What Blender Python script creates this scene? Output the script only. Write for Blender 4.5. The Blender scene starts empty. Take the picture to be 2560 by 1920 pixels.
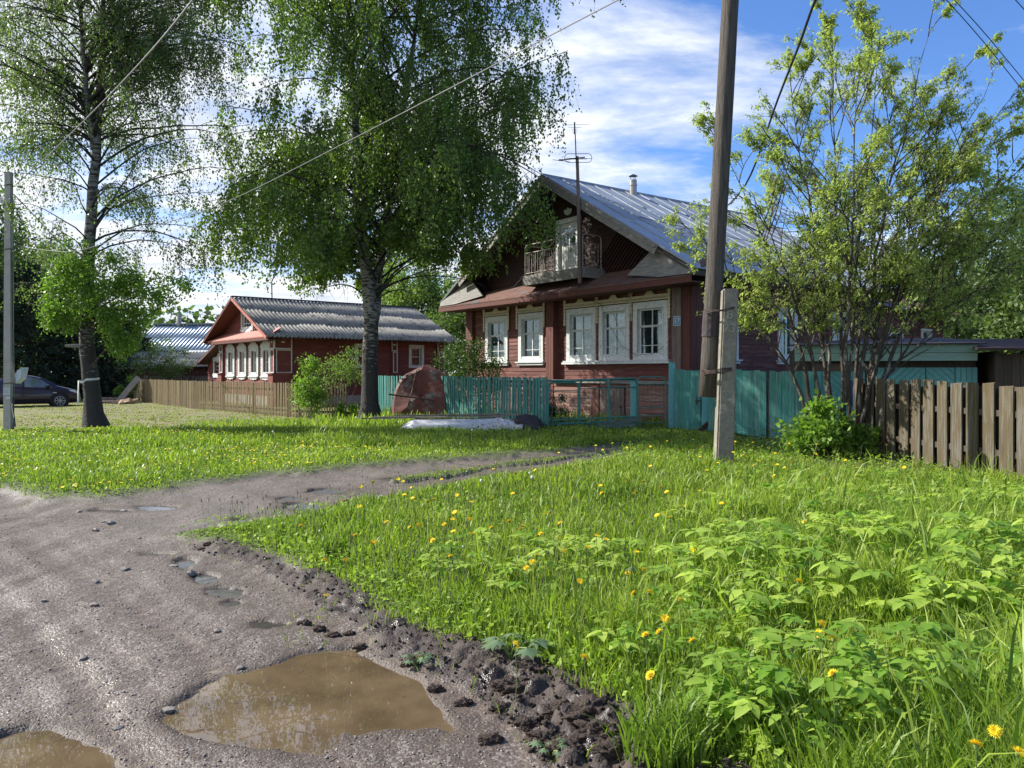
import bpy, math, random
import numpy as np
from mathutils import Vector, Matrix
R = math.radians
rng = np.random.default_rng(7)
random.seed(7)
scene = bpy.context.scene
COL = scene.collection

# ------------------------------------------------------------------ camera, sky, sun, exposure
cam = bpy.data.cameras.new('camera')
cam_o = bpy.data.objects.new('camera', cam); COL.objects.link(cam_o)
cam_o.location = (0, 0, 1.6); cam_o.rotation_euler = (R(90), 0, 0)
cam.sensor_width = 36; cam.lens = 27.0; cam.shift_y = -30/2560
cam.clip_start = 0.05; cam.clip_end = 3000
scene.camera = cam_o

SUN_EL = R(36)
SUN_AZ = Vector((-0.95, 0.30, 0)).normalized()
TO_SUN = Vector((SUN_AZ.x*math.cos(SUN_EL), SUN_AZ.y*math.cos(SUN_EL), math.sin(SUN_EL)))
sun = bpy.data.lights.new('sun', 'SUN'); sun.energy = 5.0; sun.angle = R(0.5); sun.color = (1.0, 0.955, 0.87)
sun_o = bpy.data.objects.new('sun', sun); COL.objects.link(sun_o)
sun_o.location = (-30, 10, 40); sun_o.rotation_euler = TO_SUN.to_track_quat('Z', 'Y').to_euler()

world = bpy.data.worlds.new('World'); scene.world = world; world.use_nodes = True
nt = world.node_tree; nt.nodes.clear()
def N(t, kind, **kw):
    n = t.nodes.new(kind)
    for k, v in kw.items():
        if hasattr(n, k): setattr(n, k, v)
        else: n.inputs[k.replace('_', ' ')].default_value = v
    return n
def math_(t, op, a, b=None, c=None, clamp=False):
    n = t.nodes.new('ShaderNodeMath'); n.operation = op; n.use_clamp = clamp
    for i, q in enumerate((a, b, c)):
        if q is None: continue
        if isinstance(q, (int, float)): n.inputs[i].default_value = q
        else: t.links.new(q, n.inputs[i])
    return n.outputs[0]
def mixc(t, fac, a, b, mode='MIX'):
    n = t.nodes.new('ShaderNodeMix'); n.data_type = 'RGBA'; n.blend_type = mode
    for i, q in ((0, fac), (6, a), (7, b)):
        if isinstance(q, (int, float)): n.inputs[i].default_value = q
        elif isinstance(q, (tuple, list)): n.inputs[i].default_value = tuple(q)[:3] + (1,)
        else: t.links.new(q, n.inputs[i])
    return n.outputs[2]
def ramp(t, fac, stops):
    n = t.nodes.new('ShaderNodeValToRGB'); cr = n.color_ramp
    while len(cr.elements) < len(stops): cr.elements.new(0.5)
    for e, (p, c) in zip(cr.elements, stops):
        e.position = p; e.color = (c, c, c, 1) if isinstance(c, (int, float)) else tuple(c)[:3] + (1,)
    t.links.new(fac, n.inputs[0]); return n.outputs[0]

sky = nt.nodes.new('ShaderNodeTexSky'); sky.sky_type = 'NISHITA'; sky.sun_disc = False
sky.sun_elevation = SUN_EL; sky.sun_rotation = math.atan2(SUN_AZ.x, SUN_AZ.y); sky.air_density = 1.0; sky.dust_density = 0.6; sky.ozone_density = 2.0
tc = nt.nodes.new('ShaderNodeTexCoord'); sp = nt.nodes.new('ShaderNodeSeparateXYZ')
nt.links.new(tc.outputs['Generated'], sp.inputs[0])
zz = math_(nt, 'ADD', math_(nt, 'MAXIMUM', sp.outputs[2], 0.0), 0.13)
cu = math_(nt, 'DIVIDE', sp.outputs[0], zz); cv = math_(nt, 'DIVIDE', sp.outputs[1], zz)
cb = nt.nodes.new('ShaderNodeCombineXYZ'); nt.links.new(cu, cb.inputs[0]); nt.links.new(cv, cb.inputs[1])
mp = nt.nodes.new('ShaderNodeMapping'); nt.links.new(cb.outputs[0], mp.inputs[0])
mp.inputs['Rotation'].default_value = (0, 0, R(28)); mp.inputs['Scale'].default_value = (0.75, 1.25, 1); mp.inputs['Location'].default_value = (3.3, 1.2, 0)
n1 = N(nt, 'ShaderNodeTexNoise', Scale=0.85, Detail=9.0, Roughness=0.6, Distortion=0.35); nt.links.new(mp.outputs[0], n1.inputs['Vector'])
n2 = N(nt, 'ShaderNodeTexNoise', Scale=2.6, Detail=8.0, Roughness=0.62, Distortion=0.2); nt.links.new(mp.outputs[0], n2.inputs['Vector'])
cov = math_(nt, 'ADD', math_(nt, 'MULTIPLY', n1.outputs[0], 0.68), math_(nt, 'MULTIPLY', n2.outputs[0], 0.32))
cov = math_(nt, 'ADD', cov, math_(nt, 'MULTIPLY', sp.outputs[0], -0.13))
cov = math_(nt, 'ADD', cov, math_(nt, 'MULTIPLY', math_(nt, 'SUBTRACT', 0.30, sp.outputs[2]), 0.20))
cmask = ramp(nt, cov, [(0.415, 0.0), (0.50, 0.5), (0.575, 1.0)])
cshade = ramp(nt, n2.outputs[0], [(0.35, (3.9, 4.3, 5.0)), (0.6, (6.3, 6.5, 6.9))])
skc = mixc(nt, 1.0, sky.outputs[0], (0.58, 0.82, 1.20), 'MULTIPLY')
skyc = mixc(nt, cmask, skc, cshade)
bg = nt.nodes.new('ShaderNodeBackground'); bg.inputs[1].default_value = 0.100
nt.links.new(skyc, bg.inputs[0])
wo = nt.nodes.new('ShaderNodeOutputWorld'); nt.links.new(bg.outputs[0], wo.inputs[0])

scene.view_settings.view_transform = 'Standard'; scene.view_settings.look = 'None'
scene.view_settings.gamma = 1.0; scene.view_settings.exposure = 0.90
scene.render.engine = 'CYCLES'
scene.cycles.max_bounces = 6; scene.cycles.transparent_max_bounces = 12
scene.cycles.diffuse_bounces = 3; scene.cycles.glossy_bounces = 3; scene.cycles.transmission_bounces = 4
scene.cycles.sample_clamp_indirect = 6.0

# ------------------------------------------------------------------ helpers
def tag(o, label=None, cat=None, group=None, kind=None):
    if label: o['label'] = label
    if cat: o['category'] = cat
    if group: o['group'] = group
    if kind: o['kind'] = kind
    return o
def thing(name, label, cat, loc=(0, 0, 0), rz=0.0, group=None):
    o = bpy.data.objects.new(name, None); COL.objects.link(o)
    o.empty_display_size = 0.2; o.location = loc; o.rotation_euler = (0, 0, rz)
    return tag(o, label, cat, group)
def copy_tree(o, parent=None):
    c = o.copy(); COL.objects.link(c)
    if parent: c.parent = parent
    for ch in o.children: copy_tree(ch, c)
    return c
class MB:
    def __init__(s, T=None): s.v = []; s.f = []; s.m = []; s.T = T; s.flip = bool(T is not None and T.determinant() < 0)
    def add(s, vs, fs, m=0):
        n = len(s.v)
        for p in vs: s.v.append(tuple(s.T @ Vector(p)) if s.T is not None else tuple(p))
        for f in fs:
            g = [n+i for i in f]
            if s.flip: g.reverse()
            s.f.append(g); s.m.append(m)
    def box(s, x0, x1, y0, y1, z0, z1, m=0):
        s.add([(x0,y0,z0),(x1,y0,z0),(x1,y1,z0),(x0,y1,z0),(x0,y0,z1),(x1,y0,z1),(x1,y1,z1),(x0,y1,z1)],
              [(0,3,2,1),(4,5,6,7),(0,1,5,4),(1,2,6,5),(2,3,7,6),(3,0,4,7)], m)
    def hexa(s, vs, m=0):
        s.add(vs, [(0,3,2,1),(4,5,6,7),(0,1,5,4),(1,2,6,5),(2,3,7,6),(3,0,4,7)], m)
    def beam(s, a, b, w, h, up=(0,0,1), m=0):
        a = Vector(a); b = Vector(b); d = (b-a).normalized(); u = Vector(up)
        x = d.cross(u)
        if x.length < 1e-4: x = d.cross(Vector((0,1,0)))
        x.normalize(); z = x.cross(d).normalized(); x = x*w/2; z = z*h/2
        s.hexa([a-x-z, a+x-z, b+x-z, b-x-z, a-x+z, a+x+z, b+x+z, b-x+z], m)
    def tube(s, pts, r, n=8, m=0, cap=True, jit=0.0):
        pts = [Vector(p) for p in pts]; k = len(pts)
        rs = [r]*k if isinstance(r, (int, float)) else list(r)
        vs = []; ref = None
        for i, p in enumerate(pts):
            d = (pts[min(i+1,k-1)]-pts[max(i-1,0)])
            if d.length < 1e-9: d = Vector((0,0,1))
            d.normalize()
            if ref is None: ref = d.orthogonal().normalized()
            ref = (ref - d*ref.dot(d))
            if ref.length < 1e-6: ref = d.orthogonal()
            ref.normalize(); b = d.cross(ref)
            for j in range(n):
                a = 2*math.pi*j/n; rr = rs[i]*(1+(random.uniform(-jit,jit) if jit else 0))
                vs.append(p+(ref*math.cos(a)+b*math.sin(a))*rr)
        fs = [(i*n+j, i*n+(j+1)%n, (i+1)*n+(j+1)%n, (i+1)*n+j) for i in range(k-1) for j in range(n)]
        if cap: fs += [tuple(reversed(range(n))), tuple(range((k-1)*n, k*n))]
        s.add(vs, fs, m)
    def prism(s, poly, vec, m=0):
        n = len(poly); vec = Vector(vec)
        vs = [Vector(p) for p in poly] + [Vector(p)+vec for p in poly]
        s.add(vs, [tuple(reversed(range(n))), tuple(range(n, 2*n))] + [(i,(i+1)%n,n+(i+1)%n,n+i) for i in range(n)], m)
    def build(s, name, mats, parent=None, smooth=False, loc=None):
        me = bpy.data.meshes.new(name); me.from_pydata(s.v, [], s.f)
        if not isinstance(mats, (list, tuple)): mats = [mats]
        for q in mats: me.materials.append(q)
        if len(mats) > 1: me.polygons.foreach_set('material_index', s.m)
        if smooth: me.polygons.foreach_set('use_smooth', [True]*len(s.f))
        me.update()
        o = bpy.data.objects.new(name, me); COL.objects.link(o)
        if parent: o.parent = parent
        if loc: o.location = loc
        return o
def np_mesh(name, V, F, mat, parent=None, attrs=None, smooth=False, loc=None):
    """F: (K,3|4) int array or list of such arrays"""
    if not isinstance(F, list): F = [F]
    F = [f for f in F if len(f)]
    me = bpy.data.meshes.new(name)
    me.vertices.add(len(V)); me.vertices.foreach_set('co', np.ascontiguousarray(V, dtype=np.float32).ravel())
    li = np.concatenate([f.ravel() for f in F]).astype(np.int32)
    tot = np.concatenate([np.full(len(f), f.shape[1], dtype=np.int32) for f in F])
    st = np.concatenate([[0], np.cumsum(tot)[:-1]]).astype(np.int32)
    me.loops.add(len(li)); me.loops.foreach_set('vertex_index', li)
    me.polygons.add(len(tot)); me.polygons.foreach_set('loop_start', st)
    if smooth: me.polygons.foreach_set('use_smooth', np.ones(len(tot), dtype=bool))
    for k, a in (attrs or {}).items():
        at = me.attributes.new(k, 'FLOAT', 'POINT'); at.data.foreach_set('value', np.ascontiguousarray(a, dtype=np.float32))
    me.update(calc_edges=True)
    for q in (mat if isinstance(mat, (list, tuple)) else [mat]): me.materials.append(q)
    o = bpy.data.objects.new(name, me); COL.objects.link(o)
    if parent: o.parent = parent
    if loc is not None: o.location = loc
    return o

# ------------------------------------------------------------------ materials
def new_mat(name):
    m = bpy.data.materials.new(name); m.use_nodes = True; t = m.node_tree; t.nodes.clear()
    out = t.nodes.new('ShaderNodeOutputMaterial'); p = t.nodes.new('ShaderNodeBsdfPrincipled')
    t.links.new(p.outputs[0], out.inputs[0]); return m, t, p, out
def mat(name, c1, c2=None, rough=0.75, sc=(1,1,1), ns=6.0, bump=0.15, metal=0.0, isl=0.25, c3=None, f3=0.62, ns3=2.0, spec=0.4, rr=0.1, bdist=0.01, coat=0.0):
    m, t, p, out = new_mat(name)
    tc = t.nodes.new('ShaderNodeTexCoord'); mp = t.nodes.new('ShaderNodeMapping'); mp.inputs['Scale'].default_value = sc
    t.links.new(tc.outputs['Object'], mp.inputs[0])
    n = N(t, 'ShaderNodeTexNoise', Scale=ns, Detail=6.0, Roughness=0.62); t.links.new(mp.outputs[0], n.inputs['Vector'])
    if c2 is None: c2 = tuple(x*0.72 for x in c1)
    c = mixc(t, ramp(t, n.outputs[0], [(0.35, 0.0), (0.65, 1.0)]), c2, c1)
    if c3 is not None:
        n3 = N(t, 'ShaderNodeTexNoise', Scale=ns3, Detail=7.0, Roughness=0.65); t.links.new(mp.outputs[0], n3.inputs['Vector'])
        c = mixc(t, ramp(t, n3.outputs[0], [(f3-0.04, 0.0), (f3+0.03, 1.0)]), c, c3)
    if isl:
        g = t.nodes.new('ShaderNodeNewGeometry')
        k = math_(t, 'MULTIPLY_ADD', g.outputs['Random Per Island'], 2*isl, 1.0-isl)
        cx = t.nodes.new('ShaderNodeCombineXYZ')
        for i in range(3): t.links.new(k, cx.inputs[i])
        c = mixc(t, 1.0, c, cx.outputs[0], 'MULTIPLY')
    t.links.new(c, p.inputs['Base Color'])
    t.links.new(math_(t, 'MULTIPLY_ADD', n.outputs[0], rr*2, rough-rr), p.inputs['Roughness'])
    p.inputs['Metallic'].default_value = metal; p.inputs['Specular IOR Level'].default_value = spec
    p.inputs['Coat Weight'].default_value = coat
    if bump:
        b = N(t, 'ShaderNodeBump', Strength=min(bump*2, 1.0), Distance=bdist)
        n5 = N(t, 'ShaderNodeTexNoise', Scale=ns*4, Detail=5.0, Roughness=0.6); t.links.new(mp.outputs[0], n5.inputs['Vector'])
        t.links.new(math_(t, 'ADD', n.outputs[0], math_(t, 'MULTIPLY', n5.outputs[0], 0.5)), b.inputs['Height']); t.links.new(b.outputs[0], p.inputs['Normal'])
    return m
def leaf_mat(name, c1, c2, trans=0.4, rough=0.5, tcol=1.35):
    m, t, p, out = new_mat(name)
    at = t.nodes.new('ShaderNodeAttribute'); at.attribute_name = 'v'
    c = mixc(t, at.outputs['Fac'], c1, c2)
    t.links.new(c, p.inputs['Base Color']); p.inputs['Roughness'].default_value = rough; p.inputs['Specular IOR Level'].default_value = 0.35
    tr = t.nodes.new('ShaderNodeBsdfTranslucent')
    t.links.new(mixc(t, 1.0, c, (tcol*1.1, tcol*1.25, tcol*0.6), 'MULTIPLY'), tr.inputs[0])
    mx = t.nodes.new('ShaderNodeMixShader'); mx.inputs[0].default_value = trans
    t.links.new(p.outputs[0], mx.inputs[1]); t.links.new(tr.outputs[0], mx.inputs[2]); t.links.new(mx.outputs[0], out.inputs[0])
    return m
M = {}
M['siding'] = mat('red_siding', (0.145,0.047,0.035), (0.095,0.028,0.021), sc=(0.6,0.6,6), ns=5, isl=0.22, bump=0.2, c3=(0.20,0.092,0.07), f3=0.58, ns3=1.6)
M['siding_low'] = mat('weathered_sunlit_siding', (0.25,0.125,0.095), (0.17,0.08,0.06), sc=(0.6,0.6,6), ns=5, isl=0.2, bump=0.25, c3=(0.33,0.25,0.21), f3=0.60, ns3=1.2)  # paler base colour carries the sunlight on the lower wall; grey patches are wear
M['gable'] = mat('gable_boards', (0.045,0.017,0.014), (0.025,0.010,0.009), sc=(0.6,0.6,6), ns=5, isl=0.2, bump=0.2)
M['pil'] = mat('brown_pilaster', (0.13,0.045,0.033), (0.09,0.03,0.022), sc=(5,5,0.5), ns=5, isl=0.15)
M['greyboard'] = mat('grey_board', (0.27,0.255,0.23), (0.15,0.14,0.125), sc=(0.7,6,6), ns=4, isl=0.15, bump=0.3)
M['greyboard_v'] = mat('grey_upright_board', (0.20,0.15,0.125), (0.12,0.085,0.07), sc=(6,6,0.6), ns=4, isl=0.2, bump=0.3)
M['white'] = mat('white_paint', (0.66,0.68,0.66), (0.55,0.57,0.56), sc=(2,2,2), ns=5, isl=0.04, bump=0.12, c3=(0.33,0.32,0.29), f3=0.61, ns3=7, rough=0.6)
M['lace'] = mat('cream_lace', (0.66,0.58,0.40), (0.55,0.47,0.31), ns=9, isl=0.06)
M['curtain'] = mat('curtain', (0.24,0.26,0.25), (0.16,0.18,0.17), sc=(14,14,1), ns=3, isl=0.1, bump=0)
M['galv'] = mat('galvanised_sheet', (0.34,0.37,0.41), (0.26,0.29,0.33), sc=(0.5,1.2,1), ns=2.2, isl=0.14, bump=0.05, metal=0.0, rough=0.55, spec=0.3, c3=(0.28,0.30,0.33), f3=0.68, ns3=3)
M['brownroof'] = mat('brown_sheet', (0.17,0.095,0.075), (0.11,0.06,0.05), sc=(0.8,2,1), ns=3, isl=0.1, bump=0.1, rough=0.8, c3=(0.10,0.11,0.13), f3=0.6, ns3=2, spec=0.2)
M['pinkroof'] = mat('faded_red_sheet', (0.46,0.185,0.145), (0.37,0.14,0.11), ns=3, isl=0.08, rough=0.55, bump=0.05)
M['rearroof'] = mat('rear_red_sheet', (0.30,0.15,0.12), (0.2,0.10,0.08), ns=3, isl=0.1, rough=0.55)
M['slate'] = mat('asbestos_slate', (0.42,0.395,0.34), (0.28,0.26,0.225), sc=(1.2,1,1), ns=4, isl=0.1, bump=0.3, c3=(0.19,0.18,0.155), f3=0.57, ns3=2.6, rough=0.9)
M['blueroof'] = mat('blue_profiled_sheet', (0.36,0.43,0.48), (0.31,0.375,0.43), ns=2, isl=0.05, bump=0, rough=0.35, metal=0.3)
M['bluewall'] = mat('blue_wall', (0.05,0.12,0.14), ns=3)
M['concrete'] = mat('concrete', (0.27,0.245,0.195), (0.17,0.155,0.125), ns=9, isl=0, bump=0.5, c3=(0.34,0.32,0.27), f3=0.60, ns3=5, rough=0.9, bdist=0.02)
M['concrete2'] = mat('pale_concrete', (0.42,0.40,0.34), (0.35,0.33,0.285), ns=7, isl=0, bump=0.2, rough=0.85)
M['polewood'] = mat('pole_wood', (0.135,0.118,0.10), (0.055,0.045,0.037), sc=(9,9,0.45), ns=4, isl=0, bump=0.6, rough=0.85, bdist=0.03)
M['teal'] = mat('teal_paint', (0.05,0.225,0.205), (0.036,0.155,0.14), sc=(5,5,0.7), ns=5, isl=0.30, bump=0.2, c3=(0.15,0.17,0.15), f3=0.585, ns3=3.5, rough=0.6)
M['teal_gate'] = mat('teal_gate_paint', (0.05,0.235,0.20), (0.034,0.165,0.145), sc=(6,6,0.5), ns=5, isl=0.18, bump=0.2, c3=(0.13,0.25,0.22), f3=0.56, ns3=2.5, rough=0.6)
M['teal_light'] = mat('light_teal_paint', (0.17,0.46,0.47), (0.12,0.36,0.37), sc=(4,4,4), ns=4, isl=0.08, bump=0.15, rough=0.55)
M['teal_fascia'] = mat('pale_teal_board', (0.30,0.44,0.39), (0.21,0.34,0.30), sc=(0.7,5,5), ns=4, isl=0.08, bump=0.25)
M['tealmetal'] = mat('teal_tube', (0.06,0.23,0.20), (0.035,0.15,0.13), ns=9, isl=0.1, rough=0.5, c3=(0.25,0.22,0.18), f3=0.68, ns3=9)
M['bedmetal'] = mat('old_bed_tube', (0.48,0.44,0.37), (0.30,0.26,0.21), ns=9, isl=0.1, rough=0.5)
M['wirem'] = mat('mesh_wire', (0.22,0.28,0.25), ns=9, isl=0)
M['picket'] = mat('weathered_picket', (0.25,0.195,0.105), (0.17,0.13,0.07), sc=(6,6,0.7), ns=5, isl=0.28, bump=0.3, rough=0.85)
M['board'] = mat('ochre_board', (0.105,0.080,0.040), (0.064,0.050,0.029), sc=(8,8,0.6), ns=4, isl=0.32, bump=0.5, rough=0.85, c3=(0.12,0.11,0.09), f3=0.54, ns3=3)
M['darkwood'] = mat('dark_old_wood', (0.085,0.066,0.052), (0.05,0.038,0.03), sc=(7,7,0.6), ns=4, isl=0.25, bump=0.35, rough=0.85)
M['feltroof'] = mat('brown_felt', (0.075,0.05,0.045), (0.045,0.03,0.028), ns=4, isl=0.05, bump=0.3, rough=0.9, spec=0.2)
M['tar'] = mat('tar_paper', (0.055,0.042,0.045), (0.035,0.028,0.03), ns=4, isl=0.05, bump=0.3, rough=0.8)
M['redshed'] = mat('dark_red_plank', (0.075,0.028,0.022), ns=4, isl=0.2)
M['dark'] = mat('dark_metal', (0.03,0.03,0.032), ns=6, isl=0, rough=0.5)
M['cable'] = mat('cable_black', (0.02,0.02,0.022), ns=6, isl=0, rough=0.6, bump=0)
M['cable_grey'] = mat('cable_grey', (0.26,0.26,0.27), ns=6, isl=0, rough=0.5, bump=0)
M['rust'] = mat('rusty_red_steel', (0.17,0.048,0.033), (0.09,0.030,0.022), ns=3, isl=0.04, bump=0.4, rough=0.65, c3=(0.15,0.165,0.15), f3=0.55, ns3=1.5)
M['rustdark'] = mat('rust_dark', (0.07,0.045,0.035), ns=4, isl=0.1, bump=0.3)
M['tarp'] = mat('silver_tarp', (0.55,0.55,0.56), (0.42,0.42,0.43), ns=3, isl=0, bump=0.3, rough=0.4, bdist=0.03)
M['plank'] = mat('old_plank', (0.22,0.18,0.15), (0.12,0.095,0.08), sc=(1,7,7), ns=3, isl=0.3, bump=0.3)
M['greenplank'] = mat('green_grey_plank', (0.10,0.15,0.13), (0.06,0.09,0.08), sc=(1,7,7), ns=3, isl=0.2, bump=0.3)
M['firewood'] = mat('split_wood', (0.42,0.30,0.19), (0.28,0.19,0.12), ns=6, isl=0.3)
M['log'] = mat('log_bark', (0.13,0.09,0.065), ns=6, isl=0.3)
M['bluebox'] = mat('blue_box', (0.02,0.10,0.24), ns=4, isl=0, rough=0.4, bump=0)
M['plate'] = mat('number_plate_blue', (0.16,0.27,0.42), ns=4, isl=0, rough=0.4, bump=0)
M['paper'] = mat('paper', (0.62,0.64,0.64), (0.50,0.52,0.53), ns=8, isl=0, bump=0)
M['ink'] = mat('ink', (0.08,0.09,0.10), ns=8, isl=0, bump=0)
M['whitebox'] = mat('white_plastic', (0.75,0.76,0.74), ns=4, isl=0, rough=0.4, bump=0)
M['ribbon'] = mat('white_ribbon', (0.72,0.72,0.69), ns=6, isl=0, bump=0.1)
M['carpaint'] = mat('aubergine_paint', (0.030,0.016,0.034), (0.027,0.014,0.03), ns=2, isl=0, rough=0.3, bump=0, coat=0.6, rr=0.02)
M['tyre'] = mat('tyre', (0.025,0.025,0.026), ns=8, isl=0, rough=0.85)
M['rim'] = mat('alloy_rim', (0.42,0.44,0.46), ns=8, isl=0, rough=0.35, metal=0.7, bump=0)
M['chrome'] = mat('lamp_glass', (0.65,0.70,0.74), ns=8, isl=0, rough=0.15, metal=0.3, bump=0)
M['carglass'] = mat('car_glass', (0.02,0.025,0.03), ns=3, isl=0, rough=0.06, bump=0, spec=0.9, rr=0.01)
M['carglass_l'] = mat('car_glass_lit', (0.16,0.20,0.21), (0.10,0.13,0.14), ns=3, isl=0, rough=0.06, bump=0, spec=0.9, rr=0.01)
M['pipe'] = mat('pipe_metal', (0.42,0.40,0.38), (0.28,0.26,0.24), ns=5, isl=0, rough=0.45, metal=0.5)
M['stone'] = mat('road_stone', (0.27,0.24,0.21), (0.15,0.13,0.115), ns=18, isl=0.4, bump=0.3, rough=0.6)
M['clod'] = mat('mud_clod', (0.070,0.050,0.040), (0.032,0.023,0.019), ns=14, isl=0.25, bump=0.9, rough=0.8, bdist=0.03, spec=0.3)
M['twig'] = mat('twig', (0.09,0.07,0.055), ns=10, isl=0.2, bump=0)
def glass_mat():
    m, t, p, out = new_mat('window_glass')
    tr = t.nodes.new('ShaderNodeBsdfTransparent'); tr.inputs[0].default_value = (0.6, 0.68, 0.66, 1)
    gl = t.nodes.new('ShaderNodeBsdfGlossy'); gl.inputs['Roughness'].default_value = 0.03; gl.inputs[0].default_value = (0.85,0.9,0.92,1)
    lw = t.nodes.new('ShaderNodeLayerWeight'); lw.inputs[0].default_value = 0.35
    f = math_(t, 'MULTIPLY_ADD', lw.outputs['Fresnel'], 0.45, 0.05, clamp=True)
    mx = t.nodes.new('ShaderNodeMixShader'); t.links.new(f, mx.inputs[0]); t.links.new(tr.outputs[0], mx.inputs[1]); t.links.new(gl.outputs[0], mx.inputs[2])
    t.links.new(mx.outputs[0], out.inputs[0]); return m
M['glass'] = glass_mat()
def bark_mat(name, white, dark, bias):
    m, t, p, out = new_mat(name)
    tc = t.nodes.new('ShaderNodeTexCoord'); mp = t.nodes.new('ShaderNodeMapping'); mp.inputs['Scale'].default_value = (2.2, 2.2, 9)
    t.links.new(tc.outputs['Object'], mp.inputs[0])
    n = N(t, 'ShaderNodeTexNoise', Scale=2.2, Detail=7.0, Roughness=0.65, Distortion=0.4); t.links.new(mp.outputs[0], n.inputs['Vector'])
    sp = t.nodes.new('ShaderNodeSeparateXYZ'); t.links.new(tc.outputs['Object'], sp.inputs[0])
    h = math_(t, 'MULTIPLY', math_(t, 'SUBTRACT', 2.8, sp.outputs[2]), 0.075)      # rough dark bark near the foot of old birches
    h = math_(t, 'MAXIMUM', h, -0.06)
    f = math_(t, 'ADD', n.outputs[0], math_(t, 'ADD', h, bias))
    at = t.nodes.new('ShaderNodeAttribute'); at.attribute_name = 'thin'
    f = math_(t, 'ADD', f, math_(t, 'MULTIPLY', at.outputs['Fac'], 0.4))
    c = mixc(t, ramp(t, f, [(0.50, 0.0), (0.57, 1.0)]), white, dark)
    t.links.new(c, p.inputs['Base Color']); p.inputs['Roughness'].default_value = 0.85
    mp2 = t.nodes.new('ShaderNodeMapping'); mp2.inputs['Scale'].default_value = (8, 8, 3); t.links.new(tc.outputs['Object'], mp2.inputs[0])
    n2 = N(t, 'ShaderNodeTexNoise', Scale=3.0, Detail=5.0, Roughness=0.6); t.links.new(mp2.outputs[0], n2.inputs['Vector'])
    b = N(t, 'ShaderNodeBump', Strength=0.9, Distance=0.05); t.links.new(math_(t, 'ADD', n2.outputs[0], math_(t, 'MULTIPLY', f, -0.6)), b.inputs['Height']); t.links.new(b.outputs[0], p.inputs['Normal'])
    return m
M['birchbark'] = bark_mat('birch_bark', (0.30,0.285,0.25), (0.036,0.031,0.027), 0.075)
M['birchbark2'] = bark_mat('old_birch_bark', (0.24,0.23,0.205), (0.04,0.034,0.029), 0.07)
M['cherrybark'] = mat('lichen_bark', (0.075,0.06,0.048), (0.04,0.032,0.026), sc=(3,3,1), ns=4, isl=0.15, bump=0.5, c3=(0.26,0.25,0.20), f3=0.60, ns3=3.5)
M['spruce_bark'] = mat('spruce_bark', (0.07,0.05,0.04), ns=5)
# ------------------------------------------------------------------ terrain
F = 1920.0
def gp(px, py, z=0.0):
    """map position on the ground read off a 2212-wide survey of the photo"""
    sx = px*1.15732; sy = py*1.15732
    y = (1.6-z)*F/(sy-930.0); return ((sx-1280.0)/F*y, y)
def at(px, py, y):
    sx = px*1.15732; sy = py*1.15732
    return Vector(((sx-1280.0)/F*y, y, 1.6+(930.0-sy)/F*y))
_h = np.random.default_rng(3).random((256, 256))
def vnoise(x, y):
    x = np.asarray(x, dtype=float); y = np.asarray(y, dtype=float)
    xi = np.floor(x).astype(int); yi = np.floor(y).astype(int); fx = x-xi; fy = y-yi
    fx = fx*fx*(3-2*fx); fy = fy*fy*(3-2*fy)
    a = _h[xi & 255, yi & 255]; b = _h[(xi+1) & 255, yi & 255]; c = _h[xi & 255, (yi+1) & 255]; d = _h[(xi+1) & 255, (yi+1) & 255]
    return (a*(1-fx)+b*fx)*(1-fy)+(c*(1-fx)+d*fx)*fy
def fbm(x, y, o=4):
    s = 0; a = 0.5; t = 0
    for i in range(o):
        s = s+a*vnoise(x*2**i+17.3*i, y*2**i+9.1*i); t += a; a *= 0.5
    return s/t
def sdf(poly, X, Y):
    """signed distance, positive inside"""
    P = np.array(poly, dtype=float); X = np.asarray(X, dtype=float); Y = np.asarray(Y, dtype=float)
    d = np.full(X.shape, 1e9); ins = np.zeros(X.shape, dtype=bool); n = len(P)
    for i in range(n):
        ax, ay = P[i]; bx, by = P[(i+1) % n]; ex = bx-ax; ey = by-ay
        t = np.clip(((X-ax)*ex+(Y-ay)*ey)/(ex*ex+ey*ey+1e-12), 0, 1)
        d = np.minimum(d, (X-ax-t*ex)**2+(Y-ay-t*ey)**2)
        c = ((ay > Y) != (by > Y)); xin = (bx-ax)*(Y-ay)/((by-ay) if by != ay else 1e-12)+ax
        ins ^= (c & (X < xin))
    return np.sqrt(d)*np.where(ins, 1, -1)
def dist_line(pts, X, Y):
    P = np.array(pts, dtype=float); d = np.full(np.shape(X), 1e9)
    for i in range(len(P)-1):
        ax, ay = P[i]; bx, by = P[i+1]; ex = bx-ax; ey = by-ay
        t = np.clip(((X-ax)*ex+(Y-ay)*ey)/(ex*ex+ey*ey+1e-12), 0, 1)
        d = np.minimum(d, (X-ax-t*ex)**2+(Y-ay-t*ey)**2)
    return np.sqrt(d)
EDGE = [gp(*q) for q in ((395,1163),(440,1183),(560,1210),(720,1290),(880,1395),(1080,1465),(1230,1560),(1370,1680))]
ROAD = [gp(0,1062),gp(90,1085),gp(250,1076),gp(450,1046),gp(700,1021),gp(950,1000),gp(1180,981),gp(1330,964),
        gp(1345,972,.10),gp(1280,989,.12),gp(1050,1023,.12),gp(850,1052,.12),gp(640,1102,.10)] + EDGE + [(0.55,2.5),(1.4,1.4),(3.5,-2),(6,-9),(-16,-9),(-17,14),(-11,11.8)]
STRIP = [gp(850,1044),gp(940,1026),gp(1050,1011),gp(1180,996),gp(1330,973),gp(1290,984),gp(1060,1016),gp(930,1036)]
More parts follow.
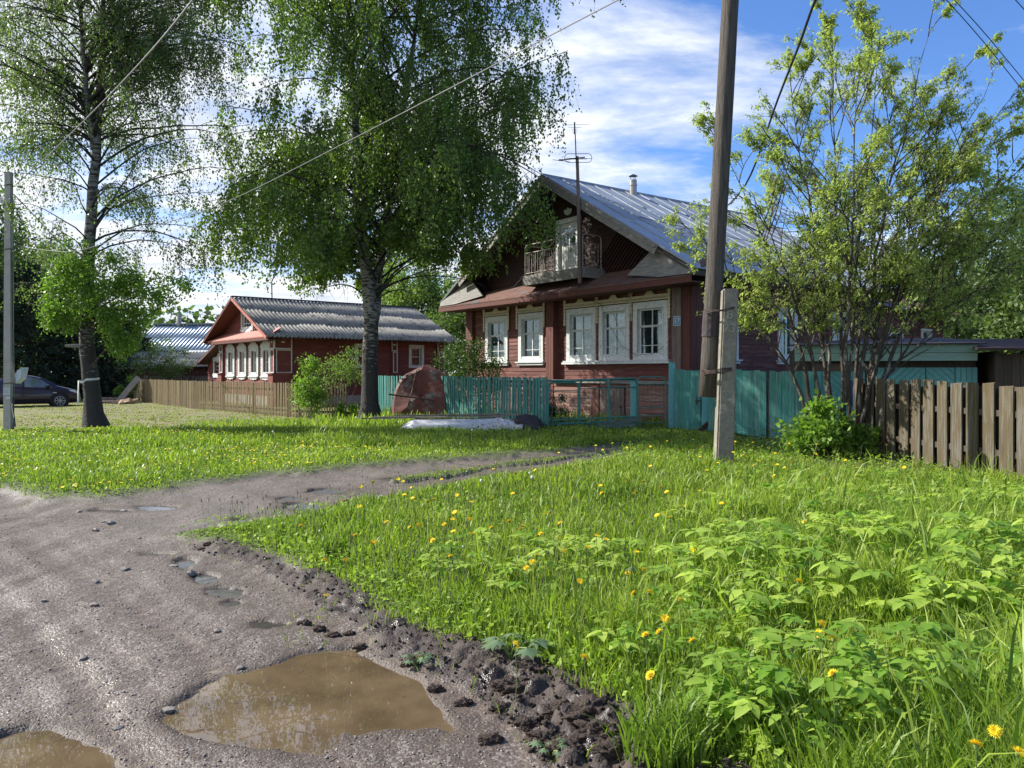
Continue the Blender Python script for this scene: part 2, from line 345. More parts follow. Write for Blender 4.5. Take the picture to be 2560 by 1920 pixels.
PUD = {
 'big': [gp(*q) for q in ((340,1552),(395,1512),(450,1470),(555,1440),(650,1408),(760,1398),(835,1432),(905,1470),(960,1530),(1005,1595),(940,1568),(840,1568),(740,1573),(700,1600),(640,1616),(560,1612),(480,1600),(400,1580))],
 'corner': [gp(*q) for q in ((-60,1600),(40,1575),(110,1568),(190,1590),(235,1625),(275,1680),(120,1740),(-60,1740))],
}
def ell(cx, cy, w, h, n=12): return [gp(cx+w/2*math.cos(2*math.pi*i/n)*(1+0.2*math.sin(3*i)), cy+h/2*math.sin(2*math.pi*i/n)) for i in range(n)]
SM = [(650,1093,70,17),(703,1060,76,12),(340,1095,84,11),(232,1102,90,9),(480,1276,92,26),(335,1196,60,10),(532,1122,60,11),(400,1216,52,26),(440,1247,60,22),(500,1300,50,14),(855,1034,60,6),(585,1345,70,18),(620,1075,50,7)]
for i, q in enumerate(SM): PUD['s%d' % i] = ell(*q)
def masks(X, Y):
    n = (fbm(X*1.6, Y*1.6)-0.5)*0.55+(fbm(X*7, Y*7)-0.5)*0.14
    sc = np.clip(Y/10, 0.35, 1.6)
    road = sdf(ROAD, X, Y)+n*sc
    strip = sdf(STRIP, X, Y)+n*0.5
    road = np.where(strip > 0, -np.abs(strip)-0.02, road)
    e = dist_line(EDGE[1:]+[(0.9,2.2)], X, Y)
    w = 0.08+0.22*fbm(X*1.3+5, Y*1.3)+0.20*np.clip((4.4-Y)/1.5, 0, 1)
    mud = np.clip(1-(e+n*0.35)/w, 0, 1)
    mud = mud*np.clip((7.6-Y)/1.2, 0, 1)
    return road, mud
PD = {}
def height(X, Y, fine=True):
    X = np.asarray(X, dtype=float); Y = np.asarray(Y, dtype=float)
    road, mud = masks(X, Y)
    g = 1/(1+np.exp(np.clip(road*14, -30, 30)))            # grass side
    z = g*(0.055+0.07*(fbm(X*0.5+3, Y*0.5)-0.3))
    s = X*0.74+Y*0.67
    sw = s+0.25*(fbm(X*.5+9, Y*.5)-.5)*2; tr = sum(np.exp(-((sw-c)/.085)**2) for c in (0.95, 1.55, 2.35)); rd_ = sum(np.exp(-((np.abs(sw-c)-.15)/.04)**2) for c in (0.95, 1.55, 2.35))
    z = z+(1-g)*(Y < 12)*((-.008+.0035*np.sin((Y*.74-X*.67)*48))*tr*np.clip(fbm(X*.8+3, Y*.8)*2.4-.6, 0, 1)+.004*rd_*(.2+1.6*(fbm(X*3, Y*3)-.3)))
    z = z+(1-g)*((fbm(X*1.1, Y*1.1)-0.5)*0.016+(vnoise(s*2.6+fbm(X*.4,Y*.4)*1.2, s*0+3)-0.5)*0.032+(vnoise(s*9+fbm(X*.4,Y*.4)*2, s*0+3)-0.5)*0.008)
    if fine:
        z = z+(1-g)*((fbm(X*16, Y*16, 3)-0.5)*0.012+(vnoise(X*60, Y*60)-0.5)*0.006)*np.clip(1.3-Y/12, 0.1, 1)
        z = z+(mud > 0.02)*np.power(mud, 0.7)*(np.abs(fbm(X*9, Y*9, 6)-0.5)*(0.13+0.24*np.clip((4.4-Y)/1.4, 0, 1))+0.035*np.abs(fbm(X*26, Y*26, 4)-.5)+0.02*vnoise(X*45, Y*45)-0.014)
    dep = np.zeros_like(z)
    for k, P in PUD.items():
        P = np.array(P); bx = (X > P[:,0].min()-.5) & (X < P[:,0].max()+.5) & (Y > P[:,1].min()-.5) & (Y < P[:,1].max()+.5)
        if not bx.any(): continue
        d = np.full(X.shape, -9.0); d[bx] = sdf(P, X[bx], Y[bx])+(fbm(X[bx]*6, Y[bx]*6)-0.5)*0.09*(1 if k in ('big','corner') else 1.4)
        if fine: PD['w'] = np.maximum(PD.get('w', -9.0) if np.shape(PD.get('w')) == d.shape else np.full(d.shape, -9.0), d)
        dep = np.maximum(dep, np.clip(d*(0.55 if k in ('big','corner') else 0.8)+0.012, 0, 0.05))
    z = np.where(dep > 0, z*np.clip(1-dep*30, 0, 1)-dep, z)
    far = np.clip((np.hypot(X, Y)-45)/60, 0, 1)
    return z*(1-far)
def hz(x, y): return float(height(np.array([x]), np.array([y]), fine=False)[0])

def axis(lo, hi, c, s0, g):
    v = [c]; s = s0
    while v[-1] < hi: v.append(v[-1]+s); s = max(s0, abs(v[-1]-c)*g)
    w = [c]; s = s0
    while w[-1] > lo: w.append(w[-1]-s); s = max(s0, abs(w[-1]-c)*g)
    return np.array(sorted(set(w+v)))
gx = axis(-900, 900, -0.6, 0.022, 0.0135); gy = axis(-300, 1500, 3.2, 0.02, 0.0095)
GX, GY = np.meshgrid(gx, gy)
PD.clear(); Z = height(GX, GY); PDW = PD['w']
sG = GX*.74+GY*.67+0.25*(fbm(GX*.5+9, GY*.5)-.5)*2; track = sum(np.exp(-((sG-c)/.10)**2) for c in (0.95, 1.55, 2.35))*np.clip((11-GY)/3, 0, 1)*np.clip(fbm(GX*.8+3, GY*.8)*2.4-.6, 0, 1)
roadm, mudm = masks(GX, GY)
nx, ny = len(gx), len(gy)
idx = np.arange(nx*ny).reshape(ny, nx)
Fq = np.stack([idx[:-1,:-1], idx[:-1,1:], idx[1:,1:], idx[1:,:-1]], -1).reshape(-1, 4)
V = np.stack([GX, GY, Z], -1).reshape(-1, 3)
def ground_mat():
    m, t, p, out = new_mat('ground')
    tc = t.nodes.new('ShaderNodeTexCoord')
    def noise(s, d=6.0, r=0.6, k=(1,1,1)):
        mp = t.nodes.new('ShaderNodeMapping'); mp.inputs['Scale'].default_value = k; t.links.new(tc.outputs['Object'], mp.inputs[0])
        n = N(t, 'ShaderNodeTexNoise', Scale=s, Detail=d, Roughness=r); t.links.new(mp.outputs[0], n.inputs['Vector']); return n.outputs[0]
    ar = t.nodes.new('ShaderNodeAttribute'); ar.attribute_name = 'road'
    am = t.nodes.new('ShaderNodeAttribute'); am.attribute_name = 'mud'
    aw = t.nodes.new('ShaderNodeAttribute'); aw.attribute_name = 'wet'
    al = t.nodes.new('ShaderNodeAttribute'); al.attribute_name = 'lawn'
    big = noise(0.7, 5); mid = noise(5, 6); fin = noise(45, 4, 0.7)
    vo = N(t, 'ShaderNodeTexVoronoi', Scale=70.0); t.links.new(tc.outputs['Object'], vo.inputs['Vector'])
    vo2 = N(t, 'ShaderNodeTexVoronoi', Scale=160.0); t.links.new(tc.outputs['Object'], vo2.inputs['Vector'])
    rc = mixc(t, ramp(t, mid, [(0.35, 0.0), (0.65, 1.0)]), (0.080,0.060,0.047), (0.125,0.095,0.075))
    rc = mixc(t, ramp(t, big, [(0.4, 0.0), (0.62, 1.0)]), rc, (0.148,0.115,0.092))
    rc = mixc(t, math_(t, 'MULTIPLY', ramp(t, fin, [(0.35, 1.0), (0.6, 0.0)]), 0.5), rc, (0.10,0.078,0.066))
    sepc = t.nodes.new('ShaderNodeSeparateColor'); t.links.new(vo.outputs['Color'], sepc.inputs[0])
    rc = mixc(t, math_(t, 'MULTIPLY', ramp(t, sepc.outputs[0], [(0.72, 0.0), (0.8, 1.0)]), 0.55), rc, (0.30,0.27,0.25))
    rc = mixc(t, math_(t, 'MULTIPLY', aw.outputs['Fac'], 0.8), rc, (0.055,0.038,0.027))
    atr = t.nodes.new('ShaderNodeAttribute'); atr.attribute_name = 'track'
    rc = mixc(t, math_(t, 'MULTIPLY', atr.outputs['Fac'], 0.55), rc, (0.125,0.092,0.070))
    mc = mixc(t, ramp(t, mid, [(0.3, 0.0), (0.65, 1.0)]), (0.026,0.019,0.016), (0.066,0.048,0.039))
    soil = mixc(t, ramp(t, mid, [(0.35, 0.0), (0.6, 1.0)]), (0.055,0.050,0.028), (0.075,0.105,0.028))
    lawn = mixc(t, ramp(t, noise(1.6, 7, 0.65), [(0.42, 0.0), (0.60, 1.0)]), (0.17,0.135,0.075), (0.15,0.19,0.040))
    lawn = mixc(t, ramp(t, noise(0.9, 7, 0.7, (1,2.4,1)), [(0.56, 0.0), (0.62, 1.0)]), lawn, (0.10,0.075,0.055))
    soil = mixc(t, al.outputs['Fac'], soil, lawn)
    c = mixc(t, ar.outputs['Fac'], soil, rc)
    c = mixc(t, ramp(t, am.outputs['Fac'], [(0.05, 0.0), (0.3, 1.0)]), c, mc)
    t.links.new(c, p.inputs['Base Color'])
    # damp gravel: patchy sheen
    mpw = t.nodes.new('ShaderNodeMapping'); mpw.inputs['Rotation'].default_value = (0,0,R(-42)); mpw.inputs['Scale'].default_value = (2.6,0.45,1)
    t.links.new(tc.outputs['Object'], mpw.inputs[0]); nw = N(t, 'ShaderNodeTexNoise', Scale=1.2, Detail=7.0, Roughness=0.65); t.links.new(mpw.outputs[0], nw.inputs['Vector'])
    wetn = ramp(t, nw.outputs[0], [(0.38, 0.20), (0.60, 0.52)])
    rg = mixc(t, ar.outputs['Fac'], (0.95,)*3, wetn)
    rg = mixc(t, ramp(t, am.outputs['Fac'], [(0.05, 0.0), (0.4, 1.0)]), rg, ramp(t, mid, [(0.36, 0.22), (0.52, 0.8)]))
    rg = mixc(t, aw.outputs['Fac'], rg, (0.62,)*3)
    t.links.new(rg, p.inputs['Roughness']); p.inputs['Specular IOR Level'].default_value = 0.45
    hh = math_(t, 'ADD', math_(t, 'MULTIPLY', vo.outputs['Distance'], -0.8), math_(t, 'ADD', math_(t, 'MULTIPLY', fin, 0.9), math_(t, 'MULTIPLY', vo2.outputs['Distance'], -0.35)))
    b = N(t, 'ShaderNodeBump', Strength=0.45, Distance=0.012); t.links.new(hh, b.inputs['Height']); t.links.new(b.outputs[0], p.inputs['Normal'])
    return m
wet = np.clip(1.15+PDW/0.20, 0, 1)
lawn = np.clip((GY-(20.3+1.2*(fbm(GX*0.6, GY*0.6)-.5)*2))/1.2, 0, 1)*np.clip((-4.5-GX)/1.5, 0, 1)
ground = np_mesh('ground', V, Fq, ground_mat(), smooth=True, attrs={
    'road': (1/(1+np.exp(-np.clip(roadm*22, -30, 30)))).ravel(), 'mud': mudm.ravel(), 'wet': wet.ravel(), 'track': track.ravel(), 'lawn': lawn.ravel()})
tag(ground, 'village ground: brown gravel road, dark mud verge and lawn soil', kind='structure')

def water_mat(name, c1, c2):
    m, t, p, out = new_mat(name)
    tc = t.nodes.new('ShaderNodeTexCoord')
    n = N(t, 'ShaderNodeTexNoise', Scale=2.3, Detail=5.0, Roughness=0.6); t.links.new(tc.outputs['Object'], n.inputs['Vector'])
    t.links.new(mixc(t, ramp(t, n.outputs[0], [(0.35, 0.0), (0.65, 1.0)]), c1, c2), p.inputs['Base Color'])
    p.inputs['Roughness'].default_value = 0.012; p.inputs['IOR'].default_value = 1.33; p.inputs['Specular IOR Level'].default_value = 0.85
    w = N(t, 'ShaderNodeTexNoise', Scale=9.0, Detail=2.0); t.links.new(tc.outputs['Object'], w.inputs['Vector'])
    b = N(t, 'ShaderNodeBump', Strength=0.015, Distance=0.01); t.links.new(w.outputs[0], b.inputs['Height']); t.links.new(b.outputs[0], p.inputs['Normal'])
    return m
M['water'] = water_mat('muddy_water', (0.150,0.106,0.060), (0.085,0.058,0.033)); M['water'].node_tree.nodes['Principled BSDF'].inputs['IOR'].default_value = 1.5
M['water2'] = water_mat('clear_puddle', (0.06,0.05,0.04), (0.04,0.033,0.027)); M['water2'].node_tree.nodes['Principled BSDF'].inputs['IOR'].default_value = 1.7; M['water2'].node_tree.nodes['Principled BSDF'].inputs['Roughness'].default_value = 0.16; M['water2'].node_tree.nodes['Bump'].inputs['Strength'].default_value = 0.25
for k, P in PUD.items():
    P = np.array(P); c = P.mean(0); lv = -0.0165 if k in ('big','corner') else -0.018
    gro = P+(P-c)/np.linalg.norm(P-c, axis=1)[:, None]*(0.16 if k in ('big','corner') else 0.07)
    me = MB(); me.add([(x, y, lv) for x, y in gro], [tuple(range(len(gro)))])
    o = me.build('puddle', M['water'] if k in ('big','corner') else M['water2']); o['kind'] = 'structure'
    o['label'] = {'big': 'large brown puddle reflecting the sky at the road edge', 'corner': 'shallow muddy puddle at the near left corner of the road'}.get(k, 'small rain puddle on the gravel track')
# ------------------------------------------------------------------ gravel, stones, clods
def ico(seed, r=1.0, flat=0.6, jit=0.25, sub=1):
    rr = np.random.default_rng(seed)
    import bmesh
    bm = bmesh.new(); bmesh.ops.create_icosphere(bm, subdivisions=sub, radius=1.0)
    V = np.array([v.co[:] for v in bm.verts]); Fc = np.array([[v.index for v in f.verts] for f in bm.faces]); bm.free()
    V = V*(1+rr.uniform(-jit, jit, (len(V), 1)))*np.array([1, rr.uniform(0.6,0.95), flat])*r
    return V, Fc
def scatter_lumps(name, pts, sizes, matl, label, sub=0, jit=0.25, flat=0.55, nvar=6):
    Vs = []; Fs = []; off = 0
    vars_ = [ico(50+i, 1, flat, jit, max(sub,1)) for i in range(nvar)]
    for i, (x, y, z) in enumerate(pts):
        V0, F0 = vars_[i % nvar]; a = rng.uniform(0, 6.28); c, s = math.cos(a), math.sin(a)
        W = V0*sizes[i]; W = np.stack([W[:,0]*c-W[:,1]*s+x, W[:,0]*s+W[:,1]*c+y, W[:,2]+z], -1)
        Vs.append(W); Fs.append(F0+off); off += len(W)
    o = np_mesh(name, np.concatenate(Vs), np.concatenate(Fs), matl)
    return tag(o, label, kind='stuff')
def road_pts(n, y0, y1, cond):
    yy = y0*np.exp(rng.random(n)*math.log(y1/y0)); xx = (rng.random(n)*1.4-0.72)*yy
    r, m = masks(xx, yy); k = cond(r, m, xx, yy); xx, yy = xx[k], yy[k]
    return np.stack([xx, yy, height(xx, yy)], -1)
P = road_pts(24000, 2.6, 12, lambda r, m, x, y: (r > 0.02) & (m < 0.5))
scatter_lumps('gravel', P, (0.0022+0.0075*rng.random(len(P))**2.2)*(0.75+P[:,1]*0.07), M['stone'], 'fine gravel over the wet road')
P = road_pts(14000, 2.4, 8, lambda r, m, x, y: m > 0.12)
scatter_lumps('mud_crumbs', P+[0,0,0.004], rng.uniform(0.004, 0.020, len(P))*rng.uniform(0.4,1,len(P)), M['clod'], 'crumbs of churned dark mud along the verge', jit=0.35, flat=0.8)
stones = [(545,1140,.05,'pale angular stone'),(240,1132,.06,'dark wedge shaped stone'),(207,1146,.05,'small dark stone'),(224,1128,.03,''),(170,1106,.04,''),(268,1100,.05,''),(413,1240,.05,''),(375,1222,.045,''),
          (270,1229,.05,'flat dark stone'),(206,1255,.05,''),(505,1268,.04,''),(650,1342,.035,''),(205,1310,.035,''),(520,1440,.03,''),(300,1165,.03,''),(395,1220,.04,''),(470,1360,.03,''),(95,1300,.03,''),(180,1425,.03,''),(365,1530,.035,''),(255,1570,.03,'')]
protos = []; ST_ = []; CL_ = []
for i in range(4):
    V0, F0 = ico(11+i, 1.0, 0.5, 0.22, 1); V0[:,2] += 0.25
    me = MB(); me.v = [tuple(v) for v in V0]; me.f = [list(f) for f in F0]; me.m = [0]*len(F0)
    protos.append(me.build('stone', M['stone'])); 
for i, (px, py, s, lb) in enumerate(stones):
    x, y = gp(px, py); o = protos[i] if i < 4 else protos[i % 4].copy()
    if i >= 4: COL.objects.link(o)
    o.location = (x, y, hz(x, y)-s*0.1); o.rotation_euler = (0, 0, i*1.3); o.scale = (s, s, s)
    tag(o, (lb+' lying on the gravel road' if lb else 'small grey stone lying on the gravel road'), 'stone', 'stones on the road'); ST_.append((px, py, o, lb))
ordn = lambda k: ['leftmost','second from the left','third from the left','fourth from the left','fifth from the left','sixth from the left','seventh from the left','eighth from the left','ninth from the left','tenth from the left','eleventh from the left','twelfth from the left','thirteenth from the left','fourteenth from the left','fifteenth from the left'][k]
def rows(items, bands, fmt):          # items (px, py, object, keep); name each by its row and its order in the row
    for lo, hi, where in bands:
        row = sorted([q for q in items if lo <= q[1] < hi], key=lambda q: q[0])
        for k, q in enumerate(row):
            if not q[3]: q[2]['label'] = fmt % (ordn(k), where)
rows(ST_, [(0,1135,'near the track mouth'),(1135,1235,'beside the small puddles'),(1235,1320,'in the middle of the road'),(1320,1480,'before the big puddle'),(1480,2000,'left of the big puddle')], 'small grey stone, %s of those %s')
clods = [(1160,1480,.10),(1120,1505,.11),(1270,1575,.13),(1215,1560,.09),(1090,1535,.08),(1300,1615,.12),(1180,1605,.09),(1040,1475,.07),(1140,1570,.08),(1225,1630,.10),(660,1350,.06),(690,1362,.06),(720,1375,.06),(755,1372,.05),(780,1400,.05),(450,1187,.06),(437,1192,.05),(1060,1600,.07),(1000,1520,.06),(940,1490,.06),(1330,1650,.11),(880,1440,.05)]
for i, (px, py, s) in enumerate(clods):
    V0, F0 = ico(31+i, 1.0, 0.75, 0.05, 5); s *= (.85 if s > .085 else .65)
    nn = np.array([[fbm(v[0]*2.4+i, v[1]*2.4+v[2]*2.1)] for v in V0]); n2_ = np.array([[fbm(v[0]*9+i, v[1]*9+v[2]*8, 4)] for v in V0]); V0 = V0*(0.35+1.1*nn+.45*np.abs(n2_-.5)*2)*np.array([1.15,.9,.75])
    x, y = gp(px, py); me = MB(); me.v = [tuple(v*s) for v in V0]; me.f = [list(f) for f in F0]; me.m = [0]*len(F0)
    o = me.build('mud_clod', M['clod'], smooth=True, loc=(x, y, hz(x, y)+s*0.10))
    tag(o, 'lump of dark turned mud at the grass edge' if s < .1 else 'big dark clod of earth at the grass edge', 'mud clod', 'clods along the verge'); CL_.append((px, py, o, ''))
rows(CL_, [(0,1300,'at the grass corner by the track'),(1300,1450,'above the big puddle'),(1450,1530,'right of the big puddle'),(1530,1590,'on the bank between puddle and grass'),(1590,2000,'at the bottom edge')], 'dark mud clod, %s of those %s')
# ------------------------------------------------------------------ buildings
TF = Matrix(((1,0,0,0),(0,-1,0,0),(0,0,1,0),(0,0,0,1)))              # (along, outward, up) on a front wall y=0
def TS(W): return Matrix(((0,1,0,W),(1,0,0,0),(0,0,1,0),(0,0,0,1)))   # on the right side wall x=W
def siding(mb, a0, a1, z0, z1, pitch=0.135, holes=(), lim=None, out=0.0, th=0.022):
    """clapboard rows; holes = (a0,a1,z0,z1); lim(z)->(lo,hi) clips a gable"""
    n = max(1, round((z1-z0)/pitch)); p = (z1-z0)/n
    for i in range(n):
        za, zb = z0+i*p, z0+(i+1)*p; zc = (za+zb)/2
        lo, hi = a0, a1
        if lim: l2, h2 = lim(zc); lo, hi = max(lo, l2), min(hi, h2)
        seg = [(lo, hi)]
        for h in holes:
            if h[2] < zc < h[3]:
                ns = []
                for s in seg:
                    if h[1] <= s[0] or h[0] >= s[1]: ns.append(s); continue
                    if h[0] > s[0]: ns.append((s[0], h[0]))
                    if h[1] < s[1]: ns.append((h[1], s[1]))
                seg = ns
        for s0, s1 in seg:
            while s1-s0 > 0.04:
                e = s1 if s1-s0 < 4.5 else s0+random.uniform(2.5, 4.2)
                t = th*random.uniform(0.8, 1.15)
                mb.hexa([(s0, out-.04, za), (e-.003, out-.04, za), (e-.003, out+t, za), (s0, out+t, za),
                         (s0, out-.04, zb), (e-.003, out-.04, zb), (e-.003, out+.004, zb), (s0, out+.004, zb)])
                s0 = e
def fr(mb, a0, a1, z0, z1, w, o0, o1, wt=None):
    wt = wt or w
    mb.box(a0, a0+w, o0, o1, z0, z1); mb.box(a1-w, a1, o0, o1, z0, z1)
    mb.box(a0+w, a1-w, o0+.001, o1-.002, z1-wt, z1); mb.box(a0+w, a1-w, o0+.001, o1-.002, z0, z0+w)
def curtain(T, a0, a1, z0, z1, o, parent, lower=True):
    V = []; Fc = []; w = a1-a0
    for (c0, c1, zz0) in ((a0, a0+w*0.34, z0), (a1-w*0.30, a1, z0), (a0+w*.02, a1-w*.02, z1-(z1-z0)*.12)):
        n = 26; b = len(V)
        for i in range(n+1):
            a = c0+(c1-c0)*i/n; oo = o+0.025*math.sin(i*1.9+c0*3)
            V += [(a, oo, zz0), (a+0.01*math.sin(i), oo, z1)]
        Fc += [(b+2*i, b+2*i+2, b+2*i+3, b+2*i+1) for i in range(n)]
    mb = MB(T); mb.add(V, Fc); return mb.build('curtain', M['curtain'], parent)
def window(house, T, a0, a1, z0, z1, cw=0.19, style='izba', sill=True, cols=2, lace=None, depth=0.05, label=None, curt=True):
    c = MB(T); fr(c, a0, a1, z0, z1, cw, -0.02-depth*0, 0.055, wt=cw*1.05)
    ia0, ia1, iz0, iz1 = a0+cw, a1-cw, z0+cw*0.55, z1-cw*1.05
    c.box(ia0, ia1, -0.0, 0.05, iz0-.04, iz0)
    for q in ((a0+cw*.82, a0+cw), (a1-cw, a1-cw*.82)): c.box(q[0], q[1], 0.05, 0.068, iz0, z1-cw*.8)   # moulding
    c.box(a0+cw*.82, a1-cw*.82, 0.052, 0.071, z1-cw*1.05, z1-cw*.8)
    # reveals
    c.box(ia0-.02, ia0+.004, -depth-.09, -.02, iz0, iz1); c.box(ia1-.004, ia1+.02, -depth-.09, -.02, iz0, iz1)
    c.box(ia0, ia1, -depth-.09, -.02, iz1-.004, iz1+.02); c.box(ia0, ia1, -depth-.09, -.02, iz0-.02, iz0+.004)
    w = c.build('window', M['white'], house)
    if label: w['label'] = label
    s = MB(T); fw = 0.055; o0, o1 = -depth-.05, -depth
    fr(s, ia0, ia1, iz0, iz1, fw, o0, o1)
    b0, b1, y0, y1 = ia0+fw, ia1-fw, iz0+fw, iz1-fw; H = y1-y0; mid = (b0+b1)/2
    if style == 'izba':
        zt = y0+H*0.635; s.box(b0, b1, o0+.001, o1-.002, zt-.025, zt+.025); s.box(b0-.03, b1+.03, o1, o1+.03, zt+.012, zt+.034)
        s.box(mid-.022, mid+.022, o0+.002, o1-.003, y0, zt-.025); s.box(mid-.014, mid+.014, o0+.002, o1-.006, zt+.025, y1)
        zb = y0+H*0.20; s.box(b0, mid-.022, o0+.003, o1-.008, zb-.011, zb+.011); s.box(mid+.022, b1, o0+.003, o1-.008, zb-.011, zb+.011)
    elif style == 'two':
        zt = y0+H*0.52; s.box(b0, b1, o0+.001, o1-.002, zt-.022, zt+.022)
    elif style == 'attic':
        zt = y0+H*0.66; zb = y0+H*0.22
        for z in (zt, zb): s.box(b0, b1, o0+.001, o1-.002, z-.016, z+.016)
        for k in (1, 2, 3): x = b0+(b1-b0)*k/4; s.box(x-.014, x+.014, o0+.002, o1-.003, y0, y1)
    elif style == 'lattice':
        for k in (1, 2): z = y0+H*k/3; s.box(b0, b1, o0+.001, o1-.002, z-.02, z+.02)
        for k in (1, 2, 3): x = b0+(b1-b0)*k/4; s.box(x-.012, x+.012, o0+.002, o1-.003, y0, y1)
        for k in range(3):
            zc = y0+H*(k+.5)/3
            for d in (-1, 1):
                s.beam((mid-.32*(b1-b0), o1-.02, zc), (mid, o1-.02, zc+d*H/8), .02, .02, up=(0,1,0)); s.beam((mid+.32*(b1-b0), o1-.02, zc), (mid, o1-.02, zc+d*H/8), .02, .02, up=(0,1,0))
    s.build('sash', M['white'], w)
    g = MB(T); g.box(ia0+.01, ia1-.01, (o0+o1)/2-.003, (o0+o1)/2+.002, iz0+.01, iz1-.01); g.build('pane', M['glass'], w)
    if curt: curtain(T, b0-.02, b1+.02, y0, y1, o0-.10, w)
    if sill:
        q = MB(T); e = 0.09; q.box(a0-e, a1+e, -0.0, 0.14, z0-.045, z0-.004); q.box(a0-e*.4, a1+e*.4, 0.0, 0.09, z0-.13, z0-.046); q.build('sill', M['white'], w)
    return w
def dentils(mb, a0, a1, z, o):          # pierced lace band: two rails joined by short bars, pendants below
    mb.box(a0, a1, o, o+.03, z+.095, z+.165); mb.box(a0, a1, o, o+.028, z, z+.04)
    n = int((a1-a0)/.055)
    for i in range(n+1):
        x = a0+(a1-a0)*i/n; mb.box(x-.013, x+.013, o+.001, o+.026, z+.04, z+.095)
def diamond_strip(mb, x, z0, z1, o, w=.10):
    n = int((z1-z0)/.1); h = (z1-z0)/n
    for i in range(n):
        z = z0+i*h; mb.prism([(x-w*.28, o, z), (x+w*.28, o, z), (x+w*.6, o, z+h*.5), (x+w*.28, o, z+h*.99), (x-w*.28, o, z+h*.99), (x-w*.6, o, z+h*.5)], (0, .02, 0))
    mb.prism([(x-w*.6, o, z1), (x+w*.6, o, z1), (x+w*.75, o, z1+.05), (x, o, z1+.16), (x-w*.75, o, z1+.05)], (0, .02, 0))
def roof_panels(mb, x0, x1, y0, y1, z0, z1, nx_, ny_, th=.03, jit=.003):
    """roof plane running from (x0,z0) to (x1,z1), length y0..y1, laid as separate sheets"""
    dx, dz = (x1-x0), (z1-z0); L = math.hypot(dx, dz); nxx, nz = -dz/L, dx/L
    if nz < 0: nxx, nz = -nxx, -nz
    for i in range(nx_):
        for j in range(ny_):
            a, b = i/nx_, (i+1)/nx_-.0015; ya = y0+(y1-y0)*j/ny_; yb = y0+(y1-y0)*(j+1)/ny_-.012
            o = random.uniform(0, jit); t = th
            P = [(x0+dx*a, ya, z0+dz*a), (x0+dx*b, ya, z0+dz*b), (x0+dx*b, yb, z0+dz*b), (x0+dx*a, yb, z0+dz*a)]
            tl = [random.uniform(-jit, jit) for _ in range(4)]
            mb.hexa([(p[0]+nxx*o, p[1], p[2]+nz*o) for p in P]+[(p[0]+nxx*(t+o+q), p[1], p[2]+nz*(t+o+q)) for p, q in zip(P, tl)])
def corrugated(name, parent, x0, x1, y0, y1, z0, z1, matl, pitch=.19, amp=.036, rows=3, side=1):
    """wavy sheets on a slope running x0,z0 (ridge) to x1,z1 (eave); waves run down the slope"""
    per = 6; n = int((y1-y0)/pitch*per); Vs = []; Fs = []; dx, dz = x1-x0, z1-z0; L = math.hypot(dx, dz); nxx, nz = abs(dz)/L*(1 if dx > 0 else -1), abs(dx)/L
    for r in range(rows):
        a, b = r/rows, min(1, (r+1)/rows+.03); up0 = .0; up1 = .007
        ys = np.linspace(y0, y1, n+1); w = amp*np.sin(2*np.pi*ys/pitch)+0.01*np.sin(ys*1.7+r*2)+.02; off = len(Vs)
        base = len(Vs)*0+sum(len(v) for v in Vs)
        A = np.stack([x0+dx*a+nxx*(w+up0), ys, z0+dz*a+nz*(w+up0)], -1); B = np.stack([x0+dx*b+nxx*(w+up1), ys, z0+dz*b+nz*(w+up1)], -1)
        C = B-np.array([nxx, 0, nz])*.012
        Vs.append(np.concatenate([A, B, C])); i = np.arange(n)+base; m = n+1
        Fs += [np.stack([i, i+1, i+1+m, i+m], -1), np.stack([i+m, i+1+m, i+1+2*m, i+2*m], -1)]
    return np_mesh(name, np.concatenate(Vs), np.concatenate(Fs), matl, parent)
def text_mesh(txt, size, T, parent, matl, name='lettering', ext=.003):
    cu = bpy.data.curves.new('t', 'FONT'); cu.body = txt; cu.size = size; cu.extrude = ext; cu.align_x = 'CENTER'; cu.align_y = 'CENTER'
    tmp = bpy.data.objects.new('t', cu); COL.objects.link(tmp)
    dg = bpy.context.evaluated_depsgraph_get(); me = bpy.data.meshes.new_from_object(tmp.evaluated_get(dg)); bpy.data.objects.remove(tmp)
    me.transform(T); me.materials.clear(); me.materials.append(matl); me.name = name
    o = bpy.data.objects.new(name, me); COL.objects.link(o); o.parent = parent; return o

# ---- main log house
HA = R(-53.5)
house = thing('log_house', 'large brown-red timber house with galvanised roof, balcony in the gable and five white windows', 'house', (-1.74, 31.25, 0), HA)
HW, HL = 11.5, 10.0; AX, AZ, EZ = 5.85, 8.25, 4.42; OV = 0.9
RT = TS(HW)
slope = (AZ-EZ)/(12.4-AX)
def roofz(x): return AZ-abs(x-AX)*slope
wins = [(1.22,2.70,1.98,3.74), (3.38,4.84,1.98,3.74), (6.12,7.58,1.98,3.73), (7.74,9.12,1.98,3.73), (9.28,10.70,1.98,3.73)]
holes = [(w[0]+.17, w[1]-.17, w[2]+.08, w[3]-.18) for w in wins]
mb = MB(TF); siding(mb, 0.3, 10.8, 1.36, 4.78, holes=holes); mb.build('front_wall', M['siding'], house)
mb = MB(TF); siding(mb, 0.0, 7.6, 0.0, 1.3, pitch=.19, out=.22); siding(mb, 9.15, 11.2, 0.0, 1.3, pitch=.19, out=.22); siding(mb, 7.6, 9.15, 1.12, 1.3, pitch=.18, out=.22)
mb.build('plinth_boarding', M['siding_low'], house)
mb = MB(TF); mb.box(-.02, 5.2, 0, .34, 1.305, 1.345); mb.box(5.7, 11.1, 0, .34, 1.30, 1.34); mb.box(5.7, 11.1, .30, .345, 1.24, 1.298); mb.build('plinth_ledge', M['greyboard'], house)
mb = MB(TF); mb.box(8.02, 9.10, .20, .25, .06, 1.10)
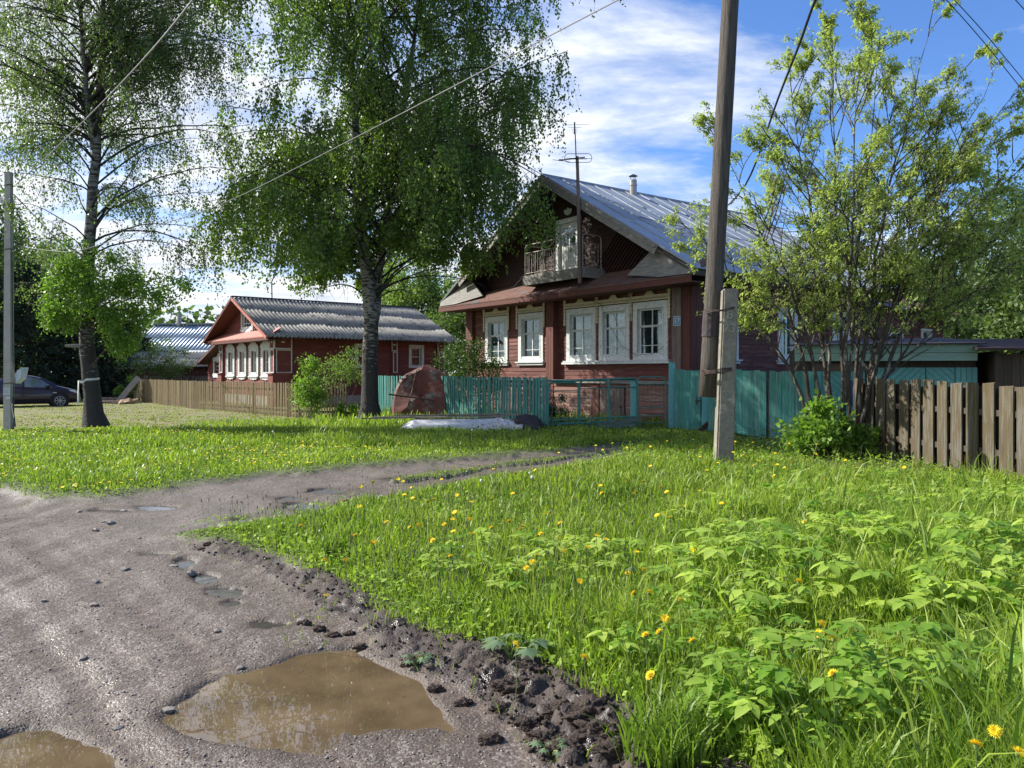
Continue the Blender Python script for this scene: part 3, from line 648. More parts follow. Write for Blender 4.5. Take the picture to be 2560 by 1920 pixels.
for k in range(7): x = 8.02+k*.154; mb.box(x+.004, x+.150, .25, .262, .07, 1.09)
d = mb.build('cellar_door', M['greyboard_v'], house); mb = MB(TF); mb.box(8.9, 9.02, .263, .29, .5, .54); mb.build('handle', M['dark'], d)
# gable
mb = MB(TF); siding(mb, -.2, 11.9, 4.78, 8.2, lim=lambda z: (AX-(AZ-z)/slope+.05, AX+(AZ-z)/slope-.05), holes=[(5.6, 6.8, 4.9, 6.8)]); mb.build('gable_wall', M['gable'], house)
mb = MB(TF)
for k in range(26):
    a = 7.4+k*.17; z0_ = 4.8
    b = a; pts = []
    # diagonal battens clipped to the gable
    t = 0
    while t < 3 and roofz(a+t) > z0_+t+.1 and a+t < 11.6: t += .05
    if t > .2: mb.beam((a, .028, z0_), (a+t, .028, z0_+t), .012, .10, up=(0,1,0))
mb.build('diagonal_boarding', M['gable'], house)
# side wall
sw = [(1.05,2.15,1.98,3.68), (4.17,5.22,1.98,3.68), (7.3,8.35,1.98,3.68)]
mb = MB(RT); siding(mb, 0.0, HL, 0.0, 4.5, holes=[(w[0]+.17, w[1]-.17, w[2]+.08, w[3]-.18) for w in sw]); mb.build('side_wall', M['siding'], house)
mb = MB(Matrix(((0,-1,0,0),(1,0,0,0),(0,0,1,0),(0,0,0,1)))); siding(mb, 0, HL, 0, 4.5, pitch=.2); mb.build('far_side_wall', M['siding'], house)
mb = MB(); mb.box(0, HW, HL-.05, HL, 0, 4.5); mb.prism([(0.05,HL-.05,4.5),(HW-.05,HL-.05,4.5),(AX,HL-.05,8.1)], (0,.05,0)); mb.build('back_wall', M['siding'], house)
# corner boards and pilasters
def pilaster(name, T, a0, a1, z0, z1, o, m, grooves=3):
    q = MB(T); q.box(a0, a1, -.05, o, z0, z1)
    w = (a1-a0)/grooves
    for k in range(grooves): q.box(a0+k*w+.006, a0+(k+1)*w-.006, o, o+.016, z0+.01, z1-.01)
    return q.build(name, m, house)
pilaster('corner_pilaster', TF, -.06, .42, 1.35, 4.1, .12, M['pil'], 2)
pilaster('centre_pilaster', TF, 5.26, 5.66, 0.0, 4.1, .24, M['pil'], 3)
pilaster('corner_pilaster', TF, 10.90, 11.26, 0.0, 4.1, .10, M['greyboard_v'], 2)
pilaster('corner_pilaster', TF, 11.27, 11.56, 0.0, 4.1, .05, M['pil'], 1)
pilaster('corner_pilaster', RT, -.04, .40, 0.0, 4.3, .08, M['pil'], 2)
pilaster('plinth_pilaster', TF, 7.62, 7.98, 0.0, 1.29, .26, M['pil'], 2)
# windows with carved trims
for i, w in enumerate(wins):
    wo = window(house, TF, *w)
    t = MB(TF); z = w[3]+.03; a0, a1 = w[0]-.04, w[1]+.04
    dentils(t, a0, a1, z, .06)
    for x in ((a0-.03), (a1+.03)): diamond_strip(t, x, w[3]-.55, w[3]+.24, .06)
    c = (a0+a1)/2; t.prism([(c-.24,.06,z+.15),(c+.24,.06,z+.15),(c+.16,.06,z+.21),(c+.09,.06,z+.30),(c,.06,z+.42),(c-.09,.06,z+.30),(c-.16,.06,z+.21)], (0,.02,0))
    t.build('carved_trim', M['lace'], wo)
mb = MB(TF); mb.box(6.0, 10.85, .0, .17, 1.86, 1.925); mb.build('long_sill', M['white'], house)
for i, w in enumerate(sw): window(house, RT, *w)
# number plate
mb = MB(TF); mb.box(11.0, 11.27, .125, .14, 2.93, 3.22); pl = mb.build('number_plate', M['plate'], house)
mb = MB(TF); fr(mb, 11.005, 11.265, 2.935, 3.215, .012, .1405, .1425); mb.build('plate_border', M['white'], pl)
text_mesh('17', .22, Matrix.Translation((11.135, -.143, 3.07)) @ Matrix.Rotation(R(90), 4, 'X'), pl, M['white'])
# pent roof over the windows
mb = MB()
for k in range(9):
    a, b = -.75+k*1.46, -.75+(k+1)*1.46-.006; j = [random.uniform(0, .012) for _ in range(4)]
    mb.hexa([(a,-.98,4.20),(b,-.98,4.20),(b,.02,4.76),(a,.02,4.76),(a,-.98,4.235+j[0]),(b,-.98,4.235+j[1]),(b,.02,4.80+j[2]),(a,.02,4.80+j[3])])
mb.build('pent_roof', M['brownroof'], house)
mb = MB(); mb.box(-.8, 12.35, -.97, -.92, 4.04, 4.195); mb.box(-.7, 12.3, -.92, 0.0, 4.05, 4.09); mb.build('pent_fascia', M['pil'], house)
# boarded triangles closing the eaves
for s in (1, -1):
    mb = MB(); X = lambda x: AX+s*(x-AX)
    mb.prism([(X(10.75),-.60,roofz(10.75)-.12),(X(9.7),-.72,4.50),(X(11.2),-.99,4.28),(X(12.35),-1.0,4.26),(X(12.38),-.95,4.40)], (0,.05,.0)); mb.build('eave_boarding', M['greyboard'], house)
# roof
mb = MB(); roof_panels(mb, AX, 12.45, -OV, HL+.5, AZ, roofz(12.45), 4, 15); roof_panels(mb, AX, -.75, -OV, HL+.5, AZ, roofz(-.75), 4, 15)
rf = mb.build('roof', M['galv'], house)
mb = MB()
for sgn, xe in ((1, 12.45), (-1, -.75)):
    for k in range(16):
        y = -OV+(HL+.5+OV)*k/15; L = Vector((xe-AX, 0, roofz(xe)-AZ)); nrm = Vector((-L.z, 0, L.x)).normalized()*(.045*sgn)
        a = Vector((AX, y, AZ))+nrm; b = Vector((xe, y, roofz(xe)))+nrm; mb.beam(a, b, .018, .03, up=nrm)
mb.build('standing_seam', M['galv'], rf)
mb = MB(); mb.tube([(AX, -OV-.02, AZ+.04), (AX, HL+.5, AZ+.04)], .05, 8); mb.build('ridge_cap', M['galv'], rf)
mb = MB()       # boarded underside and rafters of the gable overhang
for s in (1, -1):
    xe = AX+s*6.5; d = Vector((xe-AX, 0, roofz(xe)-AZ)); 
    for k in range(5): y = -OV+.05+k*.19; mb.beam(Vector((AX, y+.08, AZ-.05)), Vector((xe, y+.08, roofz(xe)-.05)), .17, .03, up=(0,0,1))
mb.build('soffit', M['darkwood'], house)
mb = MB(); 
for s, xe in ((1, 11.05), (-1, .65)):
    mb.beam((AX, -OV-.03, AZ-.15), (xe, -OV-.03, roofz(xe)-.15), .035, .27, up=(0,0,1)); mb.beam((AX, -OV-.06, AZ-.03), (xe, -OV-.06, roofz(xe)-.03), .03, .10, up=(0,0,1))
mb.build('barge_board', M['greyboard'], house)
mb = MB(); mb.beam((AX, -OV-.035, AZ-.17), (12.4, -OV-.035, roofz(12.4)-.10), .02, .05); 
mb.box(12.42, 12.45, -OV, HL+.4, 4.22, 4.36); mb.box(11.5, 12.42, -.9, HL+.3, 4.24, 4.27); mb.box(-.75, 0, -.9, HL+.3, 4.24, 4.27); mb.build('eave_board', M['darkwood'], house)
# stove pipe
mb = MB(); mb.tube([(AX+.25, 3.2, 7.9), (AX+.25, 3.2, 8.66)], .13, 14); mb.tube([(AX+.25,3.2,8.45),(AX+.25,3.2,8.49)], .145, 14); ch = mb.build('stove_pipe', M['pipe'], rf, smooth=False)
mb = MB(); mb.tube([(AX+.25, 3.2, 8.80), (AX+.25, 3.2, 8.88)], [.17, .02], 14)
for k in range(3): a = k*2.1; mb.tube([(AX+.25+.11*math.cos(a), 3.2+.11*math.sin(a), 8.6), (AX+.25+.11*math.cos(a), 3.2+.11*math.sin(a), 8.81)], .01, 5)
mb.build('cap', M['dark'], ch)
# balcony
mb = MB(); 
for k in range(3): mb.box(4.84, 7.95, -.95, -.90, 4.60+k*.115, 4.71+k*.115); 
for k in range(3): mb.box(7.951, 7.99, -.90, 0.0, 4.60+k*.115, 4.71+k*.115); mb.box(4.80, 4.839, -.90, 0.0, 4.60+k*.115, 4.71+k*.115)
mb.box(4.84, 7.95, -.90, 0, 4.84, 4.90)
bal = mb.build('balcony', M['greyboard'], house)
mb = MB()
def hoop(q, a, b, z0, z1, r=.018, rad=.12, bars=0, zr=None):
    a = Vector(a); b = Vector(b); d = (b-a).normalized(); up = Vector((0,0,1)); pts = [a+up*z0]
    for k in range(6): t = R(90)*k/5; pts.append(a+up*(z1-rad)+d*(rad-rad*math.cos(t))+up*rad*math.sin(t))
    for k in range(6): t = R(90)*k/5; pts.append(b+up*(z1-rad)-d*(rad-rad*math.sin(t))+up*rad*math.cos(t))
    pts.append(b+up*z0); q.tube(pts, r, 6)
    zr = zr if zr is not None else z1-.28
    q.tube([a+up*zr, b+up*zr], r*.6, 5); q.tube([a+up*(z0+.12), b+up*(z0+.12)], r*.6, 5)
    for k in range(1, bars+1): p = a+(b-a)*k/(bars+1); q.tube([p+up*(z0+.12), p+up*zr], r*.38, 4)
for (a, b) in ((4.92,5.85),(5.89,6.82),(6.86,7.80)): hoop(mb, (a,-.90,0), (b,-.90,0), 4.9, 6.0, bars=7)
hoop(mb, (7.86,-.86,0), (7.86,-.06,0), 4.9, 6.0, bars=5); hoop(mb, (4.90,-.86,0), (4.90,-.06,0), 4.9, 6.0, bars=5)
mb.build('railing', M['bedmetal'], bal)
mb = MB(TF); fr(mb, 5.56, 6.84, 4.9, 6.86, .15, -.02, .06); dframe = mb.build('balcony_door', M['white'], house)
mb = MB(TF); mb.box(5.72, 6.68, -.06, -.02, 4.92, 5.75); fr(mb, 5.72, 6.68, 5.75, 6.70, .16, -.06, -.02); mb.box(6.18, 6.22, -.055, -.025, 5.9, 6.36)
mb.prism([(5.88,-.055,6.33),(6.52,-.055,6.33),(6.52,-.055,6.38),(6.40,-.055,6.43),(6.25,-.055,6.41),(6.2,-.055,6.38),(6.12,-.055,6.41),(6.0,-.055,6.43),(5.88,-.055,6.38)], (0,.03,0))
for k in range(4): x = 5.9+k*.15; mb.box(x, x+.13, -.02, -.012, 5.02, 5.62)
mb.build('door_leaf', M['white'], dframe)
mb = MB(TF); mb.box(5.85, 6.55, -.05, -.045, 5.88, 6.56); mb.build('pane', M['glass'], dframe)
mb = MB(TF)
for ang in (-38, 0, 38):
    c, s = math.cos(R(90-ang)), math.sin(R(90-ang)); pts = []
    for k in range(12):
        t = 2*math.pi*k/12; l = .17+.13*math.cos(t); w_ = .055*math.sin(t)*(1.1+.3*math.cos(t)); pts.append((6.2+l*c-w_*s, .03, 6.93+l*s+w_*c))
    mb.prism(pts, (0,.025,0))
mb.build('carved_flower', M['white'], dframe)
# rear extension
rw = [(11.1,12.1,2.2,3.1), (13.55,14.4,2.3,3.3)]
mb = MB(RT); siding(mb, HL, 15.4, 0, 3.95, holes=[(w[0]+.08,w[1]-.08,w[2]+.05,w[3]-.08) for w in rw]); mb.build('extension_wall', M['siding'], house)
mb = MB(); mb.box(2, HW, 15.35, 15.4, 0, 3.9); mb.prism([(2,15.35,3.9),(HW,15.35,3.9),(AX+1,15.35,5.6)], (0,.05,0)); mb.build('extension_end_wall', M['siding'], house)
mb = MB(); roof_panels(mb, AX+1, 12.1, HL+.5, 15.8, 5.75, 3.85, 2, 7, jit=.02); roof_panels(mb, AX+1, 1.5, HL+.5, 15.8, 5.75, 3.85, 2, 7, jit=.02); mb.build('extension_roof', M['rearroof'], house)
for w in rw: window(house, RT, *w, cw=.09, style='two', sill=False, curt=False)

# ---- tv antenna fixed to the balcony
ant = thing('tv_antenna', 'tall wooden mast with two metal antennas rising from the balcony', 'antenna', (0,0,0), 0)
hm = Matrix.Translation((-1.74, 31.25, 0)) @ Matrix.Rotation(HA, 4, 'Z')
b0 = hm @ Vector((7.90, -1.02, 4.4)); ant.location = b0
mb = MB(); mb.tube([(0,0,0), (-.03,0,2.2), (-.08,0,4.02)], [.065,.06,.05], 7, jit=.04); mb.build('mast', M['greyboard_v'], ant)
mb = MB(); mb.tube([(-.10,0,3.6),(-.13,0,4.5),(-.16,0,5.1)], .018, 6); mb.build('rod', M['dark'], ant)
mb = MB(); c = Vector((-.05,-.06,3.95)); pts = []
for k in range(24):
    t = 2*math.pi*k/24; x = .30*(1 if math.cos(t) > 0 else -1)+.13*math.cos(t); pts.append(c+Vector((x, 0, .14*math.sin(t))))
pts.append(pts[0]); mb.tube(pts, .009, 5, cap=False); mb.tube([c+Vector((-.42,0,.0)), c+Vector((.42,0,-.02))], .008, 5); mb.tube([c+Vector((-.62,-.2,-.13)), c+Vector((.22,.12,.06))], .02, 5); mb.tube([c+Vector((-.62,-.05,-.06)), c+Vector((.28,0,-.03))], .008, 5)
mb.tube([c+Vector((-.82,-.2,-.11)), c+Vector((-.28,-.2,-.17))], .008, 5); mb.build('loop_antenna', M['dark'], ant)
mb = MB(); c = Vector((-.16,-.02,5.0)); mb.tube([c+Vector((0,0,-.28)), c+Vector((0,0,.1))], .022, 6)
mb.tube([c+Vector((-.42,0,0)), c+Vector((.46,0,.03))], .006, 5)
for k, w in enumerate((.2, .09, .09, .09)): mb.tube([c+Vector((-w,0,-.07-.055*k)), c+Vector((w,0,-.07-.055*k))], .005, 4)
mb.build('yagi_antenna', M['dark'], ant)
mb = MB(); h = lambda x, o, z: hm @ Vector((x, -o, z))
mb.tube([h(7.9,1.02,4.6), h(7.86,1.04,4.3), h(7.75,1.06,4.0), h(7.72,.6,3.95), h(7.9,.13,3.8), h(8.3,.12,3.1), h(8.9,.13,2.4), h(9.5,.13,2.12), h(10.2,.13,2.15), h(10.6,.13,2.35)], .007, 4)
tag(mb.build('antenna_cable', M['cable']), 'thin black cable hanging from the mast and across the house windows', 'cable')

# ---- small red house
SA = math.atan2(-.78, .62)
sm = thing('red_house', 'low red timber house with grey corrugated roof and white carved window frames', 'house', (-14.964, 39.616, 0), SA)
SW, SLn = 7.25, 8.8; sAX, sAZ = 3.75, 5.12; sE = 3.12; ssl = (sAZ-sE)/(8.2-sAX)
sz = lambda x: sAZ-abs(x-sAX)*ssl
M['red2'] = mat('red_siding_small', (0.20,0.058,0.050), (0.145,0.038,0.032), sc=(0.6,0.6,6), ns=5, isl=0.12, bump=0.15, c3=(0.27,0.11,0.10), f3=0.62, ns3=1.3)
RS = TS(SW)
fw = [(.89,2.02,1.38,2.80), (2.56,3.66,1.38,2.80), (4.13,5.25,1.38,2.80), (5.67,6.80,1.38,2.80)]
mb = MB(TF); siding(mb, .1, SW, .5, 3.5, pitch=.12, holes=[(w[0]+.22,w[1]-.22,w[2]+.05,w[3]-.1) for w in fw]); mb.build('front_wall', M['red2'], sm)
mb = MB(TF); mb.box(0, SW, -.05, .05, 0, .5); mb.build('footing', M['concrete2'], sm)
mb = MB(TF); siding(mb, 0, SW+.5, 3.5, 5.05, pitch=.11, lim=lambda z: (sAX-(sAZ-z)/ssl+.05, sAX+(sAZ-z)/ssl-.05), holes=[(3.1,4.4,3.75,4.7)]); mb.build('gable_wall', M['red2'], sm)
mb = MB(TF)
for k in range(18):
    a = 4.75+k*.15; t = 0
    while sz(a-t) > 3.5+t*1.6+.08 and t < 1.2 and a-t > 4.7 and sz(a-t) > 3.6: t += .03
    if t > .1: mb.beam((a,.03,3.5), (a-t,.03,3.5+t*1.6), .014, .07, up=(0,1,0))
mb.build('diagonal_boarding', M['red2'], sm)
for w in fw:
    wo = window(sm, TF, *w, cw=.21, style='two', sill=False, depth=.10)
    t = MB(TF); c = (w[0]+w[1])/2; z = w[3]-.02; hw = (w[1]-w[0])/2+.04
    prof = [(-hw,-.1),(-hw-.03,.02),(-hw*.85,.10),(-hw*.6,.16),(-hw*.4,.24),(-.16,.26),(-.10,.33),(-.05,.28),(0,.38),(.05,.28),(.10,.33),(.16,.26),(hw*.4,.24),(hw*.6,.16),(hw*.85,.10),(hw+.03,.02),(hw,-.1)]
    t.prism([(c+a, .058, z+b) for a, b in prof], (0,.022,0))
    for sd in (-1, 1):
        for k in range(15): x = c+sd*(hw-.0); zz = w[2]+.02+k*.093; t.box(x-.03, x+.03, .03, .075, zz, zz+.05)
    pb = [(-hw-.02,.02),(hw+.02,.02),(hw,-.06),(hw*.75,-.05),(hw*.6,-.12),(hw*.3,-.10),(0,-.15),(-hw*.3,-.10),(-hw*.6,-.12),(-hw*.75,-.05),(-hw,-.06)]
    t.prism([(c+a, .05, w[2]-.02+b) for a, b in pb], (0,.022,0)); t.box(w[0]-.02, w[1]+.02, 0, .12, w[2]-.02, w[2]+.02); t.build('carved_trim', M['white'], wo)
wo = window(sm, TF, 2.98,4.56,3.62,4.76, cw=.14, style='attic', sill=False)
t = MB(TF); t.prism([(2.95+a*1.64, .055, 3.62+b) for a, b in ((0,.02),(1,.02),(1.02,-.08),(.88,-.05),(.8,-.13),(.65,-.09),(.5,-.15),(.35,-.09),(.2,-.13),(.12,-.05),(-.02,-.08))], (0,.02,0)); t.build('carved_trim', M['white'], wo)
ss = [(3.85,4.75,1.80,2.95), (6.79,7.65,1.80,2.95)]
mb = MB(RS); siding(mb, .5, SLn, .5, 3.3, pitch=.12, holes=[(w[0]+.14,w[1]-.14,w[2]+.05,w[3]-.1) for w in ss]); mb.build('side_wall', M['red2'], sm)
mb = MB(RS); mb.box(0, SLn, -.05, .05, 0, .5); mb.build('footing', M['concrete2'], sm)
mb = MB(); mb.box(0, .06, 0, SLn, 0, 3.3); mb.box(0, SW, SLn-.05, SLn, 0, 3.3); mb.prism([(0,SLn-.05,3.3),(SW,SLn-.05,3.3),(sAX,SLn-.05,5.0)], (0,.05,0)); mb.build('back_wall', M['red2'], sm)
for w in ss: window(sm, RS, *w, cw=.14, style='two', sill=False, depth=.09)
def panel_pilaster(T, a0, a1, flip=False, base=True):
    q = MB(T); q.box(a0, a1, -.02, .10, 1.55, 3.25)
    if base: q.box(a0-.04, a1+.04, -.02, .18, .1, 1.5); q.box(a0-.08, a1+.08, -.02, .24, 1.5, 1.55)
    o = q.build('corner_pilaster', M['red2'], sm); q = MB(T)
    fr(q, a0, a1, 2.62, 3.2, .045, .10, .125); fr(q, a0+.08, a1, 1.56, 2.60, .045, .10, .125)
    c = (a0+a1)/2; q.prism([(c-.11,.10,2.93),(c,.10,2.88),(c+.11,.10,2.93),(c,.10,2.98)], (0,.02,0)); q.build('white_moulding', M['white'], o)
panel_pilaster(TF, SW-.42, SW+.10); panel_pilaster(RS, -.10, .72); panel_pilaster(TF, -.1, .42); panel_pilaster(RS, 5.77, 6.10, base=False); panel_pilaster(RS, SLn-.38, SLn+.05, base=False)
mb = MB(); mb.hexa([(-.5,-.62,3.12),(7.9,-.62,3.12),(7.9,.03,3.52),(-.5,.03,3.52),(-.5,-.62,3.16),(7.9,-.62,3.16),(7.9,.03,3.56),(-.5,.03,3.56)]); mb.build('pent_roof', M['pinkroof'], sm)
mb = MB(); mb.box(-.55,8.0,-.62,-.57,2.98,3.115); mb.box(-.5,7.95,-.57,0,2.99,3.02); mb.box(SW,SW+.75,0,SLn+.3,3.06,3.09); mb.build('soffit', M['pil'], sm)
r1 = corrugated('roof', sm, sAX, 8.25, -.75, SLn+.45, sAZ, sz(8.25), M['slate'])
r2 = corrugated('roof', sm, sAX, -.75, -.75, SLn+.45, sAZ, sz(-.75), M['slate'])
mb = MB(); mb.beam((sAX,-.78,sAZ+.05),(sAX,SLn+.47,sAZ+.05), .28, .05); mb.build('ridge_board', M['dark'], r1)
mb = MB(); mb.beam((sAX,-.78,sAZ-.06),(8.2,-.78,sz(8.2)-.06), .03, .13); mb.build('barge_board', M['pinkroof'], sm); mb = MB(); mb.beam((sAX,-.78,sAZ-.06),(-.72,-.78,sz(-.72)-.06), .03, .13); mb.build('barge_board', M['pil'], sm)
mb = MB(); mb.hexa([(sAX,-.72,sAZ-.05),(8.2,-.72,sz(8.2)-.05),(8.2,.0,sz(8.2)-.05),(sAX,.0,sAZ-.05),(sAX,-.72,sAZ-.02),(8.2,-.72,sz(8.2)-.02),(8.2,.0,sz(8.2)-.02),(sAX,.0,sAZ-.02)])
mb.hexa([(-.7,-.72,sz(-.7)-.05),(sAX,-.72,sAZ-.051),(sAX,.0,sAZ-.051),(-.7,.0,sz(-.7)-.05),(-.7,-.72,sz(-.7)-.02),(sAX,-.72,sAZ-.021),(sAX,.0,sAZ-.021),(-.7,.0,sz(-.7)-.02)]); mb.build('gable_soffit', M['pil'], sm)
# lean-to on its left
mb = MB(TF); siding(mb, -3.6, 0, 0, 2.6, pitch=.12, out=-.4, holes=[(-2.3,-.6,1.5,2.2)], lim=lambda z: (-3.6+max(0,(z-2.0))*3.5, 0)); mb.build('lean_to_wall', M['red2'], sm)
T2 = Matrix(((1,0,0,0),(0,-1,0,.4),(0,0,1,0),(0,0,0,1))); wo = window(sm, T2, -2.55,-.42,1.38,2.32, cw=.14, style='lattice', sill=False, curt=False)
t = MB(T2); c = -1.48; t.prism([(c+a*1.12, .055, 2.32+b) for a, b in ((-1,-.1),(-1,.04),(-.8,.10),(-.5,.09),(-.3,.16),(-.18,.30),(.18,.30),(.3,.16),(.5,.09),(.8,.10),(1,.04),(1,-.1))], (0,.02,0)); t.prism([(c+a*1.12, .055, 1.38+b) for a, b in ((-1,.1),(-1,-.05),(-.75,-.1),(-.5,-.06),(-.2,-.12),(.2,-.12),(.5,-.06),(.75,-.1),(1,-.05),(1,.1))], (0,.02,0)); t.build('carved_trim', M['white'], wo)
mb = MB(); mb.hexa([(-4.0,-.1,2.0),(-.6,-.1,3.06),(-.6,SLn,3.06),(-4.0,SLn,2.0),(-4.0,-.1,2.05),(-.6,-.1,3.11),(-.6,SLn,3.11),(-4.0,SLn,2.05)]); mb.beam((-4.0,-.13,2.0),(-.6,-.13,3.05),.03,.12); mb.build('lean_to_roof', M['brownroof'], sm)
smm = Matrix.Translation(sm.location) @ Matrix.Rotation(SA, 4, 'Z')
p = smm @ Vector((sAX, 1.2, 5.0)); mb = MB(); mb.tube([p, p+Vector((-.02,0,1.0)), p+Vector((.15,0,1.4)), p+Vector((.45,0,2.4))], .03, 6)
tag(mb.build('bent_pole', M['dark']), 'bent dark metal pole standing on the ridge of the small red house', 'pole')

# ---- blue roofed house and slate roofed shed behind
bh = thing('blue_roofed_house', 'far house under a pale blue corrugated metal roof with thin chimneys', 'house', (-28.5, 57.5, 0), R(-6))
corrugated('roof', bh, 0, 0, 0, 1, 1, 1, M['blueroof']) if False else None
def shed(th, L, D, zr, ze, matl, wallm, over=.4, pitch=.2, amp=.03):
    # ridge along x at y=D, slope falling toward the viewer (y=0)
    par = th; Mx = Matrix(((0,1,0,0),(1,0,0,0),(0,0,1,0),(0,0,0,1)))
    o = corrugated('roof', par, D, -over, 0, L, zr, ze, matl, pitch=pitch, amp=amp, rows=2); o.data.transform(Mx); o.data.flip_normals()
    o = corrugated('roof', par, D, 2*D+over, 0, L, zr, ze, matl, pitch=pitch, amp=amp, rows=2); o.data.transform(Mx); o.data.flip_normals()
    q = MB(); q.box(.3, L-.3, 0, .06, 0, ze+.1); q.box(.3, .36, 0, 2*D, 0, ze); q.box(L-.36, L-.3, 0, 2*D, 0, ze)
    q.prism([(.3,0,ze),(.3,2*D,ze),(.3,D,zr-.05)], (.05,0,0)); q.prism([(L-.35,0,ze),(L-.35,2*D,ze),(L-.35,D,zr-.05)], (.05,0,0)); q.build('wall', wallm, par)
shed(bh, 10.5, 3.2, 5.30, 3.15, M['blueroof'], M['bluewall'], pitch=.30, amp=.035)
mb = MB(); mb.box(-.1, 10.6, 2.9, 3.5, 5.33, 5.42); mb.build('ridge_cap', M['blueroof'], bh)
mb = MB(); mb.box(7.15,7.85,2.9,3.5,5.2,5.62); mb.box(7.38,7.62,3.1,3.35,5.62,6.75); mb.build('chimney', M['darkwood'], bh)
mb = MB(); mb.tube([(2.1,3.0,5.2),(2.1,3.0,6.2)], .16, 8); mb.build('chimney', M['pipe'], bh)
ws = thing('white_roofed_shed', 'small shed with a white metal sheet roof beside the blue roofed house', 'shed', (-20.9, 52, 0), 0)
mb = MB(); mb.hexa([(-2.4,-.6,2.62),(2.6,-.6,2.62),(2.4,1.6,3.05),(-1.6,1.6,3.05),(-2.4,-.6,2.68),(2.6,-.6,2.68),(2.4,1.6,3.11),(-1.6,1.6,3.11)]); mb.build('roof', M['whitebox'], ws)
mb = MB(); mb.box(-2,2.3,0,1.4,0,2.65); mb.build('wall', M['bluewall'], ws)
gs = thing('slate_roofed_shed', 'dark shed with a low grey slate roof behind the picket fence', 'shed', (-23.6, 46.6, 0), R(-4))
shed(gs, 6.2, 1.6, 2.85, 1.95, M['slate'], M['redshed'], pitch=.2, amp=.03)
mb = MB(); mb.beam((-.2,-.5,1.80),(6.3,-.5,1.98),.05,.07); mb.build('gutter', M['greyboard'], gs)

# ---- teal garage with chevron boards on the right
gA = math.atan2(-1.9, 3.0)
GW = 5.6
ga = thing('teal_garage', 'low teal plank outbuilding with chevron boards and a black tar paper roof', 'shed', (6.62, 18.1, 0), R(-16))
TG = TF
mb = MB(TG); mb.box(.1, 3.85, -.08, -.02, 0.03, 1.72); mb.build('backing_wall', M['darkwood'], ga)
mb = MB(TG); b = .145
def chevrons(q, a0, a1, z0, z1, dirn, step=.155):
    k = z0-(a1-a0)
    while k < z1+(a1-a0):
        # board between two parallel diagonals clipped to the rectangle (Sutherland-Hodgman in a,z)
        poly = [(a0-1, k-dirn*1.0), (a1+1, k+dirn*(a1-a0+1)), (a1+1, k+dirn*(a1-a0+1)+step-.012), (a0-1, k-dirn*1.0+step-.012)]
        for ax_, lim_, sg in ((0,a0,1),(0,a1,-1),(1,z0,1),(1,z1,-1)):
            out = []
            for i in range(len(poly)):
                P_, Q_ = poly[i-1], poly[i]; ip = sg*(P_[ax_]-lim_) >= 0; iq = sg*(Q_[ax_]-lim_) >= 0
                if ip != iq:
                    t = (lim_-P_[ax_])/(Q_[ax_]-P_[ax_]); out.append((P_[0]+t*(Q_[0]-P_[0]), P_[1]+t*(Q_[1]-P_[1])))
                if iq: out.append(Q_)
            poly = out
            if len(poly) < 3: break
        if len(poly) >= 3: q.prism([(a, -.02, z) for a, z in poly], (0, .03, 0))
        k += step
chevrons(mb, .78, 1.14, .05, 1.62, -1); chevrons(mb, 1.16, 1.56, .05, 1.62, 1)
mb.build('chevron_boarding', M['teal_light'], ga)
mb = MB(TG); chevrons(mb, 1.66, 2.81, .05, 1.70, 1); chevrons(mb, 2.83, 3.4, .05, 1.70, -1); 
for k in range(4): mb.box(3.42+k*.11, 3.52+k*.11, -.02, .01, .05, 1.70)
mb.build('chevron_boarding', M['teal_light'], ga)
mb = MB(TG)
for k in range(5): mb.box(.14+k*.125, .14+k*.125+.115, -.02, .02, .0, 1.62)
mb.build('upright_boarding', M['teal_light'], ga)
mb = MB(TG); mb.box(.5, 1.6, -.01, .05, 1.63, 1.80); mb.box(1.58, 1.64, -.01, .04, .05, 1.75); mb.build('trim_board', M['greyboard_v'], ga)
mb = MB(TG); mb.box(.02, 3.75, .36, .39, 1.85, 2.02); mb.box(.02, 3.75, .37, .40, 2.03, 2.20); mb.build('fascia', M['teal_fascia'], ga)
mb = MB(); mb.hexa([(-.1,-.5,2.20),(3.9,-.5,2.20),(3.9,3.0,2.46),(1.0,3.0,2.40),(-.1,-.5,2.23),(3.9,-.5,2.23),(3.9,3.0,2.50),(1.0,3.0,2.44)]); mb.build('roof', M['tar'], ga)
mb = MB(); mb.box(.1,.15,.1,2.6,0,2.15); mb.build('side_wall', M['darkwood'], ga); mb = MB(); mb.box(3.8,3.85,.1,2.9,0,2.15); mb.build('side_wall', M['darkwood'], ga); mb = MB(); mb.box(.151,3.79,.05,.1,1.6,2.15); mb.build('side_wall', M['darkwood'], ga)
ds = thing('weathered_shed', 'dark weathered plank shed under a long brown felt roof at the right edge', 'shed', (10.6, 16.5, 0), R(-20))
mb = MB(TF)
for k in range(44):
    x = -.2+k*.16; mb.box(x, x+.15, 0, random.uniform(.015,.035), 0, 2.0+random.uniform(-.03,.02))
mb.build('plank_wall', M['darkwood'], ds)
mb = MB(); mb.hexa([(-.6,-.45,2.06),(7,-.45,2.0),(7,3.4,2.32),(-.6,3.4,2.40),(-.6,-.45,2.11),(7,-.45,2.05),(7,3.4,2.37),(-.6,3.4,2.45)]); mb.build('roof', M['feltroof'], ds)
mb = MB(); mb.box(-.2,-.15,.05,3,0,2.05); mb.box(6.9,6.95,.05,3,0,2.05); mb.build('side_wall', M['darkwood'], ds)
bx = MB(TF); bx.box(0,.19,.0,.14,0,.50); bx.prism([(-.01,0,.50),(.20,0,.50),(.095,0,.56)], (0,.15,0))
gm = Matrix.Translation(ga.location) @ Matrix.Rotation(R(-16), 4, 'Z'); p = gm @ Vector((1.16, -.02, .85))
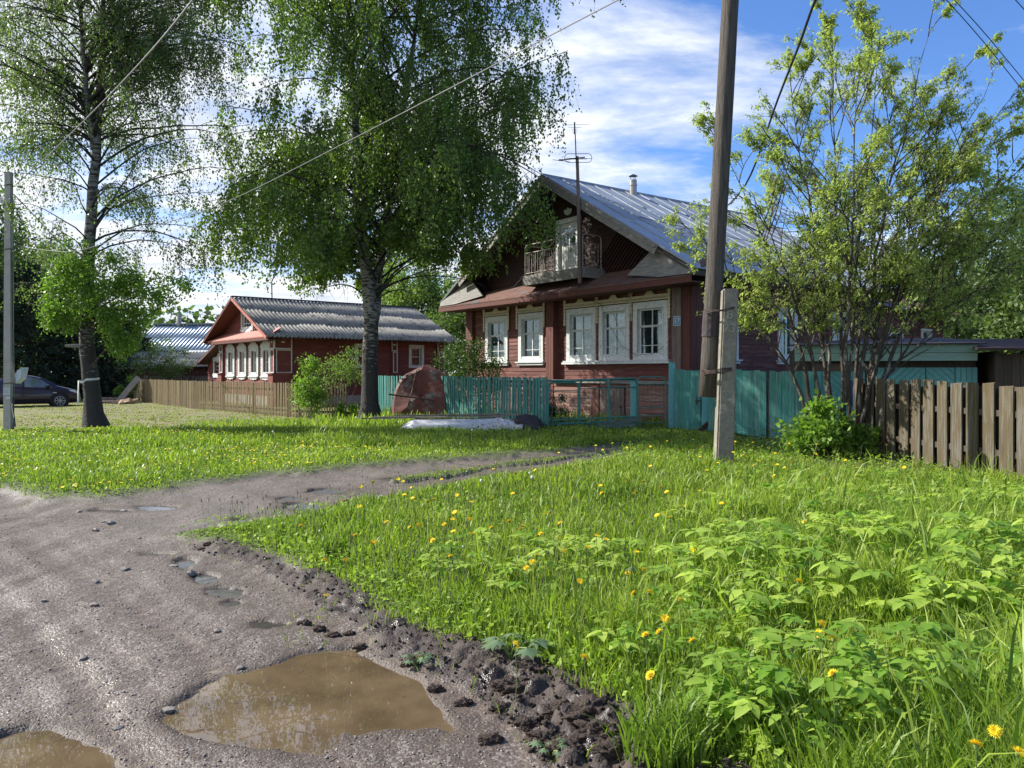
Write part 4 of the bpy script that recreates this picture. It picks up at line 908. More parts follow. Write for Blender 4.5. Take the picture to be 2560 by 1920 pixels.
mbx = bx.build('mailbox', M['bluebox'], None, loc=p); mbx.rotation_euler = (0,0,R(-16)); tag(mbx, 'blue metal mailbox hung on the pale teal chevron wall', 'mailbox')

# ------------------------------------------------------------------ fences and gates
def fence(name, label, pts, z0, zt, pitch, w, th, matl, railm, gap_side=-1, lean=.02, maxn=100, near_first=True, zj=.03, posts=2.6, group=None, pname='picket'):
    th_ = thing(name, label, 'fence', (pts[0][0], pts[0][1], 0)); O = Vector((pts[0][0], pts[0][1], 0))
    if group: th_['group'] = group
    items = []
    for (a, b) in zip(pts[:-1], pts[1:]):
        A = Vector((*a, 0)); B = Vector((*b, 0)); L = (B-A).length; d = (B-A)/L; nrm = Vector((d.y, -d.x, 0)); n = int(L/pitch)
        if nrm.y > 0: nrm = -nrm
        for k in range(n): items.append((A+d*(k+.5)*pitch, d, nrm))
        rl = MB()
        for z in (z0+.28, zt-.25): rl.beam(A-O-nrm*.03+Vector((0,0,z)), B-O-nrm*.03+Vector((0,0,z)), .035, .07)
        rl.build('rail', railm, th_)
        for k in range(int(L/posts)+1):
            p = A+d*min(L, k*posts)-O-nrm*.10; q = MB(); q.beam(p, p+Vector((0,0,zt-.06)), .10, .10, up=(0,1,0)); q.build('post', railm, th_)
    items.sort(key=lambda t: t[0].y)
    rest = MB()
    for i, (p, d, nrm) in enumerate(items):
        q = MB() if i < maxn else rest
        ww = w*random.uniform(.85, 1.12); h = zt+random.uniform(-zj, zj*.4); l = random.gauss(0, lean); o = p-O; t = nrm*th*random.uniform(.8, 1.3)
        tw = random.uniform(-.008, .008); zb = z0+random.uniform(-.02, .03)
        top = d*l*h; e = random.uniform(-.015, .015)
        vs = [o-d*ww/2+Vector((0,0,zb)), o+d*ww/2+Vector((0,0,zb)), o+d*ww/2+t+Vector((0,0,zb)), o-d*ww/2+t+Vector((0,0,zb)),
              o-d*ww/2+top+Vector((0,0,h)), o+d*ww/2+top+Vector((0,0,h+e)), o+d*ww/2+top+t+nrm*tw+Vector((0,0,h+e)), o-d*ww/2+top+t+nrm*tw+Vector((0,0,h))]
        q.hexa(vs)
        if i < maxn: q.build(pname, matl, th_)
    if rest.v: r = rest.build('far_pickets', matl, th_); r['kind'] = 'stuff'
    return th_
fence('picket_fence', 'long weathered brown picket fence in front of the small red house', [(-20.3,41.2),(-13.2,31.9),(-7.2,25.8),(-5.3,24.9)], .0, 1.24, .108, .047, .018, M['picket'], M['darkwood'], lean=.012)
fence('picket_fence', 'teal painted picket fence in front of the big house', [(-5.25,29.6),(.55,21.35),(1.0,20.75)], .02, 1.46, .142, .088, .025, M['teal'], M['teal'], lean=.022, zj=.02)
fence('picket_fence', 'distant grey picket fence between the sheds and the brown fence', [(-21.5,44.8),(-16.2,44.0)], .1, 1.38, .13, .09, .025, M['greyboard_v'], M['darkwood'], maxn=0, zj=.04)
# unpainted board fence at the right
bf = thing('board_fence', 'unpainted ochre board fence with wide gaps at the right', 'fence', (6.66, 14.65, 0))
D_ = Vector((.123, -1, 0)).normalized(); Nn = Vector((-1, -.123, 0)).normalized()
for k in range(22):
    s = k*.335+random.uniform(-.015,.015); p = D_*s; h = 1.50-.008*k+random.uniform(-.02,.025); z0_ = .03
    q = MB(); l = random.gauss(0,.008); o = p+Nn*.03; w = random.uniform(.225,.265)
    q.hexa([o-D_*w/2+Vector((0,0,z0_)), o+D_*w/2+Vector((0,0,z0_)), o+D_*w/2+Nn*.025+Vector((0,0,z0_)), o-D_*w/2+Nn*.025+Vector((0,0,z0_))]+
           [o-D_*w/2+D_*l+Vector((0,0,h)), o+D_*w/2+D_*l+Vector((0,0,h+random.uniform(-.02,.02))), o+D_*w/2+D_*l+Nn*.025+Vector((0,0,h)), o-D_*w/2+D_*l+Nn*.025+Vector((0,0,h))])
    q.build('board', M['board'], bf)
    p = D_*(s+.03)-Nn*.06; q = MB(); h = 1.38+random.uniform(-.04,.03)
    q.hexa([p-D_*.10+Vector((0,0,z0_)), p+D_*.10+Vector((0,0,z0_)), p+D_*.10-Nn*.02+Vector((0,0,z0_)), p-D_*.10-Nn*.02+Vector((0,0,z0_)), p-D_*.10+Vector((0,0,h)), p+D_*.10+Vector((0,0,h)), p+D_*.10-Nn*.02+Vector((0,0,h)), p-D_*.10-Nn*.02+Vector((0,0,h))]); q.build('back_board', M['darkwood'], bf)
for z in (.42, 1.0): q = MB(); q.beam(D_*-.1+Vector((0,0,z)), D_*7.4+Vector((0,0,z)), .05, .09); q.build('rail', M['darkwood'], bf)
for k in range(4): q = MB(); p = D_*(.15+k*2.4)-Nn*.14; q.beam(p, p+Vector((0,0,1.35)), .11, .11, up=(0,1,0)); q.build('post', M['darkwood'], bf)

def gx_(px, y): return (px-1280)/1920*y            # survey column (2560 wide) at distance y
# tubular gate made of bed frames
GY_ = 20.9
tg = thing('tube_gate', 'teal gate welded from three old bed frames with wire mesh', 'gate', (gx_(1369,GY_), GY_, 0))
X0 = gx_(1369, GY_); zj = {0:(.22,1.31),1:(.18,1.37),2:(.24,1.41)}
for i, (a, b) in enumerate(((1371,1446),(1449,1521),(1523,1592))):
    q = MB(); z0_, z1_ = zj[i]; xa, xb = gx_(a,GY_)-X0, gx_(b,GY_)-X0
    hoop(q, (xa,0,0), (xb,0,0), z0_-.12, z1_, r=.026, rad=.13, bars=0, zr=z1_-.22); q.build('hoop_frame', M['tealmetal'], tg)
    q = MB(); ztop = z1_-.22
    for k in range(1, 8): x = xa+(xb-xa)*k/8; q.tube([(x,0,z0_), (x+.004*math.sin(k*4),.01,ztop)], .0045, 4)
    if i != 2:
        for k in range(1, 6): z = z0_+(ztop-z0_)*k/6; q.tube([(xa,.01,z), (xb,.0,z+.01)], .0045, 4)
    q.build('wire_mesh', M['wirem'], tg)
q = MB(); q.tube([(gx_(1366,GY_)-X0,-.03,1.36),(gx_(1440,GY_)-X0,-.03,1.36),(gx_(1500,GY_)-X0,-.03,1.40),(gx_(1588,GY_)-X0,-.03,1.43)], .028, 6); q.tube([(.05,-.02,.28),(gx_(1590,GY_)-X0,-.02,.40)], .02, 6); q.tube([(.05,-.02,.16),(gx_(1580,GY_)-X0,-.02,.30)], .024, 6); q.build('cross_tube', M['tealmetal'], tg)
wk = thing('wicket', 'narrow teal tube wicket with wire mesh beside the tall post', 'gate', (gx_(1594,GY_), GY_, 0))
q = MB(); w = gx_(1664,GY_)-gx_(1594,GY_); hoop(q, (0,0,0), (w,0,0), .1, 1.47, r=.02, rad=.14, zr=1.27); q.tube([(0,0,.62),(w,0,.64)], .014, 5); q.tube([(.0,0,.40),(w,0,.42)], .014, 5); q.build('hoop_frame', M['tealmetal'], wk)
q = MB()
for k in range(1, 7): x = w*k/7; q.tube([(x,0,.62),(x,.01,1.27)], .0045, 4)
for k in range(1, 6): z = .62+.65*k/6; q.tube([(0,0,z),(w,.01,z)], .0045, 4)
q.build('wire_mesh', M['wirem'], wk)
def post(px, w, zt, label, y=GY_, m='teal_light', dz=0):
    q = MB(); q.hexa([(-w/2,-.05,0),(w/2,-.05,0),(w/2,.05,0),(-w/2,.05,0),(-w/2+.01,-.05,zt),(w/2+.01,-.05,zt-.02),(w/2+.01,.05,zt-.02),(-w/2+.01,.05,zt)])
    o = q.build('gate_post', M[m], None, loc=(gx_(px,y), y, 0)); return tag(o, label, 'post', 'teal gate posts')
post(1582, .14, 1.37, 'broad pale teal post behind the end of the tube gate', 21.0)
post(1679, .16, 1.87, 'tall pale teal post between the wicket and the plank gate', 20.9)
post(1367, .09, 1.42, 'slim teal post where the picket fence meets the tube gate', 20.85, 'teal')
post(1762, .17, .98, 'short pale teal post just left of the concrete pole', 19.9)
q = MB(); q.beam((0,0,.02), (1.55,.05,.16), .16, .14); q.beam((1.0,.02,.16), (2.15,.1,.36), .14, .12); q.beam((.1,-.12,.02),(2.0,-.02,.20),.10,.08)
tag(q.build('plank', M['greenplank'], None, loc=(gx_(1398,20.4), 20.4, 0)), 'green-grey plank lying at the foot of the tube gate', 'plank')
def leaf_gate(label, pa, ya, pb, yb, zb0, zb1, za, zb_, n=7, handle=False, rot=0):
    A = Vector((gx_(pa,ya), ya, 0)); B = Vector((gx_(pb,yb), yb, 0)); t = thing('plank_gate', label, 'gate', tuple(A), 0, 'teal plank gate leaves'); d = B-A; n_ = Vector((d.y,-d.x,0)).normalized()
    if n_.y > 0: n_ = -n_
    q = MB()
    for k in range(n):
        p = d*(k/n); r = d*((k+.965)/n); j = random.uniform(-.02,.02); f0, f1 = k/n, (k+1)/n; th_ = n_*random.uniform(.02,.028)
        bz0, bz1 = zb0+(zb1-zb0)*f0, zb0+(zb1-zb0)*f1; tz0, tz1 = za+(zb_-za)*f0+j, za+(zb_-za)*f1+j
        q.hexa([p+Vector((0,0,bz0)), r+Vector((0,0,bz1)), r+th_+Vector((0,0,bz1)), p+th_+Vector((0,0,bz0)), p+Vector((0,0,tz0)), r+Vector((0,0,tz1)), r+th_+Vector((0,0,tz1)), p+th_+Vector((0,0,tz0))])
    q.build('planks', M['teal_gate'], t); q = MB()
    for z in (.35, 1.25): q.beam(-n_*.02+Vector((0,0,z)), d-n_*.02+Vector((0,0,z)), .04, .10)
    q.build('brace', M['teal_gate'], t)
    q = MB()
    if handle: p = d*.9+n_*.04+Vector((0,0,.85)); q.beam(p-d.normalized()*.08, p+d.normalized()*.1, .02, .03); q.tube([p+n_*.02+Vector((0,0,-.1)), p+n_*.05, p+n_*.02+Vector((0,0,.1))], .01, 5); q.build('latch', M['dark'], t)
    return t
leaf_gate('teal plank gate leaf hinged on the tall post left of the utility pole', 1686,20.6, 1753,19.9, .10,.06, 1.68,1.62, n=5, handle=True)
leaf_gate('low teal plank panel half hidden by the concrete pole stub', 1771,19.7, 1800,19.5, .05,.05, 1.0,1.0, n=3)
leaf_gate('teal plank gate leaf right beside the utility pole', 1812,18.9, 1917,18.15, .16,.02, 1.68,1.62, n=7)
leaf_gate('teal plank gate leaf left of the bird cherry stems', 1924,18.1, 2036,17.55, .03,.03, 1.63,1.60, n=7)
post(1920.5, .05, 1.45, 'thin pale strip post between the two plank gate leaves', 18.25, 'greyboard')
q = MB(); q.beam((0,0,.02),(.35,.1,.30),.05,.12); tag(q.build('plank', M['darkwood'], None, loc=(gx_(1742,19.7), 19.7, 0)), 'short dark plank leaning at the open plank gate', 'plank')

# ------------------------------------------------------------------ poles and cables
def tapered(pts, radii, n=12, jit=.0): q = MB(); q.tube(pts, radii, n, jit=jit); return q
PY = 12.5
up = thing('utility_pole', 'tall leaning weathered wooden utility pole wired to a concrete stub', 'utility pole', (gx_(1806,PY), PY, 0))
bx_, by_ = gx_(1806,PY), PY
q = MB(); zt = 2.95; dx = .115
q.hexa([(-.145,-.12,-.3),(.145,-.12,-.3),(.145,.14,-.3),(-.145,.14,-.3),(-.125+dx,-.10,zt),(.125+dx,-.10,zt),(.125+dx,.12,zt),(-.125+dx,.12,zt)])
import bmesh
st = q.build('concrete_stub', M['concrete'], up)
bm = bmesh.new(); bm.from_mesh(st.data); bmesh.ops.bevel(bm, geom=[e for e in bm.edges], offset=.025, segments=2, affect='EDGES'); bmesh.ops.subdivide_edges(bm, edges=bm.edges[:], cuts=5, use_grid_fill=True)
for v in bm.verts:
    k = fbm(np.array([v.co.x*9+3]), np.array([v.co.z*7+v.co.y*5]))[0]; v.co.x += (k-.5)*.02; v.co.y += (k-.5)*.02
bm.to_mesh(st.data); bm.free()
w0 = at(1529,858,12.72)-Vector((bx_,by_,0)); w1 = at(1578,0,12.72)-Vector((bx_,by_,0)); dirv = (w1-w0); w2 = w0+dirv*1.32
pts = [w0+(w2-w0)*k/14 for k in range(15)]; 
q = tapered(pts, [.150-.0012*k for k in range(15)], 16, .025); wp = q.build('wooden_pole', M['polewood'], up, smooth=True)
q = MB()
def wrap(z, n=3):
    cx0 = w0.x+(w1.x-w0.x)*((z-w0.z)/(w1.z-w0.z)); 
    for k in range(n):
        pts = []; zz = z+k*.018
        L, Rr = cx0-.165, dx*z/zt+.155; 
        for t in range(17):
            a = 2*math.pi*t/16; c = (L+Rr)/2; pts.append((c+(Rr-L)/2*math.cos(a)*(1.0), .08+.27*math.sin(a)*(.95+.05*math.cos(3*a)), zz+.05*math.sin(a+1)+.012*math.sin(5*a+k)))
        q.tube(pts, .009, 5, cap=False)
wrap(1.62, 4); q.build('wire_lashing', M['rustdark'], up); q = MB(); wrap(2.62, 2); q.build('wire_lashing', M['rustdark'], up)
q = MB(); zc0, zc1 = 2.18, 2.60
pa = w0+dirv*((zc0-w0.z)/dirv.z); pb = w0+dirv*((zc1-w0.z)/dirv.z); q.tube([pa+(pb-pa)*k/6 for k in range(7)], [.162,.158,.161,.158,.162,.16,.156], 14, cap=False, jit=.02); q.build('metal_sleeve', M['tar'], up)
def txt_on_stub(s, z, size):
    T = Matrix.Translation((dx*z/zt-.01, -.137+.02*z/zt*.9, z)) @ Matrix.Rotation(R(90), 4, 'X'); text_mesh(s, size, T, up, M['paintmark'], name='painted_mark', ext=.002)
M['paintmark'] = mat('faded_white_mark', (0.35,0.335,0.285), (0.24,0.23,0.19), ns=14, isl=0, bump=0)
txt_on_stub('73', 2.30, .20); txt_on_stub('8', 2.52, .20)

lp = thing('concrete_post', 'pale square concrete power line post at the left edge', 'utility pole', (gx_(22,19.8), 19.8, 0))
q = MB(); q.hexa([(-.095,-.08,-.2),(.095,-.08,-.2),(.095,.08,-.2),(-.095,.08,-.2),(-.075,-.06,6.75),(.075,-.06,6.75),(.075,.06,6.75),(-.075,.06,6.75)]); q.build('shaft', M['concrete2'], lp)
q = MB(); 
for z in (1.3, 4.75, 5.9, 6.4):
    w = .095-.02*z/6.75+.006; q.tube([(-w,-w*.85,z),(w,-w*.85,z+.02),(w,w*.85,z),(-w,w*.85,z),(-w,-w*.85,z)], .012, 5, cap=False)
q.tube([(.14,-.05,.1),(.17,-.06,.5),(.15,-.05,1.3),(.13,-.05,3),(.11,-.05,4.75)], .012, 5); q.build('strap', M['dark'], lp)
q = MB(); q.beam((-.16,-.05,5.95),(-.16,-.05,6.1),.06,.12); q.tube([(-.2,0,6.0),(.05,0,6.0)], .02, 6); q.build('insulator', M['whitebox'], lp)
q = MB(); q.box(-.088,.092,-.090,-.082,1.02,1.20); pn = q.build('notice', M['paper'], lp); q = MB()
for k in range(5): q.box(-.08,.08-.03*(k%2),-.0925,-.0905,1.18-.028*k,1.186-.028*k)
q.build('printed_lines', M['ink'], pn)
q = MB(); q.box(-.02,.092,-.090,-.082,.90,.965); q.build('number_strip', M['paper'], lp)
q = MB(); q.hexa([(0,0,0),(.10,.05,.13),(.10,.28,.13),(0,.22,0),(-.02,0,.26),(.10,.05,.42),(.16,.28,.42),(0,.22,.26)]); mbx = q.build('meter_box', M['whitebox'], None, loc=(gx_(36,19.8), 19.85, 1.3)); tag(mbx, 'tilted white box fixed behind the left concrete post', 'box')
q = MB(); q.tube([(0,0,.95),(.1,-.2,.70),(.28,-.4,.45),(.36,-.5,.25),(.38,-.5,.23),(.30,-.4,.42),(.12,-.2,.66)], .012, 5); tag(q.build('loose_cable', M['cable'], None, loc=(gx_(36,19.8), 19.75, 0)), 'loose black cable ends hanging by the left concrete post', 'cable')

def cable(name, pts, r, m, label, cat='cable', n=6):
    P = [Vector(p) for p in pts]; out = []
    for i in range(len(P)-1):        # Catmull-Rom
        p0, p1, p2, p3 = P[max(i-1,0)], P[i], P[i+1], P[min(i+2,len(P)-1)]
        for k in range(6):
            t = k/6; out.append(.5*((2*p1)+(-p0+p2)*t+(2*p0-5*p1+4*p2-p3)*t*t+(-p0+3*p1-3*p2+p3)*t**3))
    out.append(P[-1]); q = MB(); q.tube(out, r, n); return tag(q.build(name, M[m]), label, cat, 'overhead cables')
cable('service_cable', [at(40,531,19.8), at(105,541,18.6), at(175,540,17.6), at(316,495,15.6), at(487,437,13.6), at(760,301,10.6), at(1335,0,7.0), at(1900,-290,5.2)], .007, 'cable_grey', 'long pale cable crossing in front of the centre birch')
cable('power_cable', [at(34,399,19.8), at(110,330,16.8), at(230,212,13.0), at(330,105,10.5), at(420,-5,8.6), at(560,-190,6.6)], .011, 'cable_grey', 'thick twisted cable rising from the left concrete post')
cable('power_cable', [at(1440,470,21.2)+Vector((1.2,0,-.1)), at(1610,400,18), at(1680,215,14), at(1725,100,11.8), at(1763,-5,10.4), at(1830,-160,8.6)], .019, 'cable', 'black cable bundle descending through the bird cherry to the house')
cable('power_line_wire', [at(2031,-15,10), at(2120,85,11), at(2225,215,12.4)], .006, 'cable', 'thin wire at the top right corner, lower of the pair')
cable('power_line_wire', [at(2048,-15,10.2), at(2130,75,11.2), at(2225,190,12.6)], .006, 'cable', 'thin wire at the top right corner, upper of the pair')
cable('power_line_wire', [at(2180,-15,10.2), at(2235,45,11.2)], .006, 'cable', 'short bit of wire in the extreme top right corner')
cable('phone_wire', [at(30,420,20), at(220,600,34), at(395,670,46), at(445,690,56)], .014, 'cable', 'thin wire running down to the far chimney')
cable('phone_wire', [at(395,668,50), at(445,682,53), at(525,690,37)], .012, 'cable', 'thin wire from the far chimney to the small red house')
cable('roof_wire', [hm@Vector((7.8,-1.0,7.0)), hm@Vector((9.2,1.5,6.4)), hm@Vector((10.5,4,5.9)), hm@Vector((12,8,5.2))], .009, 'cable', 'thin dark wire stretched over the galvanised roof')
cable('left_wire', [at(0,520,20.2), at(12,480,20.0), at(24,455,19.9)], .012, 'cable', 'short wire from the left edge to the concrete post')

# ------------------------------------------------------------------ rusty tank, tarp pile, planks, wood
tk = thing('rusty_tank', 'rusty red half of a metal tank with a peaked top leaning on the teal fence', 'tank', (-3.05, 25.3, 0), R(-12))
prof = [(-1.0,.0),(-1.02,.35),(-1.0,.75),(-.93,1.05),(-.80,1.33),(-.60,1.53),(-.30,1.67),(.02,1.83),(.36,1.66),(.70,1.44),(.88,1.22),(.97,.9),(1.0,.45),(.97,0)]
V = []; nP = len(prof); rings = [(0,.90,0),(.02,.955,0),(-.06+.1,.985,.0),(.12,1.0,.0),(.45,1.02,.0),(.75,.99,0)]
rings = [(-.10,.0),(-.085,.55),(-.05,.88),(.02,.97),(.10,1.0),(.45,1.02),(.8,.98)]
fs = []
for j, (yy, sc_) in enumerate(rings):
    for (x, z) in prof: V.append((x*sc_, yy+z*.16, (z-.75)*sc_+.75 if sc_ > 0 else .75))
for j in range(len(rings)-1):
    for i in range(nP): a = j*nP+i; b_ = j*nP+(i+1)%nP; fs.append((a, b_, b_+nP, a+nP))
q = MB(); q.add(V, fs); q.build('shell', M['rust'], tk, smooth=False)
q = MB(); q.beam((-1.02,-.10,.86),(.55,-.08,.68),.05,.05); q.build('ledge', M['rustdark'], tk)
q = MB(); q.tube([(-.14,.13,1.66),(-.2,.02,1.3),(-.24,-.02,1.0),(-.3,-.06,.8)], .022, 5, jit=.4); q.tube([(-.33,-.06,.7),(-.40,-.09,.3),(-.42,-.09,.03)], .018, 5, jit=.4); q.build('seam', M['rustdark'], tk)
# tarp draped on the plank pile
tp = thing('tarp_pile', 'silver tarpaulin bundled over a low pile beside the teal fence', 'tarpaulin', tuple(at(1003,945,20.3))[:2]+(0,), R(-4))
nu, nv = 110, 34; U, W_ = np.meshgrid(np.linspace(-1.75,1.55,nu), np.linspace(0,1,nv)); 
prz = np.interp(W_, [0,.25,.5,.75,1], [0.0,.24,.34,.36,.30]); pry = np.interp(W_, [0,.25,.5,.75,1], [-.52,-.46,-.30,.1,.5])
taper = np.clip((U+1.75)/.45,0,1)**.5; bulge = 1+.12*np.exp(-((U-.9)/.35)**2)
crk = (fbm(U*2.2+3, W_*2.5,5)-.5); crk2 = np.abs(fbm(U*5+9, W_*4+U*3,4)-.5)
amp_ = .022+.20*np.clip((U-.35)/.8,0,1)
zz_ = prz*taper*bulge+crk*amp_*.8*np.clip(W_*4,.15,1)-crk2*amp_*.7*np.clip(W_*3,0,1)+.01; yy_ = pry*(.6+.4*taper)+crk*amp_+.12*np.sin(U*2.2)*(1-W_)
xx_ = U+crk2*amp_*.6
ii = np.arange(nu*nv).reshape(nv,nu); Ft = np.stack([ii[:-1,:-1],ii[:-1,1:],ii[1:,1:],ii[1:,:-1]],-1).reshape(-1,4)
np_mesh('sheet', np.stack([xx_,yy_,np.maximum(zz_,.008)],-1).reshape(-1,3), Ft, M['tarp'], tp, smooth=True)
q = MB(); V0, F0 = ico(88, .52, .62, .2, 2); q.add([tuple(v+[1.62,-.12,.16]) for v in V0], [tuple(f) for f in F0]); q.build('dark_underside', M['tar'], tp)
for k, (x0_, x1_, y_, z_, w_, lb) in enumerate(((-2.45,1.15,-.05,.335,.16,'lowest dark weathered plank on the silver tarpaulin'),(-1.9,1.5,.16,.37,.14,'grey plank lying across the back of the silver tarpaulin'),(-1.5,.9,.05,.385,.11,'short grey plank on top of the tarpaulin pile'),(-2.7,-.4,-.22,.315,.10,'thin plank sticking out left of the tarpaulin pile'))):
    q = MB(); q.beam((x0_,y_,z_+.06),(x1_,y_+.1,z_+.10),w_,.028); o = q.build('plank', M['plank'], None, loc=tp.location); o.rotation_euler = (0,0,R(-4)); tag(o, lb, 'plank', 'planks on the tarpaulin')
# wood at the end of the brown fence
q = MB(); q.beam((0,0,.03),(.95,.3,1.35),.30,.04,up=(0,-1,.3)); tag(q.build('plank', M['greyboard'], None, loc=tuple(at(252,858,38))[:2]+(0,)), 'grey board leaning against the end of the brown fence', 'plank')
for k, (px, yy, L, a, r, lb) in enumerate(((262,37,.8,.5,.13,'leftmost pale split log at the fence end'),(272,36.6,.7,-.4,.14,'middle pale split log at the fence end'),(283,36.8,.7,.9,.11,'pale split log leaning nearest the brown fence'),(262,36.2,.5,2.0,.10,'short pale split log in front of the others'))):
    q = MB(); d = Vector((math.cos(a), math.sin(a), .25)).normalized()*L/2; q.tube([-d, d], [r, r*.9], 5, jit=.25); tag(q.build('split_log', M['firewood'], None, loc=(gx_(px*1.157,yy), yy, .16)), lb, 'log', 'split logs by the fence')
for k, (px, yy, L, r) in enumerate(((236,38.5,1.9,.17),(240,37.6,1.0,.10))):
    q = MB(); q.tube([(-L/2,0,0),(L/2,.1,0)], r, 9, jit=.08); tag(q.build('round_log', M['log'], None, loc=(gx_(px*1.157,yy), yy, r)), ['thick brown log lying under the spruces','thin dark log in front of the thick one'][k], 'log')

# ------------------------------------------------------------------ parked car
car = thing('parked_car', 'dark aubergine saloon car parked under the trees behind the left post', 'car', (-21.9, 34.45, 0), math.atan2(.58,.81))
# side profile stations (x forward, 0 at centre): half width, bottom, belt, top
S_ = [(-2.18,.60,.42,.72,.80),(-2.12,.76,.30,.82,.90),(-1.95,.80,.24,.86,.98),(-1.60,.83,.20,.88,1.04),(-1.30,.84,.18,.90,1.12),(-.95,.85,.18,.92,1.30),(-.55,.855,.18,.92,1.42),(-.1,.86,.18,.91,1.46),(.25,.86,.18,.89,1.445),(.60,.86,.18,.88,1.36),(.95,.86,.18,.87,1.17),(1.22,.85,.18,.86,1.00),(1.45,.84,.18,.84,.93),(1.75,.82,.20,.80,.86),(2.0,.78,.24,.70,.77),(2.14,.66,.30,.60,.66),(2.19,.50,.38,.52,.56)]
V = []; ns = 12
for (x, w, zb, zl, zt) in S_:
    roof = zt > 1.06; tw = w*(.72 if zt > 1.25 else (.80 if roof else .90)); prof_ = [(w*.86,zb),(w*.97,zb+.10),(w,.45),(w*.99,.62 if zl>.62 else zl*.95),(w*.96,zl),(tw,zt-.05*(1 if roof else .6)),(tw*.75,zt),]
    for (a, z) in prof_: V.append((x, -a, z))
    for (a, z) in reversed(prof_): V.append((x, a, z))
m_ = 14; fs = []
for i in range(len(S_)-1):
    for j in range(m_): fs.append((i*m_+j, i*m_+(j+1)%m_, (i+1)*m_+(j+1)%m_, (i+1)*m_+j))
fs += [tuple(range(m_)), tuple(reversed([(len(S_)-1)*m_+j for j in range(m_)]))]
q = MB(); q.add(V, fs); cb_ = q.build('body', M['carpaint'], car, smooth=True)
def side_pt(x, f, out=.006, sgn=-1):   # point on the glass band between belt (f=0) and roof (f=1)
    for a, b in zip(S_[:-1], S_[1:]):
        if a[0] <= x <= b[0]:
            t = (x-a[0])/(b[0]-a[0]); L = [a[i]+(b[i]-a[i])*t for i in range(5)]
            def tp_(s): roof = s[4] > 1.06; return s[1]*(.72 if s[4] > 1.25 else (.80 if roof else .90)), s[4]-.05*(1 if roof else .6)
            ta, tb = tp_(a), tp_(b); tw = ta[0]+(tb[0]-ta[0])*t; tz = ta[1]+(tb[1]-ta[1])*t; w0_, z0_ = L[1]*.96, L[3]
            return Vector((x, sgn*(w0_+(tw-w0_)*f+out), z0_+(tz-z0_)*f+.004))
for sgn in (-1, 1):
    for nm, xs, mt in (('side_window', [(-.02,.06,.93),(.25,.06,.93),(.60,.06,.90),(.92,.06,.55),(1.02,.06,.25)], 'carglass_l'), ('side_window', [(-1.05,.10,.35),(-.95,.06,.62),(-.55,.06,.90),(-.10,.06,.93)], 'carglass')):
        q = MB(); v = []; 
        for (x, f0, f1) in xs: v += [side_pt(x, f0, sgn=sgn), side_pt(x, f1, sgn=sgn)]
        q.add(v, [(2*i, 2*i+2, 2*i+3, 2*i+1) for i in range(len(xs)-1)]); q.build(nm, M[mt], car)
q = MB(); q.hexa([(.62,-.55,1.352),(.62,.55,1.352),(1.22,.66,1.012),(1.22,-.66,1.012),(.63,-.55,1.365),(.63,.55,1.365),(1.24,.66,1.025),(1.24,-.66,1.025)]); q.build('windscreen', M['carglass'], car)
q = MB(); q.hexa([(-.62,-.52,1.405),(-.62,.52,1.405),(-1.3,.6,1.125),(-1.3,-.6,1.125),(-.62,-.52,1.42),(-.62,.52,1.42),(-1.32,.6,1.14),(-1.32,-.6,1.14)]); q.build('rear_window', M['carglass'], car)
for sgn in (-1, 1):
    q = MB(); q.prism([(1.72,sgn*.815,.74),(2.05,sgn*.75,.62),(2.10,sgn*.72,.68),(1.9,sgn*.78,.78),(1.66,sgn*.81,.82)], (0,sgn*.02,0)); q.build('headlight', M['chrome'], car)
    q = MB(); V0, F0 = ico(5, .1, .7, .02, 2); q.add([tuple(v*np.array([1.2,1,1])+[.86,sgn*.93,.96]) for v in V0], [tuple(f) for f in F0]); q.build('mirror', M['dark'], car, smooth=True)
    q = MB(); q.box(1.05,1.20,sgn*.862-.004,sgn*.862+.004,.66,.69); q.box(-2.1,-1.95,sgn*.80-.01,sgn*.80+.01,.72,.82); q.build('side_lamp', M['chrome'], car)
    q = MB()
    for x in (-.06, .98, -1.0): q.box(x-.005,x+.005,sgn*.861-.003,sgn*.861+.003,.28,.86)
    q.box(-1.1,1.1,sgn*.862-.004,sgn*.862+.004,.26,.285); q.build('door_gap', M['tyre'], car)
    q = MB()
    for x in (.1, -.9): q.box(x,x+.18,sgn*.868-.012,sgn*.868+.012,.775,.80)
    q.build('door_handle', M['carpaint'], car)
    for wx in (-1.29, 1.33):
        q = MB(); q.tube([(wx,sgn*.66,.34),(wx,sgn*.865,.34)], .385, 22); q.build('wheel_arch', M['tyre'], car)
        q = MB(); q.tube([(wx,sgn*.65,.31),(wx,sgn*.66,.31),(wx,sgn*.87,.31),(wx,sgn*.885,.31)], [.27,.31,.31,.28], 26); wl = q.build('wheel', M['tyre'], car)
        q = MB()
        for k in range(8): a = k*math.pi/4; q.beam((wx+.04*math.cos(a),sgn*.893,.31+.04*math.sin(a)),(wx+.195*math.cos(a),sgn*.893,.31+.195*math.sin(a)),.03,.035,up=(0,1,0))
        pts = [(wx+.205*math.cos(t*math.pi/12),sgn*.89,.31+.205*math.sin(t*math.pi/12)) for t in range(25)]; q.tube(pts, .013, 5, cap=False); q.tube([(wx,sgn*.88,.31),(wx,sgn*.90,.31)], .05, 10); q.build('rim', M['rim'], wl)
